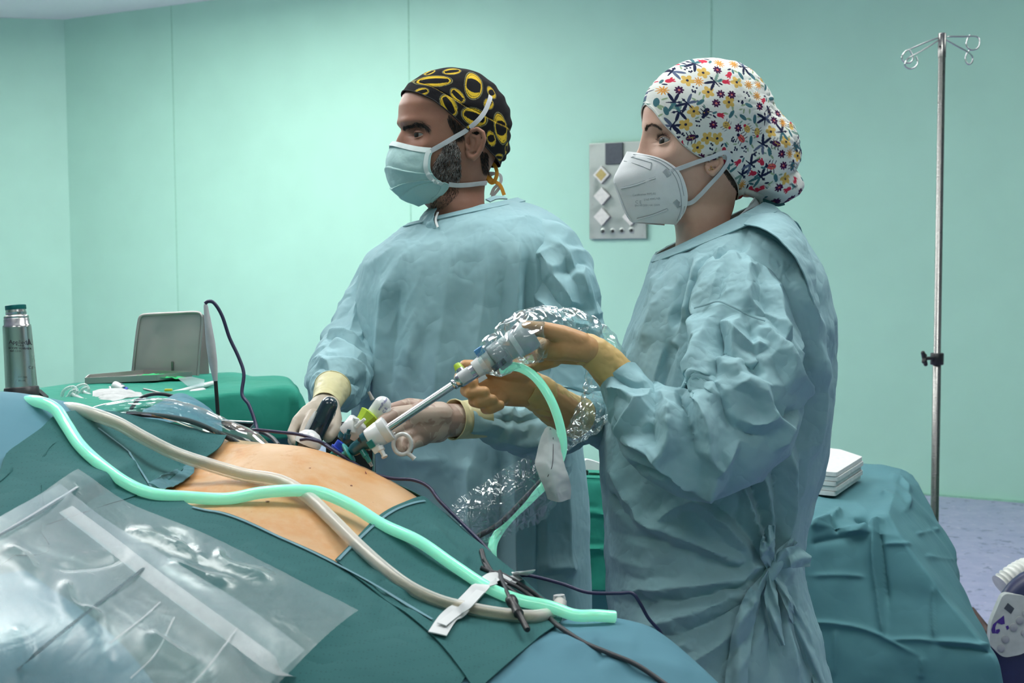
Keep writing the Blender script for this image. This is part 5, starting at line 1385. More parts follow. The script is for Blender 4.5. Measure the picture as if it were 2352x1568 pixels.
for cx, cz, sd in cells:
    m0 = (side == sd) & (np.abs(U_ - cx) < 24) & (np.abs(V_ - cz) < 24)
    if not m0.any(): continue
    # gather once
    UM, VM = U_[m0], V_[m0]
    def e(dx, dz, a_, b_, t, c, T):
        ct, st_ = math.cos(T), math.sin(T)
        x0, z0_ = cx + 1.25 * (dx * ct - dz * st_), cz + 1.25 * (dx * st_ + dz * ct)
        el(m0, UM, VM, x0, z0_, a_ * 1.25, b_ * 1.25, t + T, c)
    T = rng.uniform(0, 6.28); kd = rng.choice(9, p=[.17, .11, .1, .12, .12, .12, .1, .08, .08])
    if kd == 0:      # dragonfly
        cw = rng.choice(['sage', 'slate', 'teal'])
        for a_ in (.45, -.45, 2.7, -2.7): e(10 * math.cos(a_), 10 * math.sin(a_), 10, 2.6, a_, cw if abs(a_) < 1 else 'navy', T)
        e(0, 0, 1.4, 13, 0, 'navy', T); e(0, 8, 2.4, 2.4, 0, 'navy', T)
    elif kd == 1:    # open flower
        for a_ in np.arange(5) * 1.2566: e(6.5 * math.cos(a_), 6.5 * math.sin(a_), 5.2, 4, a_, 'yellow', T)
        e(0, 0, 2.4, 2.4, 0, 'navy', T)
    elif kd == 2:    # star daisy
        for a_ in np.arange(10) * .628: e(5 * math.cos(a_), 5 * math.sin(a_), 4.6, 1.1, a_, 'orange', T)
    elif kd == 3:    # red bud with leaves
        e(0, 0, 5.5, 4, 0, 'red', T)
        for a_ in (-.5, 0, .5): e(6 * math.cos(a_), 6 * math.sin(a_), 4, 1.6, a_, 'red', T)
        e(-9, 3, 5, 2, .6, 'teal', T); e(-9, -4, 4, 1.7, -.6, 'navy', T)
    elif kd == 4:    # beetle
        c_ = rng.choice(['navy', 'coral', 'plum', 'teal'])
        e(0, 0, 9, 5.6, 0, c_, T); e(9.5, 0, 3.2, 3.2, 0, 'navy', T)
        for a_ in (-6, 0, 6):
            e(a_, 8, .8, 4.5, .3, 'navy', T); e(a_, -8, .8, 4.5, -.3, 'navy', T)
        e(-1, 0, 8, .5, 0, 'plum' if c_ != 'plum' else 'yellow', T); e(-3, 2.6, 1, 1, 0, 'yellow', T); e(2, -2.6, 1, 1, 0, 'yellow', T)
    elif kd == 5:    # leaf pair
        e(0, 0, 8.5, 3.6, .3, 'teal', T); e(9, 7, 5, 1.8, .9, 'leaf', T); e(-8, 8, 5, 1.7, 2.2, 'leaf', T); e(4, -9, 4, 1.5, 1.6, 'sage', T)
    elif kd == 6:    # dark blossom
        for a_ in np.arange(8) * .785: e(5 * math.cos(a_), 5 * math.sin(a_), 3.2, 1.9, a_, 'plum', T)
        e(0, 0, 1.8, 1.8, 0, 'coral', T)
    elif kd == 7:    # berries
        for q_ in rng.uniform(-6, 6, (7, 2)): e(q_[0], q_[1], 1.7, 1.7, 0, 'navy', T)
        e(0, -10, 4, 1.4, .2, 'leaf', T)
    else:            # ladybird
        e(0, 0, 7.5, 6, 0, 'yellow', T); e(8, 0, 2.6, 3, 0, 'red', T)
        for q_ in rng.uniform(-4.5, 4.5, (9, 2)): e(q_[0], q_[1], .8, .8, 0, 'plum', T)
        for a_ in (-5, 0, 5):
            e(a_, 8, .6, 3.4, .4, 'navy', T); e(a_, -8, .6, 3.4, -.4, 'navy', T)
CAPW = obj('cap', Xc, gridF(Xc.shape[0], Xc.shape[1], True, True), MAT['print_cloth'], WOM, colors=col.reshape(-1, 3))
eg = np.r_[Xc[0], Xc[0][:1]]; V, F = tube(eg[::8], .0011, 200, 6, caps=False); obj('hem', V, F, plain('cap_hem', (.6, .62, .6, 1), .85), CAPW)
# cap ties gathered at the nape
pc = [capsule(P(1716, 440, 2.06), P(1742, 448, 2.08), .005, .008), capsule(P(1742, 448, 2.08), P(1748, 470, 2.09), .007, .004), capsule(P(1738, 446, 2.075), P(1760, 440, 2.08), .007, .009)]
remesh('gathered_tie', pc, .002, 3, plain('cap_tie', (.55, .58, .55, 1), .8), CAPW)

# respirator: folded half shell with a ridge down the middle
kp = [HW.inv(*a_, 0.0) for a_ in [(1441, 348), (1432, 365), (1420, 388), (1409, 412), (1416, 438), (1427, 465), (1438, 490), (1450, 510)]]
se = [HW.inv(a_, b_, y_) for a_, b_, y_ in [(1470, 352, .018), (1502, 358, .042), (1532, 370, .056), (1556, 388, .064), (1572, 416, .068), (1580, 452, .064), (1574, 486, .052), (1553, 516, .030)]]
nv_, nu_ = 70, 60
kpr, ser = catmull(np.array(kp), nv_), catmull(np.array(se), nv_)
XR = np.zeros((nv_, 2 * nu_ - 1, 3))
for j in range(2 * nu_ - 1):
    t = abs(j - (nu_ - 1)) / (nu_ - 1); sg = 1 if j >= nu_ - 1 else -1
    p = kpr * (1 - t) + ser * t
    p[:, 1] = ser[:, 1] * t ** .80 * sg + 0
    bul = .012 * math.sin(np.pi * t) ** .8
    p[:, 0] += bul * .3; p[:, 1] += sg * bul * np.sin(np.linspace(.25, 2.9, nv_))
    XR[:, j] = p
v = np.linspace(0, 1, nv_)[:, None]
XRw = HW.world(XR)
N = gnormals(XRw); sgn = np.sign(((XRw - HW.O) * N).sum()); N = N * sgn
tt = np.abs(np.arange(2 * nu_ - 1) - (nu_ - 1))[None] / (nu_ - 1)
emb = np.zeros(tt.shape) + 0 * v
XRw = XRw + N * (.0008 * pnoise(XRw, 30, 9))[..., None]
V, F = shell(XRw if sgn > 0 else XRw[:, ::-1], .0016)
RESP = obj('respirator', V, F, MAT['resp'], WOM)
RB = bvh_of(RESP)
def onr(pl, w, nm, m, n=30, th=.0006, off=.0004, closed=False):
    q, n_ = path_on(RB, pl, off, 1.98); V, F = ribbon(q, w, n_, th, n); return obj(nm, V, F, m, RESP)
for y0_, pl in enumerate(([(1427, 432), (1460, 424), (1506, 408)], [(1464, 503), (1500, 493), (1533, 480)])):
    onr(pl, .0038, 'embossed_rib', MAT['resp_mark']); onr(pl, .0022, 'embossed_rib', MAT['resp'], off=.0011)
onr([(1455, 355), (1500, 362), (1535, 378), (1558, 402), (1569, 440), (1572, 475), (1562, 505)], .0008, 'edge_weld', MAT['resp_mark'], 60)
onr([(1453, 360), (1500, 367), (1530, 383), (1551, 406), (1562, 440), (1565, 475), (1555, 507)], .0008, 'edge_weld', MAT['resp_mark'], 60)
onr([(1434, 370), (1465, 378), (1494, 390)], .0009, 'edge_weld', MAT['resp_mark']); onr([(1494, 390), (1496, 378), (1497, 374)], .0009, 'edge_weld', MAT['resp_mark']); onr([(1450, 361), (1470, 366), (1497, 374)], .0009, 'edge_weld', MAT['resp_mark'])
onr([(1412, 420), (1425, 455), (1438, 488), (1450, 507)], .004, 'edge_weld', MAT['resp'], 30)
for (a_, b_) in ((1532, 397), (1556, 467)):
    onr([(a_ - 6, b_ - 6), (a_, b_), (a_ + 5, b_ + 8)], .008, 'loop_weld', MAT['resp_mark'], 8)
def text_on(bv, s, px, py, hpx, ang, m, parent, nm='lettering', dd=2.0, off=.0008, body=None, extr=.0001):
    """flat lettering laid on a surface at pixel px,py"""
    p, n = hit(bv, px, py, off, dd); d = project(p)[2]
    cu = bpy.data.curves.new('txt', 'FONT'); cu.body = s; cu.size = M_(hpx, d) * 1.35; cu.align_x = 'CENTER'; cu.align_y = 'CENTER'; cu.resolution_u = 2
    o = bpy.data.objects.new('txt', cu); COL.objects.link(o)
    dg = bpy.context.evaluated_depsgraph_get(); me = o.evaluated_get(dg).to_mesh()
    co = np.zeros(len(me.vertices) * 3); me.vertices.foreach_get('co', co); co = co.reshape(-1, 3); F = [list(f.vertices) for f in me.polygons]
    o.evaluated_get(dg).to_mesh_clear(); bpy.data.objects.remove(o, do_unlink=True)
    r = unit(RGT - n * (RGT @ n)); u = np.cross(n, r)
    r, u = r * math.cos(ang) + u * math.sin(ang), u * math.cos(ang) - r * math.sin(ang)
    W3 = p + co[:, :1] * r + co[:, 1:2] * u
    # settle each vertex on the surface
    out = []
    for w in W3:
        v_ = unit(w - CAM); l, nn, i, ds = bv.ray_cast(Vector(CAM), Vector(v_))
        out.append(np.array(l) - v_ * off if l is not None and np.linalg.norm(np.array(l) - w) < .02 else w)
    return obj(nm, np.array(out), F, m, parent, smooth=False)
text_on(RB, 'C E', 1467, 464, 8, .12, MAT['resp_mark'], RESP)
text_on(RB, '2163 FFP2 NR', 1498, 457, 5, .22, MAT['resp_mark'], RESP); text_on(RB, 'EN149:2001+A1:2009', 1487, 471, 5, .2, MAT['resp_mark'], RESP); text_on(RB, 'Certification FFP2-01', 1480, 446, 5, .22, MAT['resp_mark'], RESP)
HBW = bvh_of(BW, CAPW)
q, n = path_on(HBW, [(1536, 396), (1565, 384), (1600, 371), (1635, 358), (1655, 350), (1668, 350), (1673, 360), (1666, 376)], .004, 1.99); q[0] = hit(RB, 1534, 397, .001, 1.99)[0]
V, F = ribbon(q, .0068, n, .0012, 60); obj('ear_loop', V, F, MAT['strap'], RESP)
q, n = path_on(HBW, [(1666, 376), (1650, 398), (1630, 420), (1605, 447), (1585, 464), (1562, 468)], .004, 1.99); q[-1] = hit(RB, 1560, 467, .001, 1.99)[0]
V, F = ribbon(q, .0068, n, .0012, 50); obj('ear_loop', V, F, MAT['strap'], RESP)
# earring
EB = bvh_of(*[o for o in bpy.data.objects if o.parent == WOM and o.name.startswith('ear') and not o.name.startswith('earr')])
p, n = hit(EB, 1633, 387, .001, 1.98)
pc = []
for a_, b_ in ((0, .003), (.003, -.0015), (-.0025, -.002), (.0005, .0)):
    c_ = p + RGT * a_ + UPV * b_; pc.append(capsule(c_, c_ + n * .001, .0014, .0012, 8))
mobj('earring', pc, MAT['gold'], WOM)
# ------------------------------------------------------------------ gloved hands
def hand(parent, chains, m, cuff=None, vox=.0018, it=6, name='glove'):
    pc = []
    for ch in chains:
        w = [P(a, b, d) for a, b, d, r in ch]; rr = [M_(r, d) for a, b, d, r in ch]
        for i in range(len(w) - 1): pc.append(capsule(w[i], w[i + 1], rr[i], rr[i + 1], 16))
    g = remesh(name, pc, vox, it, m, parent)
    return g
def cuff_tube(parent, pts, r, m, name='cuff', roll=True, seed=3, squash=None):
    X = fix_out(limb(pts, r, 26, 48)); X = wrinkle(X, 1.04, 1.06, True, 60, .004, .002, .03, .1, seed=seed)
    V, F = shell(dense(X, 1, True), .0012, True); o = obj(name, V, F, m, parent)
    if roll:
        e = np.r_[X[-1], X[-1][:1]]; V, F = tube(e[::3], .0011, 60, 6, caps=False); obj('rolled_edge', V, F, m, o)
    return o
# woman's near hand: thumb along the top of the camera head, fingers closed round its far side
g1 = hand(WOM, [
    [(1400, 842, 1.87, 40), (1365, 812, 1.865, 38), (1330, 798, 1.86, 34)],                      # wrist to heel
    [(1345, 800, 1.85, 32), (1300, 795, 1.85, 33), (1262, 800, 1.86, 29)],                      # back of hand
    [(1345, 812, 1.87, 28), (1290, 812, 1.88, 24), (1250, 812, 1.88, 20)],
    [(1335, 785, 1.845, 24), (1292, 768, 1.84, 22), (1250, 757, 1.835, 19), (1212, 752, 1.83, 16.5)],    # thumb
    [(1265, 790, 1.885, 19), (1228, 790, 1.905, 16), (1196, 800, 1.912, 15), (1172, 812, 1.905, 14)],  # index
    [(1262, 808, 1.885, 19), (1222, 812, 1.905, 16.5), (1188, 822, 1.908, 15), (1170, 832, 1.895, 14)],   # middle
    [(1265, 820, 1.882, 17), (1230, 828, 1.898, 15.5), (1202, 836, 1.900, 14.5), (1186, 842, 1.888, 13.5)],   # ring
    [(1275, 828, 1.875, 15), (1245, 838, 1.888, 13.5), (1222, 845, 1.890, 12.5), (1206, 850, 1.882, 12)]], MAT['glove_tan'])
cuff_tube(g1, [(1338, 800, 1.862, 1)[:3], (1362, 810, 1.865), (1392, 836, 1.87), (1425, 872, 1.875)], [36.5, 39, 43, 46], MAT['glove_tan2'], roll=False, seed=4)
# woman's far hand: fist under the light post, fingers folded towards the camera
g2 = hand(WOM, [
    [(1300, 950, 2.02, 44), (1255, 915, 2.00, 42), (1215, 890, 1.985, 40)],
    [(1215, 885, 1.985, 38), (1175, 880, 1.98, 38), (1135, 875, 1.975, 30)],
    [(1205, 905, 1.98, 30), (1165, 905, 1.975, 28), (1140, 900, 1.97, 24)],
    [(1200, 865, 1.97, 24), (1150, 848, 1.955, 19), (1105, 842, 1.945, 16), (1068, 840, 1.94, 14.5)],      # thumb
    [(1135, 866, 1.975, 20), (1090, 862, 1.965, 17), (1058, 866, 1.955, 15.5), (1056, 872, 1.935, 14.5), (1085, 880, 1.925, 14)],   # index
    [(1135, 882, 1.97, 20), (1095, 888, 1.955, 17.5), (1072, 896, 1.945, 16), (1082, 902, 1.925, 15), (1112, 900, 1.92, 14)],   # middle
    [(1142, 900, 1.965, 19), (1108, 910, 1.95, 17), (1090, 920, 1.94, 15.5), (1102, 924, 1.922, 14.5), (1130, 918, 1.92, 13.5)],   # ring
    [(1152, 915, 1.96, 17), (1128, 930, 1.948, 15), (1116, 938, 1.938, 13.5), (1128, 938, 1.925, 13), (1148, 930, 1.925, 12)]], MAT['glove_tan'])
cuff_tube(g2, [(1212, 890, 1.985), (1240, 905, 1.995), (1285, 938, 2.02), (1330, 960, 2.05)], [42, 43, 46, 47], MAT['glove_tan2'], roll=False, seed=5)
# man's left hand: back of the hand up, fingers through the handle
g3 = hand(MAN, [
    [(1065, 965, 2.03, 38), (1030, 965, 2.01, 39), (1000, 968, 2.0, 40)],
    [(1010, 955, 1.995, 34), (965, 955, 1.985, 32), (945, 957, 1.98, 27)],
    [(1005, 985, 1.995, 32), (970, 990, 1.985, 29), (950, 990, 1.98, 24)],
    [(945, 950, 1.98, 22), (908, 950, 1.955, 17), (886, 962, 1.935, 15), (872, 975, 1.925, 13.5)],      # index
    [(945, 972, 1.98, 20), (910, 982, 1.955, 16.5), (890, 992, 1.935, 15), (880, 1000, 1.93, 13.5)],    # middle
    [(955, 992, 1.98, 19), (930, 1004, 1.96, 16), (918, 1018, 1.945, 14.5), (922, 1030, 1.94, 13.5)],   # ring
    [(972, 1006, 1.982, 18), (950, 1016, 1.965, 15), (937, 1024, 1.955, 13.5), (938, 1032, 1.95, 12.5)],  # little
    [(985, 940, 2.0, 22), (940, 930, 2.01, 17), (905, 938, 2.0, 14.5)]], MAT['glove_wet'])                  # thumb behind
cuff_tube(g3, [(1114, 960, 2.05), (1085, 962, 2.04), (1060, 964, 2.03), (1042, 963, 2.02)], [45, 44, 43, 46], MAT['cuff'], seed=6)
# man's right hand: closed round the dark handle
g4 = hand(MAN, [
    [(762, 905, 2.14, 34), (745, 935, 2.10, 34), (728, 955, 2.08, 33)],
    [(722, 945, 2.08, 26), (702, 965, 2.06, 24), (692, 980, 2.05, 20)],
    [(740, 960, 2.08, 26), (716, 985, 2.065, 24), (708, 998, 2.05, 20)],
    [(706, 945, 2.07, 16), (684, 966, 2.05, 13.5), (670, 996, 2.03, 12), (679, 1017, 2.01, 10.5)],
    [(720, 954, 2.055, 16), (706, 974, 2.03, 13.5), (696, 1000, 2.01, 12), (704, 1018, 1.99, 10.5)],
    [(700, 955, 2.09, 15), (676, 985, 2.075, 13), (672, 1012, 2.06, 11.5), (684, 1026, 2.04, 10.5)],
    [(736, 962, 2.06, 15), (724, 984, 2.03, 13), (718, 1006, 2.01, 11.5), (722, 1022, 2.0, 10.5)],
    [(758, 930, 2.07, 22), (768, 962, 2.035, 18), (765, 988, 2.01, 16), (754, 1002, 1.995, 14.5)]], MAT['glove_pale'], vox=.0015, it=4)
cuff_tube(g4, [(748, 930, 2.10), (754, 915, 2.12), (760, 900, 2.14), (764, 890, 2.155)], [33, 35, 38, 41], MAT['cuff'], seed=7)
# ------------------------------------------------------------------ instruments at the abdomen
def dirpx(a, b): return unit(P(*b) - P(*a))
def rodpx(name, a, b, rpx, m, parent, seg=24, **k):
    d = (a[2] + b[2]) / 2; V, F = tube([P(*a), P(*b)], M_(rpx, d), 3, seg, smooth=False) if False else lathe(P(*a), P(*b) - P(*a), [(0, M_(rpx, d) * .92), (.0008, M_(rpx, d)), (np.linalg.norm(P(*b) - P(*a)) - .0008, M_(rpx, d)), (np.linalg.norm(P(*b) - P(*a)), M_(rpx, d) * .92)], seg)
    return obj(name, V, F, m, parent, **k)
def turned(name, a, b, prof, m, parent, seg=32, **k):
    """lathe between pixel points a->b; prof: (fraction 0..1, radius px)"""
    p, q = P(*a), P(*b); L = np.linalg.norm(q - p); d = (a[2] + b[2]) / 2
    V, F = lathe(p, q - p, [(f * L, M_(r, d)) for f, r in prof], seg); return obj(name, V, F, m, parent, **k)
DS = 1.84
# trocar carrying the scope
TR = empty('trocar', P(775, 1056, DS), 'white and teal trocar in the belly with the steel scope through it', 'trocar')
turned('cannula', (760, 1068, DS + .03), (822, 1026, DS), [(0, 9), (.1, 10), (1, 10.5)], MAT['teal_pl'], TR)
turned('valve_body', (806, 1037, DS), (862, 1000, DS), [(0, 11), (.12, 15), (.5, 17), (.55, 22), (1, 24)], MAT['teal_d'], TR)
turned('seal_housing', (846, 1012, DS), (893, 982, DS), [(0, 20), (.04, 25), (.1, 26), (.62, 29), (.64, 28), (.68, 29.5), (.97, 30), (1, 27)], MAT['white'], TR, 40)
turned('fixation_ring', (798, 1042, DS), (804, 1038, DS), [(0, 11), (.1, 24), (.5, 26), (.9, 24), (1, 11)], MAT['teal_rub'], TR)
turned('inner_ring', (826, 1006, DS - .005), (834, 1014, DS - .008), [(0, 5), (.05, 7), (1, 7)], MAT['black'], TR)
turned('stopcock_port', (832, 1034, DS - .005), (850, 1062, DS - .012), [(0, 7), (.5, 7.5), (.52, 6), (1, 5.5)], MAT['teal_pl'], TR)
turned('port_tip', (847, 1057, DS - .011), (854, 1070, DS - .014), [(0, 4), (1, 3.4)], MAT['clear'], TR)
V, F = boxV(P(852, 1020, DS - .018), M_(15, DS), M_(8, DS), M_(18, DS), basis(dirpx((846, 1012, DS), (893, 982, DS)), (0, 0, 1)), .001); obj('window', V, F, MAT['teal_pl'], TR, smooth=False)
hh = turned('latch', (872, 1026, DS - .012), (884, 1050, DS - .018), [(0, 9), (.35, 9), (.4, 5.5), (.82, 5), (.86, 7.5), (1, 7)], MAT['white'], TR)
V, F = boxV(P(866, 1030, DS - .012), M_(22, DS), M_(16, DS), M_(16, DS), basis(dirpx((846, 1012, DS), (893, 982, DS)), (0, 0, 1)), .0015); obj('latch_block', V, F, MAT['white'], TR, smooth=False)
# laparoscope
SCO = empty('laparoscope', P(970, 932, DS), 'polished steel laparoscope rod running up to the bagged camera head', 'laparoscope')
turned('shaft', (886, 987, DS), (1047, 880, DS), [(0, 9), (1, 9)], MAT['steel'], SCO, 36)
turned('collar', (1040, 885, DS), (1104, 842, DS), [(0, 9.5), (.02, 12), (.1, 12.5), (.13, 11), (.22, 16), (.3, 17), (.97, 17), (1, 15)], MAT['steel'], SCO, 40)
turned('light_post', (1068, 868, DS + .004), (1056, 850, DS + .012), [(0, 9), (.3, 9), (.35, 11), (1, 11)], MAT['steel'], SCO)
turned('post_cap', (1060, 856, DS + .014), (1050, 838, DS + .022), [(0, 10), (.3, 12), (1, 9)], MAT['lime'], SCO)
o_ = turned('label', (1058, 872, DS - .0002), (1082, 856, DS - .0002), [(0, 17.2), (1, 17.2)], MAT['grey_l'], SCO, 40)
tp = turned('tape_wrap', (1092, 850, DS), (1118, 832, DS), [(0, 20), (.05, 21), (.8, 23), (1, 20)], MAT['white_matte'], SCO, 36)
V, F = slab([P(1098, 868, DS - .014), P(1114, 860, DS - .014), P(1120, 868, DS - .014), P(1100, 880, DS - .012)], np.array([0, -1, .1]), .001); obj('tape_end', V, F, MAT['white_matte'], tp, smooth=False)
# camera head
CH = empty('endoscope_camera', P(1170, 800, DS), 'grey endoscope camera head inside a clear plastic sleeve', 'camera')
turned('coupler', (1112, 836, DS), (1146, 813, DS), [(0, 18), (.1, 22), (.5, 23), (.55, 19), (.9, 19), (1, 24)], MAT['grey_l'], CH, 36)
turned('focus_ring', (1134, 826, DS), (1160, 806, DS), [(0, 30), (.1, 33), (.9, 33), (1, 29)], MAT['grey_pl'], CH, 36)
turned('body', (1152, 808, DS), (1226, 764, DS), [(0, 25), (.1, 29), (.45, 30), (.55, 36), (.9, 36), (1, 30)], MAT['grey_l'], CH, 40)
turned('grip_band', (1178, 794, DS), (1190, 786, DS), [(0, 31), (.1, 34.5), (.9, 34.5), (1, 31)], MAT['white_matte'], CH, 40)
turned('button', (1188, 758, DS - .004), (1182, 748, DS - .006), [(0, 11), (.8, 11), (1, 8)], MAT['black'], CH)
V, F = boxV(P(1146, 838, DS - .018), M_(36, DS), M_(6, DS), M_(14, DS), basis(dirpx((1130, 842, DS), (1160, 818, DS)), (0, 0, 1)), .001); obj('name_plate', V, F, MAT['screen'], CH, smooth=False)
V, F = boxV(P(1105, 812, DS), M_(22, DS), M_(16, DS), M_(30, DS), basis(dirpx((1112, 836, DS), (1146, 813, DS)), (0, 0, 1)), .0015); obj('locking_tab', V, F, MAT['skyblue'], CH, smooth=False)
# clear plastic camera sleeve (gathered at the coupler, widening over the camera, trailing behind the hand and down)
cs = [(1108, 838, DS), (1128, 826, DS), (1160, 804, DS), (1205, 776, DS + .006), (1262, 766, DS + .075), (1330, 772, DS + .12), (1385, 820, DS + .13), (1385, 900, DS + .13), (1352, 960, DS + .13), (1312, 1005, DS + .11), (1298, 1025, DS + .10)]
Xs = fix_out(limb(cs, [26, 42, 50, 58, 60, 52, 46, 44, 36, 20, 12], 90, 60))
Xs = wrinkle(Xs, 1.16, 1.14, True, 150, .024, .010, .055, .07, seed=61)
Xs = facet(dense(Xs, 1, True), True, 4, 8, .3); SLV = obj('camera_sleeve', Xs, gridF(*Xs.shape[:2], True), MAT['film'], label='crumpled clear plastic sleeve over the camera and its cable', cat='plastic sleeve')
# printed sleeve end label hanging as white gauze-like tail
ctl = np.array([[(1252, 985, 1.838), (1262, 980, 1.833), (1277, 988, 1.838)], [(1240, 1015, 1.823), (1262, 1015, 1.813), (1284, 1010, 1.823)], [(1230, 1060, 1.808), (1262, 1060, 1.798), (1295, 1060, 1.808)], [(1238, 1090, 1.803), (1270, 1095, 1.793), (1306, 1095, 1.803)], [(1252, 1125, 1.803), (1280, 1130, 1.793), (1311, 1120, 1.808)], [(1258, 1145, 1.808), (1284, 1152, 1.798), (1310, 1145, 1.808)]], float)
Xt = ctl_grid(ctl, 44, 26); Xt = wrinkle(Xt, 1.05, 1.04, False, 80, .006, .003, .03, .1, seed=62)
V, F = shell(dense(Xt), -.0006)
t_ = NT('translucent_label'); TAILM = t_.set(color=(.62, .66, .66, 1), rough=.7, alpha=.88)
TAIL = obj('sleeve_label', V, F, TAILM, label='translucent white label tail tied round the glowing cable', cat='label')
TB = bvh_of(TAIL)
q, n = path_on(TB, [(1270, 1005), (1270, 1040), (1268, 1070), (1258, 1095)], .0006, 1.86); V, F = ribbon(q, .0008, n, .0003, 30); obj('print_line', V, F, MAT['ink'], TAIL)
text_on(TB, 'A', 1264, 986, 6, .3, MAT['ink'], TAIL, 'lettering')
# trailing plastic film with the black camera cable
ctl = np.array([[(1228, 1040, 1.84), (1262, 1060, 1.84), (1290, 1080, 1.86), (1320, 1060, 1.9)], [(1170, 1070, 1.82), (1215, 1100, 1.81), (1240, 1130, 1.82), (1255, 1180, 1.85)], [(1110, 1110, 1.80), (1150, 1145, 1.79), (1180, 1180, 1.80), (1200, 1215, 1.83)], [(1050, 1150, 1.78), (1090, 1190, 1.77), (1110, 1220, 1.78), (1130, 1240, 1.80)], [(1025, 1180, 1.77), (1050, 1210, 1.76), (1075, 1235, 1.77), (1098, 1250, 1.78)]], float)
Xt = ctl_grid(ctl, 60, 46); Xt = wrinkle(Xt, 1.15, 1.13, False, 140, .02, .009, .05, .07, seed=63); Xt = facet(dense(Xt), False, 4, 8, .3)
obj('camera_sleeve', Xt, gridF(*Xt.shape[:2]), MAT['film'], label='loose clear plastic film hanging beside the black camera cable', cat='plastic sleeve')
def cable(name, pts, rpx, m, label=None, cat='cable', n=120, seg=10, parent=None):
    w = np.array([P(*p) for p in pts]); d = np.mean([p[2] for p in pts])
    V, F = tube(w, M_(rpx, d), n, seg); return obj(name, V, F, m, parent, label=label, cat=cat if label else None)
cable('camera_cable', [(1290, 1060, 1.87), (1250, 1098, 1.84), (1205, 1145, 1.82), (1150, 1200, 1.80), (1100, 1230, 1.785), (1072, 1240, 1.80), (1050, 1238, 1.86)], 6.5, MAT['black_rub'], 'black camera cable running inside the loose plastic film')
# light cable of the scope
LC = cable('light_cable', [(1150, 850, DS + .012), (1185, 842, DS + .004), (1225, 862, DS - .01), (1258, 905, DS - .02), (1280, 955, DS - .02), (1292, 1010, DS - .01), (1288, 1050, DS + .0), (1262, 1100, DS - .005), (1218, 1145, DS - .015), (1170, 1190, DS - .02), (1138, 1235, DS - .03), (1130, 1268, DS - .05), (1136, 1300, DS - .03)], 10.5, MAT['light_tube'], 'short glowing green light cable looping down from the camera head', n=160, seg=16)
# second trocar behind, with the bipolar instrument
D2 = 1.905
TR2 = empty('trocar', P(765, 1040, D2), 'second trocar behind, white head with blue ring', 'trocar')
turned('cannula', (758, 1052, D2), (800, 1008, D2), [(0, 8), (1, 9)], MAT['teal_pl'], TR2)
turned('valve_body', (788, 1012, D2), (806, 990, D2), [(0, 16), (.3, 20), (1, 21)], MAT['teal_d'], TR2)
turned('seal_housing', (796, 1000, D2), (826, 966, D2), [(0, 19), (.1, 24), (.9, 25), (1, 20)], MAT['white'], TR2)
turned('seal_ring', (772, 1034, D2 - .03), (785, 1016, D2 - .03), [(0, 9), (.1, 15), (.3, 16), (.35, 12), (1, 12)], MAT['blue_pl'], TR2)
turned('stopcock', (812, 992, D2 - .02), (818, 960, D2 - .022), [(0, 6), (.5, 6), (.55, 5), (.8, 5), (.82, 7.5), (1, 7.5)], MAT['white'], TR2)
turned('stopcock_lever', (818, 980, D2 - .024), (838, 962, D2 - .03), [(0, 5.5), (.5, 4.5), (1, 3.5)], MAT['white'], TR2)
turned('port_tip', (796, 1006, D2 - .022), (802, 986, D2 - .024), [(0, 8), (.5, 8), (.52, 4.5), (1, 4)], MAT['teal_d'], TR2)
IN = empty('bipolar_instrument', P(880, 940, 1.945), 'white bipolar instrument handle with lime knob in the gloved hand', 'instrument')
DI = 1.945
turned('rod', (790, 1010, DI - .02), (850, 955, DI), [(0, 7), (1, 7)], MAT['steel'], IN)
turned('rotation_knob', (826, 980, DI - .015), (852, 950, DI - .008), [(0, 14), (.1, 18), (.5, 22), (.9, 27), (1, 22)], MAT['lime'], IN, 8, smooth=False)
pc = [capsule(P(846, 968, DI), P(878, 930, DI), M_(16, DI), M_(21, DI), 22), capsule(P(860, 972, DI), P(880, 945, DI), M_(14, DI), M_(20, DI), 22)]
bd_ = remesh('handle', pc, .0018, 4, MAT['white'], IN)
HBV = bvh_of(bd_)
text_on(HBV, 'enniPolar', 879, 928, 6.5, .95, MAT['ink_blue'], bd_, 'lettering', 1.92, .0006); text_on(HBV, 'C E', 884, 942, 7, .95, MAT['ink_blue'], bd_, 'lettering', 1.92, .0006)
turned('cord_strain_relief', (856, 918, DI), (847, 899, DI), [(0, 5), (.5, 4), (1, 3.2)], MAT['steel_d'], IN)
# finger ring
a = np.linspace(0, 2 * np.pi, 40); c0 = P(924, 1020, 1.93)
ringp = c0 + M_(24, 1.93) * (np.cos(a)[:, None] * RGT * .85 + np.sin(a)[:, None] * UPV * .98)
V, F = tube(ringp, M_(5, 1.93), 60, 10, caps=False); obj('finger_ring', V, F, MAT['white'], IN)
V, F = tube([P(905, 998, 1.935), P(892, 985, 1.94), P(876, 972, 1.945)], M_(6, 1.94), 12, 10); obj('trigger_arm', V, F, MAT['white'], IN)
V, F = tube([P(936, 1040, 1.93), P(946, 1048, 1.93), P(952, 1054, 1.93)], [M_(6, 1.93), M_(5, 1.93), M_(6.5, 1.93)], 10, 10); obj('ring_spur', V, F, MAT['white'], IN)
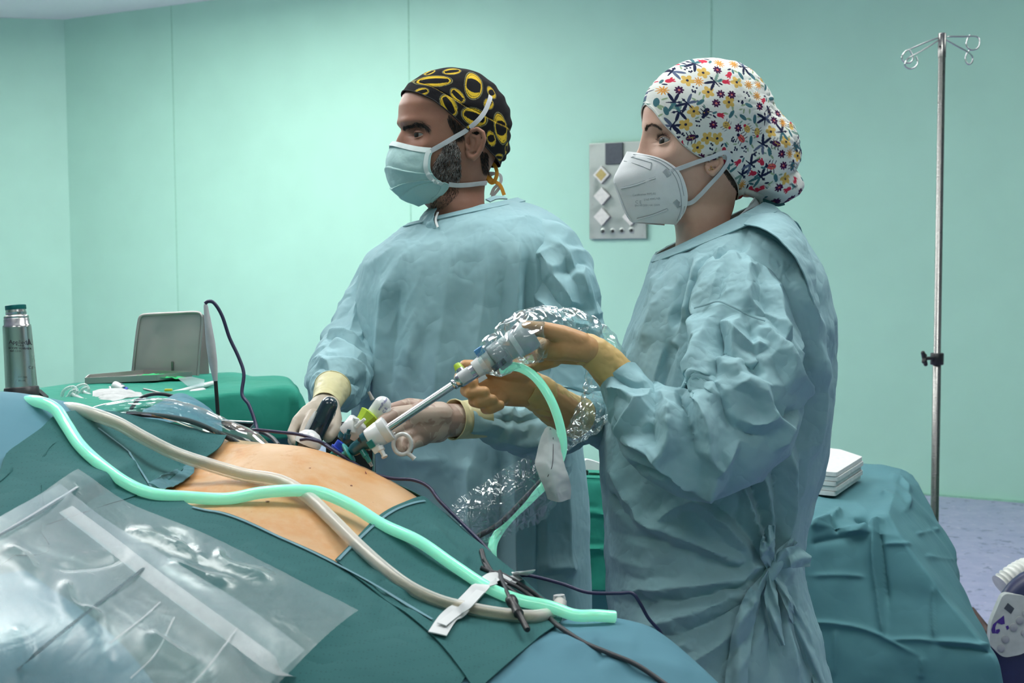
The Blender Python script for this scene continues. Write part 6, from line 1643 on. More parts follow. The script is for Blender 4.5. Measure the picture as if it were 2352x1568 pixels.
# dark handheld stapler / sealer in the man's right hand
SD = empty('sealing_device', P(735, 970, 2.0), 'dark smoked-plastic device with white dome in the left gloved hand', 'instrument')
D3 = 1.985
pc = [capsule(P(756, 930, D3), P(722, 1000, D3), M_(20, D3), M_(23, D3), 20), capsule(P(752, 945, D3 + .01), P(728, 990, D3 + .012), M_(20, D3), M_(20, D3), 20)]
remesh('handle_shell', pc, .002, 4, MAT['smoke'], SD)
V, F = ribbon(np.array([P(727, 945, D3 - .018), P(716, 965, D3 - .020), P(706, 985, D3 - .018), P(704, 992, D3 - .015)]), [M_(4, D3), M_(9, D3), M_(9, D3), M_(4, D3)], np.array([-.5, -1, .2]), .003, 20); obj('trigger', V, F, MAT['white'], SD)
V, F = lathe(P(706, 1020, D3 - .05), unit(P(720, 986, D3 - .05) - P(706, 1020, D3 - .05)), [(0, M_(30, D3)), (M_(10, D3), M_(30, D3)), (M_(20, D3), M_(26, D3)), (M_(28, D3), M_(18, D3)), (M_(33, D3), M_(6, D3)), (M_(34, D3), .0001)], 32); obj('dome', V, F, MAT['white'], SD)
turned('dome_base', (700, 1032, D3 - .05), (706, 1020, D3 - .05), [(0, 24), (1, 29)], MAT['smoke'], SD)
# dark instrument bag / tray on the far side of the patient
DT = empty('instrument_tray', P(800, 1030, 2.06), 'black tray with steel rim behind the trocars', 'tray')
cT = P(806, 1035, 2.075)
V, F = boxV(cT, M_(110, 2.07), .03, M_(130, 2.07), None, .003); obj('tray_body', V, F, plain('black_tray', (.02, .02, .022, 1), .55), DT, smooth=False)
for a_, b_ in (((760, 972), (862, 985)), ((860, 985), (858, 1090))):
    V, F = tube([P(*a_, 2.055), P(*b_, 2.055)], .0025, 2, 8, smooth=False); obj('rim', V, F, MAT['steel'], DT)
# ------------------------------------------------------------------ tubing and cables lying on the drapes
def laid(name, pts, rpx, m, off=None, label=None, cat='tube', n=200, seg=16, parent=None, inner=None, dd=None, lift_=.0015):
    """tube through pixel points resting on drapes/belly; a point may carry its own depth"""
    w, r = [], []
    for p in pts:
        rr = rpx if np.isscalar(rpx) else p[-1]
        if len(p) == 3 and p[2] > .5: q = P(*p); d = p[2]
        elif len(p) == 3:
            q, nn = onD(p[0], p[1]); d = project(q)[2]; q = P(p[0], p[1], d - M_(rpx, d) - p[2])
        else:
            q, nn = onD(p[0], p[1]); d = project(q)[2]; q = q + (nn * .5 + np.array([0, 0, .5])) * M_(rpx, d) * .95
        w.append(q); r.append(M_(rpx, project(q)[2]))
    w = np.array(w); px_, py_, dd_ = project(w)
    for _ in range(2): dd_[1:-1] = (dd_[:-2] + 2 * dd_[1:-1] + dd_[2:]) / 4
    w = np.array([P(a_, b_, c_ - lift_) for a_, b_, c_ in zip(px_, py_, dd_)])
    V, F = tube(np.array(w), np.array(r), n, seg); o = obj(name, V, F, m, parent, label=label, cat=cat if label else None)
    if inner is not None:
        V, F = tube(np.array(w), np.array(r) * .62, n, seg); obj('bore', V, F, inner, o)
    return o
DE = project(onD(1320, 1420)[0])[2] - .030
laid('light_cable', [(10, 945, 1.86), (45, 928, 1.81), (70, 921, 1.77), (95, 924, 1.755), (128, 940, 1.745), (152, 975, 1.735), (182, 1020, 1.70), (225, 1075), (290, 1122), (350, 1146), (430, 1154), (520, 1145, .004), (600, 1131, .018), (680, 1126, .030), (740, 1132, .030), (810, 1162, .014), (880, 1205, .002), (960, 1255), (1040, 1310), (1120, 1362), (1190, 1390), (1260, 1405), (1320, 1412, DE), (1370, 1413, DE + .002), (1412, 1416, DE + .012)], 14, MAT['light_tube'], lift_=.008, label='long glowing green light cable snaking across the drape and belly', cat='cable', n=300)
laid('suction_tube', [(70, 975, 1.92), (115, 948, 1.86), (160, 938, 1.80), (210, 950, 1.78), (270, 972, 1.76), (330, 1005, 1.745), (400, 1040, 1.735), (470, 1064, 1.725), (560, 1090, 1.70), (640, 1118), (700, 1150), (760, 1205), (820, 1265), (880, 1320), (940, 1362), (1010, 1395), (1080, 1412), (1150, 1424), (1220, 1430), (1262, 1424), (1282, 1405, 1.575), (1286, 1385, 1.60)], 15.5, MAT['clear_tube'], label='clear suction tube crossing under the green cable over the belly', inner=MAT['clear_tube_in'], n=260, seg=20)
cn = empty('tube_connector', P(1285, 1392, 1.60), 'clear ribbed tube connector at the end of the suction tube', 'connector')
turned('socket', (1287, 1400, 1.60), (1284, 1366, 1.60), [(0, 15), (.25, 16), (.27, 14), (.4, 14), (.42, 16), (.55, 16), (.57, 13), (.7, 13), (.72, 15), (1, 13)], MAT['clear'], cn)
# navy electrode cable
laid('electrode_cable', [(471, 697, 2.02), (478, 692, 2.02), (492, 696, 2.02), (510, 725, 2.02), (527, 775, 2.02), (548, 820, 2.02), (560, 858, 2.01), (556, 905, 2.0), (572, 930, 1.99), (588, 975, 1.97), (590, 995, 1.95), (580, 990, 1.93), (590, 987, 1.92), (640, 992, 1.90), (690, 998, 1.88), (730, 1012, 1.865), (760, 1030, 1.85), (800, 1055, 1.83), (850, 1085, 1.82), (900, 1098, 1.815), (950, 1102, 1.80), (985, 1118, 1.79), (1010, 1150, 1.775), (1060, 1200, 1.74), (1110, 1250, 1.70), (1150, 1300, 1.66), (1180, 1320, 1.64), (1220, 1322, 1.63), (1290, 1340, 1.62), (1350, 1360, 1.61), (1420, 1362, 1.60), (1452, 1362, 1.60), (1470, 1385, 1.60), (1490, 1420, 1.60), (1520, 1456, 1.60), (1545, 1510, 1.62), (1560, 1620, 1.66)], 4.2, MAT['navy_cable'], label='thin navy cable from the white electrode pencil across the belly to the right', cat='cable', n=420, seg=8)
laid('electrode_cable', [(690, 1010, 1.87), (705, 1008, 1.86), (722, 1011, 1.86), (745, 1018, 1.86), (764, 1032, 1.85)], 3.6, MAT['navy_cable'], label='short dark blue cable looped over the white dome', cat='cable', n=50, seg=8)
# white tape strips
def tape(pts, wpx, m, label, off=.0025, seed=1):
    q = [onD(a, b, off) for a, b in pts]; w = np.array([a for a, _ in q]); n = np.array([b for _, b in q]); d = project(w[len(w) // 2])[2]
    V, F = ribbon(w, M_(wpx, d), n, .001, 60); return obj('adhesive_tape', V, F, m, label=label, cat='tape')
TAPEB = bvh_of(*[o for o in bpy.data.objects if o.type == 'MESH' and o.name.split('.')[0] in ('light_cable', 'suction_tube', 'near_panel', 'foot_panel', 'surgical_drape')])
def tape2(pts, wpx, label, offs):
    w, n = [], []
    for (a, b), o_ in zip(pts, offs):
        p_, n_ = hit(TAPEB, a, b, o_, 1.5); w.append(p_); n.append(n_ * .5 + np.array([0, -.35, .6]))
    d = project(w[len(w) // 2])[2]; V, F = ribbon(np.array(w), M_(wpx, d), np.array(n), .001, 60); return obj('adhesive_tape', V, F, TAPEM, label=label, cat='tape')
t_ = NT('paper_tape'); TAPEM = t_.set(color=(.68, .70, .71, 1), rough=.8, alpha=.93)
tape2([(1003, 1462), (1028, 1425), (1055, 1398), (1085, 1372), (1110, 1345), (1135, 1332), (1165, 1345)], 40, 'wide white tape strip holding both tubes to the drape', [.003, .003, .003, .003, .004, .004, .003])
tape2([(1012, 1446), (1045, 1420), (1075, 1390), (1105, 1365), (1140, 1345)], 22, 'narrow upper layer of white tape over the wide strip', [.006, .006, .006, .006, .007])
tape2([(1165, 1340), (1190, 1325), (1212, 1312)], 34, 'short white tape end folded under the cable bundle', [.003, .003, .003])
def over(*pts, e=.006):
    return [(a_, b_, project(onD(a_, b_)[0])[2] - e) for a_, b_ in pts]
laid('bundled_cable', [*over((1106, 1264), (1116, 1298), (1138, 1330), (1172, 1354), (1212, 1380), (1246, 1402), (1268, 1424)), (1290, 1448), (1340, 1480), (1400, 1505), (1460, 1530), (1520, 1570), (1560, 1600)], 6, MAT['black_rub'], label='grey cable passing under the tape and down over the blue drape', cat='cable', n=160)
laid('bundled_cable', over((1104, 1302), (1124, 1312), (1152, 1318), (1190, 1338), (1224, 1360), (1252, 1382), (1272, 1400)), 5, MAT['black_rub'], label='upper dark cable of the bundle beside the tape', cat='cable', n=80)
laid('bundled_cable', over((1112, 1284), (1134, 1318), (1160, 1334), (1196, 1352), (1232, 1380), (1264, 1404), e=.010), 5, MAT['black_rub'], label='middle dark cable of the bundle beside the tape', cat='cable', n=80)
PE = [project(onD(a_, b_)[0])[2] for a_, b_ in ((1148, 1312), (1176, 1384), (1212, 1446))]
pc_ = laid('plug_cable', [(1148, 1312, PE[0] - .015), (1154, 1334, PE[0] - .03), (1164, 1358, PE[1] - .036), (1176, 1384, PE[1] - .038)], 4.6, MAT['black_rub'], label='dark plug cable ending in a black connector over the green cable', cat='cable', n=50)
turned('plug', (1172, 1374, PE[1] - .038), (1212, 1446, PE[2] - .034), [(0, 7), (.04, 14), (.15, 14), (.18, 10), (.5, 12), (.52, 7.5), (.97, 7.5), (1, 6)], MAT['black'], pc_)
# electrode pencil standing in its holster
EP = empty('electrode_pencil', P(497, 945, 2.03), 'tall white electrode pencil standing upright with black shaft', 'electrode')
turned('grip', (495, 875, 2.03), (472, 698, 2.03), [(0, 5), (.02, 5.5), (.25, 10), (.5, 10.5), (.75, 8), (.97, 5), (1, 3.5)], plain('grey_white_grip', (.52, .54, .57, 1), .4), EP)
turned('shaft', (501, 958, 2.03), (495, 872, 2.03), [(0, 4.5), (1, 4.5)], MAT['black'], EP)
# ------------------------------------------------------------------ clear pouch on the near drape
def pouch(tl, tr, br, bl, off, m, name, parent=None, label=None, seed=1, D=.014, su=1.05, sv=1.05, n=60, mm=80, wl=.07, amp=.006, lines=()):
    XY = coonsXY(XYs([tl, ((tl[0] + tr[0]) / 2, (tl[1] + tr[1]) / 2), tr]), XYs([tr, ((tr[0] + br[0]) / 2, (tr[1] + br[1]) / 2), br]), XYs([bl, ((bl[0] + br[0]) / 2, (bl[1] + br[1]) / 2), br]), XYs([tl, ((tl[0] + bl[0]) / 2, (tl[1] + bl[1]) / 2), bl]), n, mm)
    X = lift(XY, off); X = wrinkle(X, su, sv, False, 130, D, amp, wl, .08, seed=seed); X[..., 2] = np.maximum(X[..., 2], S(X[..., 0], X[..., 1]) + .011)
    X = dense(X)
    if lines: X = folds(X, lines)
    X = facet(X, False, 6, 8)
    return obj(name, X, gridF(*X.shape[:2]), m, parent, label=label, cat='plastic pouch' if label else None), X
PO, Xp = pouch((180, 1113), (822, 1443), (380, 1860), (-380, 1480), .019, MAT['film_soft'], 'fluid_pouch', None, 'wrinkled clear plastic fluid pouch lying over the near drape', 71, D=.010, su=1.025, sv=1.03, wl=.13,
      lines=[([(290, 1215), (400, 1250), (480, 1290)], 9, .007), ([(350, 1225), (420, 1230), (470, 1310)], 8, -.006), ([(500, 1260), (520, 1300), (640, 1330)], 9, .007), ([(380, 1290), (470, 1330), (540, 1340)], 10, .008)])
inn, Xi = pouch((140, 1168), (700, 1560), (420, 1840), (-380, 1500), .030, MAT['film_seam'], 'inner_layer', PO, None, 73, D=.012, su=1.02, sv=1.03, wl=.15,
      lines=[([(10, 1260), (60, 1290), (90, 1340)], 14, .008), ([(150, 1330), (170, 1400), (240, 1420)], 12, .008), ([(30, 1440), (60, 1500), (40, 1568)], 12, .008), ([(200, 1400), (230, 1470), (250, 1530)], 9, .007), ([(330, 1450), (400, 1500), (480, 1540)], 16, .008), ([(120, 1300), (240, 1290), (300, 1260)], 10, -.006)])
IB = bvh_of(inn, PO)
def onI(pl, w, nm, m, off=.0015, n=60):
    q, n_ = path_on(IB, pl, off, 1.4); n_ = np.where((n_[:, 2:3] < 0), -n_, n_)
    V, F = ribbon(q, w, n_ * .4 + np.array([0, -.5, .7]), .0004, n); return obj(nm, V, F, m, PO)
seamd = MAT['dark_line']
onI([(150, 1172), (230, 1232), (330, 1310), (430, 1385), (540, 1465), (640, 1540), (700, 1580)], .018, 'weld_band', MAT['milky'])
onI([(-40, 1610), (60, 1520), (160, 1440), (250, 1370), (336, 1303)], .004, 'fold_line', seamd)
onI([(-20, 1240), (40, 1205), (110, 1162), (178, 1120)], .003, 'edge_strip', MAT['resp_mark'])
onI([(-30, 1250), (40, 1212), (110, 1170), (172, 1128)], .004, 'fold_line', seamd, .003)
onI([(250, 1480), (330, 1420), (368, 1385)], .002, 'crease', MAT['milky']); onI([(410, 1610), (480, 1530), (545, 1447)], .002, 'crease', MAT['milky'], .003); onI([(300, 1560), (360, 1500), (400, 1420)], .002, 'crease', MAT['milky'])
# ------------------------------------------------------------------ clear sleeve over tubing on the far left of the drape
cs = [(200, 946, 1.86), (290, 935, 1.86), (370, 936, 1.87), (450, 958, 1.88), (520, 990, 1.88), (575, 1020, 1.87), (610, 1040, 1.86)]
Xs = fix_out(limb(cs, [8, 17, 22, 24, 26, 30, 20], 70, 40)); Xs = wrinkle(Xs, 1.12, 1.05, True, 120, .014, .005, .05, .06, seed=65); Xs = facet(dense(Xs, 1, True), True, 8, 10)
obj('camera_sleeve', Xs, gridF(*Xs.shape[:2], True), MAT['film'], label='clear plastic sleeve over tubing beside the patient chest', cat='plastic sleeve')
cable('inner_cable', [(290, 950, 1.86), (370, 955, 1.87), (440, 968, 1.87), (510, 998, 1.87), (565, 1028, 1.87), (590, 1040, 1.87)], 6, MAT['black_rub'], 'dark cable showing inside the clear plastic sleeve')
# blue drape tent behind it
ctl = np.array([[(330, 940, 2.02), (372, 920, 2.03), (410, 904, 2.04), (440, 912, 2.05), (480, 935, 2.05), (508, 960, 2.05)], [(325, 955, 1.98), (370, 938, 1.98), (412, 925, 1.98), (450, 930, 1.99), (486, 950, 2.0), (508, 972, 2.0)], [(320, 985, 1.93), (370, 975, 1.93), (415, 965, 1.93), (455, 968, 1.94), (490, 985, 1.95), (512, 995, 1.96)]], float)
Xt = ctl_grid(ctl, 30, 50); Xt = wrinkle(Xt, 1.06, 1.03, False, 90, .008, .004, .04, .1, seed=66); V, F = shell(dense(Xt), -.001)
obj('tented_drape', V, F, MAT['drape_blue'], label='small tented fold of blue drape beside the electrode pencil', cat='drape')
cable('arched_cable', [(300, 940, 2.06), (318, 918, 2.06), (345, 906, 2.06), (375, 905, 2.06), (405, 912, 2.07), (440, 925, 2.08)], 4.2, MAT['black_rub'], 'dark arched cable in front of the green table')
# steel bracket corner
BK = empty('steel_bracket', P(555, 975, 2.06), 'thin bent steel bracket edge behind the belly', 'bracket')
for a_, b_ in (((506, 966), (588, 970)), ((588, 970), (570, 990))):
    V, F = tube([P(*a_, 2.06), P(*b_, 2.06)], .0022, 2, 8, smooth=False); obj('edge_bar', V, F, MAT['steel'], BK)
V, F = slab([P(506, 968, 2.065), P(588, 972, 2.065), P(570, 992, 2.065), P(520, 985, 2.065)], np.array([0, -1, .3]), .002); obj('plate', V, F, MAT['black'], BK, smooth=False)
cable('dark_hose', [(560, 985, 2.0), (600, 992, 1.99), (625, 1005, 1.96), (640, 1022, 1.92)], 5, MAT['black_rub'], 'dark hose disappearing behind the top of the belly')

# ------------------------------------------------------------------ instrument table at the left
ZT = 1.17
GT = empty('instrument_table', PZ(400, 890, ZT) * np.array([1, 1, 0]), 'instrument table under a green cotton drape at the left', 'table')
far = [(-60, 905), (60, 896), (200, 879), (330, 867), (450, 861), (560, 861), (640, 867)]
near = [(-60, 1010), (60, 985), (200, 955), (306, 934), (420, 916), (540, 902), (655, 889)]
fw = np.array([PZ(a_, b_, ZT) for a_, b_ in far]); nw = np.array([PZ(a_, b_, ZT) for a_, b_ in near])
ex_ = unit(fw[-1] - fw[-3]) * np.array([1, 1, 0]); en = np.array([.15, -1, 0])
rows = [fw + np.array([0, .02, -.30]), fw + np.array([0, .015, -.05]), fw, (fw * 2 + nw) / 3, (fw + 2 * nw) / 3, nw, nw + np.array([0, -.022, -.020]), nw + np.array([.004, -.030, -.060]), nw + np.array([.006, -.030, -.105])]
G = np.array(rows)
ext = []
for k_, (ox, oz) in enumerate(((.030, -.012), (.046, -.05), (.05, -.105))):
    c = G[:, -1] + np.array([ox, -.004, 0]); c[:, 2] = np.minimum(G[:, -1, 2], ZT + oz); ext.append(c)
G = np.concatenate([G, np.array(ext).transpose(1, 0, 2)], 1)
def wgrid(G, n, m):
    A_ = np.array([resample(catmull(G[:, j], 200), n) for j in range(G.shape[1])])
    return np.array([resample(catmull(A_[:, i], 200), m) for i in range(n)])
Xg = wgrid(G, 70, 110)
vv = np.linspace(0, 1, 70)[:, None] * np.ones((1, 110))
Xg = wrinkle(Xg, 1.03, 1.02, False, 90, .007, .003, .09, .12, seed=81)
Xg = facet(dense(Xg), False, 8, 10)
Xg = folds(Xg, [([(590, 870), (640, 872), (670, 890)], 5, .006), ([(560, 878), (610, 880), (660, 905)], 7, -.005), ([(520, 905), (530, 940), (535, 980)], 7, .006), ([(600, 900), (610, 940), (620, 985)], 9, .007), ([(470, 880), (420, 890), (330, 900)], 6, .005), ([(640, 915), (600, 935), (560, 940)], 6, .005)])
V, F = shell(Xg, .0015); obj('green_drape', V, F, MAT['drape_green'], GT)
c_ = (fw[3] + nw[3]) / 2
V, F = boxV((c_[0] - .12, c_[1] + .02, ZT - .035), .5, .14, .03, None, .005); obj('table_top', V, F, MAT['steel_d'], GT, smooth=False)
V, F = tube([(c_[0] - .1, c_[1] + .02, ZT - .05), (c_[0] - .1, c_[1] + .02, .05)], .02, 2, 12, smooth=False); obj('post', V, F, MAT['steel_d'], GT)
V, F = boxV((c_[0] - .1, c_[1] + .05, .03), .5, .4, .04, None, .01); obj('base', V, F, MAT['steel_d'], GT, smooth=False)
# dark blue underdrape of the table
ctl = np.array([[(560, 965, 2.80), (640, 960, 2.80), (692, 925, 2.82), (712, 945, 2.85)], [(560, 1010, 2.80), (640, 1010, 2.80), (690, 1000, 2.80), (716, 1000, 2.85)], [(560, 1100, 2.80), (640, 1100, 2.80), (690, 1100, 2.80), (720, 1100, 2.85)], [(560, 1600, 2.80), (640, 1600, 2.80), (690, 1600, 2.80), (725, 1600, 2.85)]], float)
Xt = ctl_grid(ctl, 40, 30); Xt = wrinkle(Xt, 1.05, 1.02, False, 60, .01, .004, .08, .1, seed=82); V, F = shell(dense(Xt), -.0015); obj('under_drape', V, F, MAT['drape_table'], GT)
def onT(px, py, h=0.0):
    p = PZ(px, py, ZT + .006); return p + np.array([0, 0, h])
GB = bvh_of(*[o for o in bpy.data.objects if o.name.startswith('green_drape')])
def onG(px, py, off=.0): return hit(GB, px, py, off, 2.8)[0]
# tray with upright lid
dl = 3.03
TRY = empty('sterilisation_tray', onT(380, 866), 'open steel tray with green cloth on the instrument table', 'tray')
pts = [onT(196, 881), onT(360, 874), onT(440, 866), onT(330, 862), onT(205, 873)]
V, F = slab([p + np.array([0, 0, .004]) for p in pts], np.array([0, 0, 1]), .004); obj('tray_floor', V, F, MAT['steel_d'], TRY, smooth=False)
for i_ in range(5):
    p0_, p1_ = pts[i_], pts[(i_ + 1) % 5]; mid_ = (p0_ + p1_) / 2 + np.array([0, 0, .0065]); V, F = boxV(mid_, np.linalg.norm(p1_ - p0_) + .002, .002, .013, basis(p1_ - p0_)); obj('tray_wall', V, F, MAT['steel_d'], TRY, smooth=False)
ctl = np.array([[(285, 866, 2.98), (330, 861, 2.99), (370, 859, 3.0), (410, 862, 3.0)], [(270, 869, 2.93), (330, 864, 2.94), (370, 862, 2.95), (420, 865, 2.96)], [(262, 872, 2.88), (320, 869, 2.89), (375, 866, 2.9), (425, 868, 2.92)]], float)
Xt = ctl_grid(ctl, 16, 30); Xt = wrinkle(Xt, 1.1, 1.1, False, 60, .006, .004, .03, .1, seed=83); V, F = shell(dense(Xt), -.001); obj('cloth_liner', V, F, plain('bright_green_cloth', (.03, .50, .17, 1), .8), TRY)
LID = empty('tray_lid', P(382, 864, dl), 'dull steel tray lid standing upright on the green table', 'tray lid')
def rounded(pts, r, k=6):
    out = []; n = len(pts); pts = [np.array(p, float) for p in pts]
    for i in range(n):
        a_, b_, c__ = pts[i - 1], pts[i], pts[(i + 1) % n]; u1, u2 = unit(a_ - b_), unit(c__ - b_)
        for t in np.linspace(0, 1, k): out.append((1 - t) ** 2 * (b_ + u1 * r[i]) + 2 * t * (1 - t) * b_ + t * t * (b_ + u2 * r[i]))
    return out
pl = rounded([(304, 866), (319, 722), (463, 716), (454, 866)], [1, 20, 16, 1])
V, F = slab([P(a_, b_, dl) for a_, b_ in pl], np.array([0, -1, .15]), .006); obj('plate', V, F, MAT['steel_d'], LID, smooth=False)
V, F = tube([P(a_, b_, dl - .002) for a_, b_ in [(304, 864), (313, 780), (319, 738), (324, 726), (340, 722), (400, 719), (450, 717), (461, 722), (464, 735), (459, 800), (454, 864)]], .0035, 90, 8); obj('rim', V, F, MAT['steel_d'], LID)
V, F = slab([P(a_, b_, dl + .03) for a_, b_ in rounded([(454, 862), (464, 720), (474, 728), (480, 862)], [1, 6, 10, 1])], np.array([0, -1, .15]), .004); obj('side_flange', V, F, MAT['drape_green'] if False else MAT['steel_d'], LID, smooth=False)
V, F = boxV(P(396, 845, dl - .004), .005, .004, .032, None, .001); obj('slot_clip', V, F, MAT['steel_b'], LID, smooth=False)
# flask
FLD = 2.50
FL = empty('steel_flask', P(52, 915, FLD), 'steel scope-warmer flask with teal stopper in black foot', 'flask')
turned('foot', (52, 926, FLD), (49, 888, FLD), [(0, 44), (.6, 40), (.95, 38), (1, 36)], MAT['black'], FL, 40)
bdy = turned('flask_body', (50, 900, FLD), (36, 706, FLD), [(0, 34.5), (.04, 35), (.76, 31.5), (.79, 31), (.80, 28.5), (.86, 28.5), (.87, 27), (.885, 28), (.90, 27), (.91, 23), (.93, 22.5), (.935, 23.3), (.95, 22.5), (1, 22)], MAT['steel_f'], FL, 56)
turned('stopper', (36.5, 711, FLD), (35.5, 700, FLD), [(0, 22.5), (.1, 23), (.9, 23), (1, 21)], MAT['teal_cap'], FL, 40)
FB = bvh_of(bdy)
text_on(FB, 'Applied', 41, 786, 9.5, 0, MAT['ink'], FL, 'lettering', 2.45, .0005); text_on(FB, 'Medical', 46, 793, 4, 0, MAT['ink'], FL, 'lettering', 2.45, .0005)
text_on(FB, 'SCOPE WARMER', 46, 800, 5, 0, MAT['ink'], FL, 'lettering', 2.45, .0005); text_on(FB, 'REF C2101', 36, 806, 4, 0, MAT['ink'], FL, 'lettering', 2.45, .0005); text_on(FB, 'C E', 71, 844, 7, 0, MAT['ink'], FL, 'lettering', 2.45, .0005)
text_on(FB, 'LOT 1203', 52, 866, 3.5, 0, MAT['ink'], FL, 'lettering', 2.45, .0005); text_on(FB, '2016-03', 50, 874, 3.5, 0, MAT['ink'], FL, 'lettering', 2.45, .0005)
lg = [hit(FB, a_, b_, .0006, 2.45)[0] for a_, b_ in ((66, 777), (71, 789), (74, 792), (62, 792))]
V, F = slab(lg, np.array([.2, -1, 0]), .0003); obj('emblem', V, F, MAT['ink'], FL, smooth=False)
V, F = slab([P(85, 896, FLD), P(103, 912, FLD), P(103, 925, FLD), P(80, 925, FLD)], np.array([0, -1, 0]), .02); obj('foot_wedge', V, F, MAT['black'], FL, smooth=False)
# gauze
ctl = np.array([[(214, 898, 2.66), (240, 893, 2.68), (275, 891, 2.70), (310, 898, 2.70), (352, 905, 2.68)], [(214, 915, 2.60), (240, 905, 2.60), (275, 900, 2.62), (310, 903, 2.64), (350, 908, 2.64)], [(213, 930, 2.54), (240, 925, 2.52), (270, 918, 2.54), (305, 913, 2.58), (345, 912, 2.60)]], float)
Xt = ctl_grid(ctl, 22, 36); Xt = wrinkle(Xt, 1.10, 1.10, False, 100, .012, .007, .07, .14, seed=84); V, F = shell(facet(dense(Xt), False, 4, 8), -.002)
obj('gauze_swab', V, F, plain('swab_gauze', (.50, .52, .52, 1), .9, var=.05, scale=90, bump=.5, bscale=500), label='crumpled white gauze swab on the green table', cat='gauze')
# clear obturators
for k_, (x, y, lb) in enumerate(((170, 903, 'clear plastic trocar obturator lying nearest the flask'), (196, 898, 'clear plastic trocar obturator behind, half hidden by the gauze'))):
    d_ = 2.62 + .06 * k_
    OB = empty('obturator', P(x, y + 12, d_), lb, 'trocar')
    for j, pl in enumerate(([(x - 28, y + 8), (x - 24, y - 5), (x - 12, y - 13), (x, y - 14), (x + 8, y - 6)], [(x - 26, y + 16), (x - 14, y + 8), (x - 6, y - 4), (x + 6, y - 8)], [(x - 28, y + 8), (x - 26, y + 16), (x - 10, y + 18), (x + 4, y + 8), (x + 8, y - 6)])):
        V, F = tube([P(a_, b_, d_ - .006 * j) for a_, b_ in pl], .0032, 30, 8); obj('grip_rib', V, F, MAT['clear'], OB)
    turned('sleeve_rod', (x - 4, y + 3, d_), (x + 34, y + 20, d_ - .05), [(0, 5), (.8, 4), (.82, 6), (.95, 6), (1, 2)], MAT['clear'], OB)
# white trocar head with blue ring
TH = empty('spare_trocar', P(275, 895, 2.74), 'spare white trocar with blue ring behind the gauze', 'trocar')
turned('housing', (262, 884, 2.74), (284, 894, 2.72), [(0, 6), (.1, 10), (.5, 10), (.6, 8), (1, 8)], MAT['white'], TH); turned('valve', (276, 888, 2.735), (288, 896, 2.72), [(0, 9), (1, 8)], MAT['teal_d'], TH)
turned('ring', (284, 894, 2.70), (288, 898, 2.70), [(0, 6), (.1, 9), (.9, 9), (1, 6)], MAT['blue_pl'], TH); V, F = tube([P(252, 888, 2.72), P(256, 898, 2.71)], .0022, 4, 8, smooth=False); obj('lever', V, F, MAT['white'], TH)
# rods and white connectors
cable('probe_rod', [(330, 893, 2.72), (352, 898, 2.70), (382, 906, 2.66)], 2.2, MAT['steel_d'], 'thin dark steel rod lying on the green table', cat='rod', n=10)
cable('probe_rod', [(385, 894, 2.80), (420, 897, 2.79), (440, 897, 2.79)], 2.0, MAT['steel_d'], 'short thin steel rod beside the white connector', cat='rod', n=10)
WC = empty('white_connector', P(430, 900, 2.72), 'white plastic connector with yellow clip on the green table', 'connector')
turned('long_barrel', (384, 905, 2.70), (490, 880, 2.78), [(0, 5), (.3, 4.5), (.6, 6), (1, 6)], MAT['white'], WC); turned('short_barrel', (436, 902, 2.70), (470, 896, 2.74), [(0, 5), (.2, 7), (.9, 7), (1, 5)], MAT['white'], WC)
V, F = boxV(P(387, 898, 2.71), .016, .008, .010, None, .002); obj('yellow_clip', V, F, plain('yellow_clip', (.55, .50, .03, 1), .4), WC, smooth=False)
V, F = slab([onT(408, 880, .012), onT(440, 879, .014), onT(470, 882, .01), onT(468, 890, .004), onT(430, 890, .004)], np.array([0, -.4, 1]), .001); obj('clear_wrapper', V, F, MAT['film_seam'], WC)

# ------------------------------------------------------------------ right-hand table under a blue drape
ctl = np.array([
 [(1700, 1062, 3.5), (1800, 1058, 3.5), (1900, 1060, 3.48), (1990, 1066, 3.46), (2068, 1074, 3.42), (2082, 1080, 3.44), (2092, 1086, 3.46)],
 [(1690, 1110, 3.12), (1790, 1108, 3.12), (1890, 1112, 3.10), (1980, 1116, 3.10), (2055, 1118, 3.06), (2092, 1112, 3.20), (2112, 1116, 3.30)],
 [(1680, 1165, 2.80), (1780, 1165, 2.80), (1880, 1172, 2.78), (1975, 1180, 2.78), (2040, 1180, 2.74), (2100, 1165, 3.0), (2160, 1200, 3.15)],
 [(1680, 1200, 2.75), (1780, 1200, 2.75), (1880, 1206, 2.73), (1975, 1216, 2.72), (2072, 1232, 2.68), (2140, 1230, 2.95), (2196, 1265, 3.08)],
 [(1680, 1290, 2.73), (1780, 1290, 2.73), (1890, 1298, 2.72), (1990, 1310, 2.70), (2135, 1318, 2.62), (2185, 1300, 2.90), (2206, 1315, 3.02)],
 [(1680, 1400, 2.73), (1780, 1400, 2.72), (1900, 1405, 2.70), (2030, 1415, 2.66), (2215, 1420, 2.56), (2230, 1390, 2.85), (2204, 1380, 3.0)],
 [(1680, 1500, 2.72), (1780, 1500, 2.72), (1920, 1510, 2.68), (2080, 1520, 2.62), (2298, 1518, 2.50), (2270, 1470, 2.80), (2210, 1450, 3.0)],
 [(1680, 1640, 2.70), (1790, 1640, 2.70), (1940, 1640, 2.66), (2110, 1640, 2.60), (2312, 1600, 2.50), (2290, 1560, 2.80), (2215, 1540, 3.0)],
 [(1680, 2150, 2.70), (1790, 2150, 2.70), (1940, 2150, 2.66), (2110, 2150, 2.60), (2318, 2100, 2.50), (2300, 2050, 2.80), (2220, 2000, 3.0)]], float)
BT = empty('side_table', np.array([P(1900, 1150, 3.1)[0], 3.1, 0]), 'side table under a blue-green drape hanging to the right', 'table')
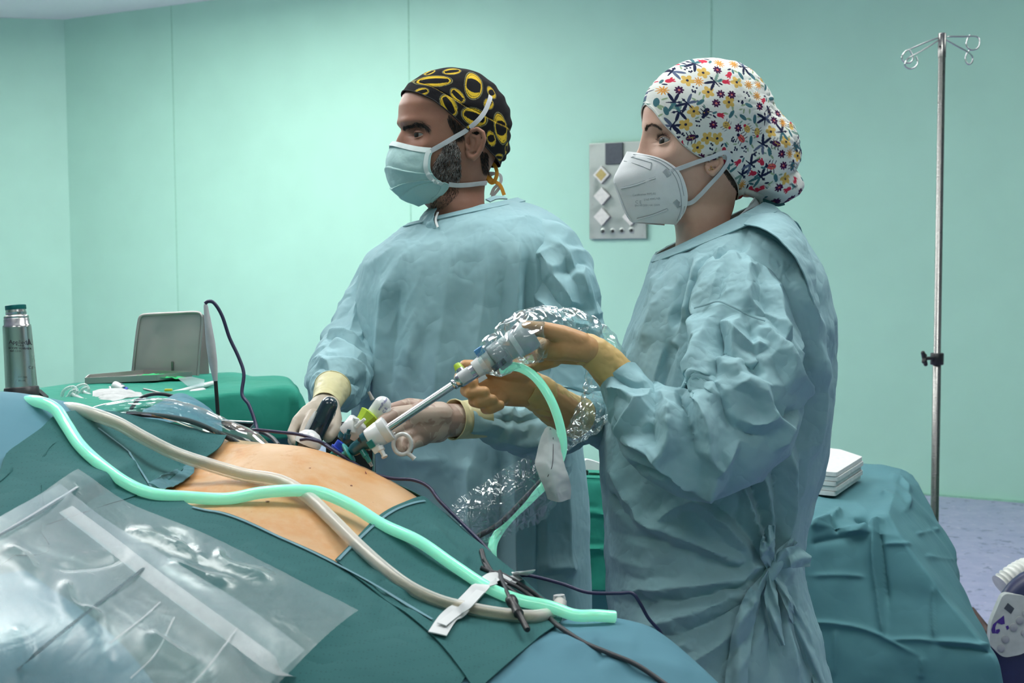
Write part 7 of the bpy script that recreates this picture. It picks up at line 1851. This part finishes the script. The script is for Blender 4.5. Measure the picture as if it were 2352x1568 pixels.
def ctl_lin(ctl, n, m, sm=2):
    """control grid with crisp edges: linear between rows and columns, lightly relaxed"""
    W3 = np.array([[P(*c) for c in r] for r in ctl])
    A_ = np.array([resample(W3[:, j], n) for j in range(W3.shape[1])]); X = np.array([resample(A_[:, i], m) for i in range(n)])
    rr_, cc_ = W3.shape[:2]
    tv = np.linspace(0, rr_ - 1, n); tu = np.linspace(0, cc_ - 1, m)
    i = np.minimum(tv.astype(int), rr_ - 2); fv = (tv - i)[:, None, None]; j = np.minimum(tu.astype(int), cc_ - 2); fu = (tu - j)[None, :, None]
    X = (1 - fv) * ((1 - fu) * W3[i][:, j] + fu * W3[i][:, j + 1]) + fv * ((1 - fu) * W3[i + 1][:, j] + fu * W3[i + 1][:, j + 1])
    for _ in range(sm):
        Y = X.copy(); Y[1:-1] = (X[:-2] + 2 * X[1:-1] + X[2:]) / 4; X = Y.copy(); X[:, 1:-1] = (Y[:, :-2] + 2 * Y[:, 1:-1] + Y[:, 2:]) / 4
    return X
Xt = ctl_lin(ctl, 130, 110, 3)
Xt = wrinkle(Xt, 1.025, 1.02, False, 70, .010, .004, .12, .12, seed=91); Xt = crease(Xt, 5.5, .008, (1, 1, .6), 95, False, k2=.3); Xt = facet(Xt, False, 6, 10, .3); Xt = dense(Xt)
Xt = folds(Xt, [([(1860, 1208), (1900, 1195), (1935, 1170)], 9, .016), ([(1935, 1222), (1990, 1215), (2035, 1190)], 9, .016), ([(1900, 1180), (1915, 1200), (1925, 1225)], 6, -.012), ([(1960, 1190), (1985, 1200), (2000, 1220)], 6, -.012), ([(2020, 1130), (2060, 1150), (2085, 1180)], 9, .012), ([(2040, 1090), (2080, 1110), (2085, 1180)], 7, .016), ([(2005, 1200), (2008, 1290), (2020, 1400), (2030, 1470)], 8, .012), ([(2020, 1210), (2028, 1290), (2040, 1400)], 7, -.012), ([(1900, 1120), (1960, 1150), (2000, 1185)], 14, .008),
      ([(1860, 1322), (1930, 1320), (1990, 1324)], 5, .004), ([(2025, 1250), (2060, 1248), (2095, 1250)], 5, .005), ([(2145, 1335), (2143, 1400), (2145, 1470)], 5, .006), ([(2040, 1470), (2110, 1468), (2145, 1472)], 5, .006), ([(2145, 1472), (2220, 1476), (2290, 1488)], 6, .009), ([(2150, 1482), (2220, 1488), (2285, 1500)], 6, -.007), ([(1850, 1428), (1920, 1432), (2000, 1450), (2110, 1505)], 5, .007), ([(1920, 1440), (1918, 1500), (1912, 1560)], 5, .005), ([(2118, 1506), (2116, 1560)], 5, .005), ([(2100, 1228), (2160, 1214)], 5, .006), ([(2120, 1276), (2165, 1282), (2200, 1286)], 5, .006), ([(1860, 1250), (1900, 1240), (1990, 1225)], 12, -.008)])
V, F = shell(Xt, -.0015); sd_ = obj('blue_drape', V, F, MAT['drape_table'], BT)
SDB = bvh_of(sd_)
V, F = boxV((P(1900, 1120, 3.1)[0] - .04, 3.14, P(1900, 1120, 3.1)[2] - .05), .26, .5, .03); obj('table_top', V, F, MAT['steel_d'], BT, smooth=False)
for sx in (-.14, .06):
    for sy in (-.18, .22):
        c = P(1900, 1120, 3.1); V, F = tube([(c[0] + sx, 3.12 + sy, c[2] - .06), (c[0] + sx, 3.12 + sy, .0)], .012, 2, 10, smooth=False); obj('leg', V, F, MAT['steel_d'], BT)
# folded towels
zt_ = hit(SDB, 1890, 1116, 0, 3.1)[0][2] + .006
for k_ in range(5):
    j_ = (-3, 2, -2, 3, 0)[k_]
    cor = [PZ(a_ + j_, b_, zt_ + .05) for a_, b_ in ((1870, 1085), (1922, 1090), (1981, 1053), (1930, 1036), (1886, 1031))]
    base_ = [np.array([p[0], p[1], zt_ + .011 * (k_ + 1)]) for p in cor]
    pl = rounded(base_, [.008] * 5, 4); V, F = slab(pl, np.array([0, 0, 1]), .0095)
    obj('folded_towel', V, F, MAT['towel'] if k_ < 4 else MAT['gauze'], label=['lowest folded towel of the stack on the side table', 'second folded towel from the bottom of the stack', 'middle folded towel of the stack', 'folded towel just under the white top one', 'white paper towel on top of the folded stack'][k_], cat='towel', group='folded towels on the side table')
# ------------------------------------------------------------------ green table seen between the surgeons
MT = empty('back_table', np.array([P(1365, 1100, 3.0)[0], 3.05, 0]), 'green draped table seen in the gap between the surgeons', 'table')
ctl = np.array([[(1270, 1068, 3.25), (1340, 1072, 3.25), (1400, 1074, 3.25), (1450, 1076, 3.25)], [(1270, 1090, 2.98), (1340, 1092, 2.98), (1400, 1094, 2.98), (1450, 1096, 2.98)], [(1270, 1104, 2.94), (1340, 1106, 2.94), (1400, 1108, 2.94), (1450, 1110, 2.94)], [(1270, 1180, 2.93), (1340, 1182, 2.93), (1400, 1184, 2.93), (1450, 1186, 2.93)], [(1270, 1265, 2.93), (1340, 1267, 2.93), (1400, 1268, 2.93), (1450, 1270, 2.93)], [(1270, 1350, 2.93), (1340, 1352, 2.93), (1400, 1354, 2.93), (1450, 1356, 2.93)]], float)
Xt = ctl_grid(ctl, 60, 40); Xt = folds(Xt, [([(1320, 1180), (1360, 1176), (1400, 1182)], 4, .008), ([(1320, 1262), (1360, 1260), (1400, 1264)], 4, .008)]); Xt = wrinkle(Xt, 1.03, 1.02, False, 70, .006, .003, .06, .1, seed=92); V, F = shell(dense(Xt), -.0015); obj('green_drape', V, F, MAT['drape_green'], MT)
ctl = np.array([[(1270, 1348, 2.96), (1340, 1350, 2.96), (1450, 1354, 2.96)], [(1270, 1700, 2.96), (1340, 1700, 2.96), (1450, 1700, 2.96)], [(1270, 2000, 2.96), (1340, 2000, 2.96), (1450, 2000, 2.96)]], float)
Xt = ctl_grid(ctl, 20, 12); V, F = shell(Xt, -.001); obj('under_drape', V, F, MAT['drape_table'], MT)
for sx in (-.04, .06): V, F = tube([(P(1365, 1100, 3.0)[0] + sx, 3.12, .90), (P(1365, 1100, 3.0)[0] + sx, 3.12, 0)], .012, 2, 10, smooth=False); obj('leg', V, F, MAT['steel_d'], MT)
BX = empty('white_dispenser', P(1356, 1085, 3.02), 'white rounded box with black foot on the green table between the surgeons', 'box')
pl = rounded([(1336, 1078), (1345, 1054), (1362, 1058), (1385, 1066), (1392, 1080)], [6, 6, 4, 6, 3]); V, F = slab([P(a_, b_, 3.0) for a_, b_ in pl], np.array([0, -1, .1]), .05); obj('shell', V, F, MAT['white_matte'], BX, smooth=False)
V, F = slab([P(a_, b_, 2.99) for a_, b_ in [(1336, 1076), (1352, 1082), (1350, 1092), (1338, 1088)]], np.array([0, -1, .1]), .03); obj('foot', V, F, MAT['black'], BX, smooth=False)
# ------------------------------------------------------------------ drip stand
DPS = 4.4; pt = P(2164, 76, DPS)
IV = empty('drip_stand', (pt[0], pt[1], 0), 'steel drip stand with four wire hooks against the far wall', 'drip stand')
r_ = M_(8.2, DPS)
V, F = lathe((pt[0], pt[1], .06), (0, 0, 1), [(0, r_ * 1.15), (P(2158, 830, DPS)[2] - .06, r_ * 1.15), (P(2158, 829, DPS)[2] - .06, r_), (pt[2] - .10, r_)], 24); obj('pole', V, F, MAT['steel_b'], IV)
V, F = lathe((pt[0], pt[1], pt[2] - .082), (0, 0, 1), [(0, r_ * 1.12), (.080, r_ * 1.12), (.082, r_ * .9)], 24); obj('head_sleeve', V, F, MAT['steel_b'], IV)
V, F = lathe(P(2159, 107, DPS - .013), (0, -1, 0), [(0, .004), (.003, .003)], 10); obj('set_screw', V, F, MAT['black'], IV)
for pl, dz in (([(2160, 85), (2130, 96), (2095, 111), (2080, 118), (2071, 132), (2078, 143), (2090, 144), (2097, 135), (2095, 125), (2089, 115)], -.05), ([(2158, 91), (2120, 115), (2090, 131), (2080, 142), (2079, 152), (2090, 158), (2102, 154), (2108, 143), (2104, 130)], -.12),
               ([(2170, 86), (2180, 84), (2210, 84), (2242, 84), (2250, 94), (2246, 110), (2232, 115), (2221, 108), (2220, 95), (2228, 80)], .05), ([(2172, 91), (2200, 107), (2222, 119), (2233, 130), (2233, 142), (2225, 148), (2218, 140), (2219, 126), (2229, 113)], .12)):
    w = [P(a_, b_, DPS + dz * min(1, i / 3)) for i, (a_, b_) in enumerate(pl)]; V, F = tube(w, .0027, 60, 8); obj('hook', V, F, MAT['steel'], IV)
cz = P(2150, 828, DPS)[2]
V, F = lathe((pt[0], pt[1], cz - .020), (0, 0, 1), [(0, r_ * 1.7), (.002, r_ * 1.85), (.038, r_ * 1.85), (.040, r_ * 1.7)], 24); obj('clamp', V, F, MAT['black'], IV)
V, F = tube([(pt[0] - .01, pt[1] - .015, cz + .005), (pt[0] - .045, pt[1] - .02, cz + .003)], .006, 3, 10, smooth=False); kb = obj('knob_stem', V, F, MAT['black'], IV)
pc = []
for a_ in range(4):
    t = a_ * math.pi / 2 + .45; cc_ = np.array([pt[0] - .050, pt[1] - .02, cz + .003]); e_ = cc_ + np.array([-.004 * math.cos(t), .012 * math.cos(t), 0]) + np.array([.012 * math.cos(t + .3), 0, .022 * math.sin(t)]); pc.append(capsule(cc_, e_, .008, .0075, 10))
remesh('star_knob', pc, .0018, 2, MAT['black'], IV)
for a_ in range(5):
    t = a_ * 2 * math.pi / 5; V, F = tube([(pt[0], pt[1], .09), (pt[0] + .28 * math.cos(t), pt[1] + .28 * math.sin(t), .06)], .014, 6, 10); lg_ = obj('foot', V, F, MAT['steel_d'], IV)
    V, F = lathe((pt[0] + .28 * math.cos(t) - .01, pt[1] + .28 * math.sin(t), .028), (1, 0, 0), [(0, .02), (.002, .027), (.018, .027), (.02, .02)], 16); obj('caster', V, F, MAT['black'], lg_)
# ------------------------------------------------------------------ steel socket panel on the wall
SP = empty('socket_panel', onwall(1422, 440), 'steel wall panel with diamond sockets behind the woman', 'socket panel')
a0, b0 = onwall(1357, 331), onwall(1488, 546); wl_ = (b0 - a0) @ WD; ht = onwall(1357, 331)[2] - onwall(1357, 550)[2]
cen = onwall(1357, 440) + WD * wl_ / 2; WB = np.stack([WD, -WN, np.array([0, 0, 1.0])], 1)
V, F = boxV(cen + WN * .012, wl_, .024, ht, WB, .003); obj('plate', V, F, MAT['plate'], SP, smooth=False)
for px, py in ((1387, 402), (1388, 451), (1388, 498), (1454, 402), (1454, 451), (1454, 498)):
    c = onwall(px, py, .034); s45 = math.sqrt(.5); R45 = np.stack([WD * s45 + np.array([0, 0, s45]), -WN, -WD * s45 + np.array([0, 0, s45])], 1)
    V, F = boxV(c, .086, .02, .086, R45, .004); so = obj('socket_plate', V, F, MAT['tile_white'], SP, smooth=False)
    if py == 402 and px == 1387:
        V, F = boxV(c + WN * .0105, .058, .002, .058, R45, .0005); lb_ = obj('socket_label', V, F, plain('yellow_label', (.50, .40, .14, 1), .6), so, smooth=False)
for px, py in ((1389, 531), (1411, 531), (1432, 530), (1454, 529)):
    V, F = lathe(onwall(px, py, .022), WN, [(0, .020), (.004, .020), (.006, .014), (.001, .012)], 20); e_ = obj('earth_stud', V, F, MAT['plate'], SP)
    V, F = lathe(onwall(px, py, .0235), WN, [(0, .011), (.001, .011)], 16); obj('stud_hole', V, F, MAT['black'], e_)
V, F = boxV(onwall(1415, 353, .03), .125, .016, .14, WB, .003); obj('screen_cover', V, F, MAT['screen'] if False else plain('slate_cover', (.07, .085, .10, 1), .4), SP, smooth=False)
for px, py in ((1363, 335), (1364, 425), (1364, 470), (1366, 544), (1479, 540)):
    V, F = lathe(onwall(px, py, .024), WN, [(0, .005), (.002, .004)], 10); obj('screw', V, F, MAT['steel_d'], SP)
# ------------------------------------------------------------------ warming unit at the lower right
DD = 3.35
WU = empty('warming_unit', (P(2400, 1500, DD)[0], P(2400, 1500, DD)[1], 0), 'dark blue warming unit with grey control face at the right edge', 'warming unit')
def oval(cx, cy, a_, b_, ang, n=40, d=DD, e=2.0):
    out = []
    for t in np.linspace(0, 2 * np.pi, n, endpoint=False):
        x = a_ * np.sign(math.cos(t)) * abs(math.cos(t)) ** (2 / e); y = b_ * np.sign(math.sin(t)) * abs(math.sin(t)) ** (2 / e)
        out.append((cx + x * math.cos(ang) - y * math.sin(ang), cy + x * math.sin(ang) + y * math.cos(ang)))
    return out
dn = unit(np.array([-.25, -.9, .35]))
hou = []
for s_, off in ((.80, -.035), (.95, -.02), (1.0, 0), (1.0, .12), (.95, .2), (.8, .24)):
    hou.append([P(x, y, DD + off) for x, y in oval(2400, 1468, 132 * s_, 168 * s_, .18, 48, e=2.3)])
Xh = np.array(hou); n0 = len(hou); V = Xh.reshape(-1, 3); F = gridF(n0, 48, True).tolist() + [capF(0, 48, True), capF((n0 - 1) * 48, 48)]; obj('housing', V, F, MAT['device_blue'], WU)
fc = rounded([(2305, 1362), (2352, 1368), (2402, 1395), (2395, 1450), (2360, 1500), (2303, 1511), (2272, 1478), (2276, 1430)], [14, 10, 20, 20, 24, 16, 10, 16])
V, F = slab([P(a_, b_, DD - .045) for a_, b_ in fc], np.array([0, -1, 0]), .02); fce = obj('control_face', V, F, MAT['device_face'], WU, smooth=False)
for cx, cy, rr_ in ((2342, 1424, 9), (2328, 1440, 9), (2309, 1467, 9), (2299, 1487, 9), (2355, 1408, 8), (2353, 1453, 8)):
    V, F = lathe(P(cx, cy, DD - .045), -FWD, [(0, M_(rr_, DD)), (.002, M_(rr_, DD)), (.003, M_(rr_ * .8, DD))], 22); obj('button', V, F, MAT['grey_pl'], fce)
V, F = slab([P(a_, b_, DD - .0455) for a_, b_ in ((2315, 1384), (2330, 1397), (2322, 1410), (2306, 1397))], np.array([0, -1, 0]), .002); obj('display', V, F, MAT['screen'], fce, smooth=False)
a = [(2306, 1413), (2308, 1432), (2300, 1434), (2297, 1432), (2290, 1430), (2286, 1440), (2287, 1454), (2279, 1454), (2277, 1446), (2281, 1434), (2292, 1424)]
V, F = slab([P(x, y, DD - .046) for x, y in a], np.array([0, -1, 0]), .001); obj('emblem', V, F, MAT['purple'], fce, smooth=False)
a = [(2288, 1446), (2296, 1444), (2297, 1449), (2292, 1455), (2287, 1454)]
V, F = slab([P(x, y, DD - .046) for x, y in a], np.array([0, -1, 0]), .001); obj('emblem', V, F, MAT['purple'], fce, smooth=False)
a = [(2310, 1438), (2316, 1436), (2318, 1442), (2313, 1447)]
V, F = slab([P(x, y, DD - .046) for x, y in a], np.array([0, -1, 0]), .001); obj('emblem', V, F, MAT['purple'], fce, smooth=False)
hp = [P(2300, 1345, DD + .05), P(2330, 1322, DD + .06), P(2365, 1305, DD + .08), P(2410, 1300, DD + .1)]
q = resample(catmull(np.array(hp), 60), 40); V, F = tube(q, [.026 + .006 * (i % 3 == 0) for i in range(40)], 120, 16); obj('corrugated_hose', V, F, MAT['hose'], WU)
V, F = boxV((P(2400, 1500, DD)[0] + .02, P(2400, 1500, DD)[1] + .1, .25), .10, .10, .50, None, .02); obj('stand', V, F, MAT['device_blue'], WU, smooth=False)
V, F = boxV((P(2400, 1500, DD)[0] + .02, P(2400, 1500, DD)[1] + .1, .02), .4, .35, .04, None, .01); obj('stand_base', V, F, MAT['black'], WU, smooth=False)
cable('mains_lead', [(2230, 1400, 3.5), (2262, 1440, 3.45), (2290, 1470, 3.4), (2320, 1500, 3.4)], 9, plain('brown_lead', (.06, .03, .025, 1), .5), 'dark mains lead behind the hanging drape corner', cat='cable', n=20)
for o in bpy.data.objects:
    if '_w' in o: del o['_w']
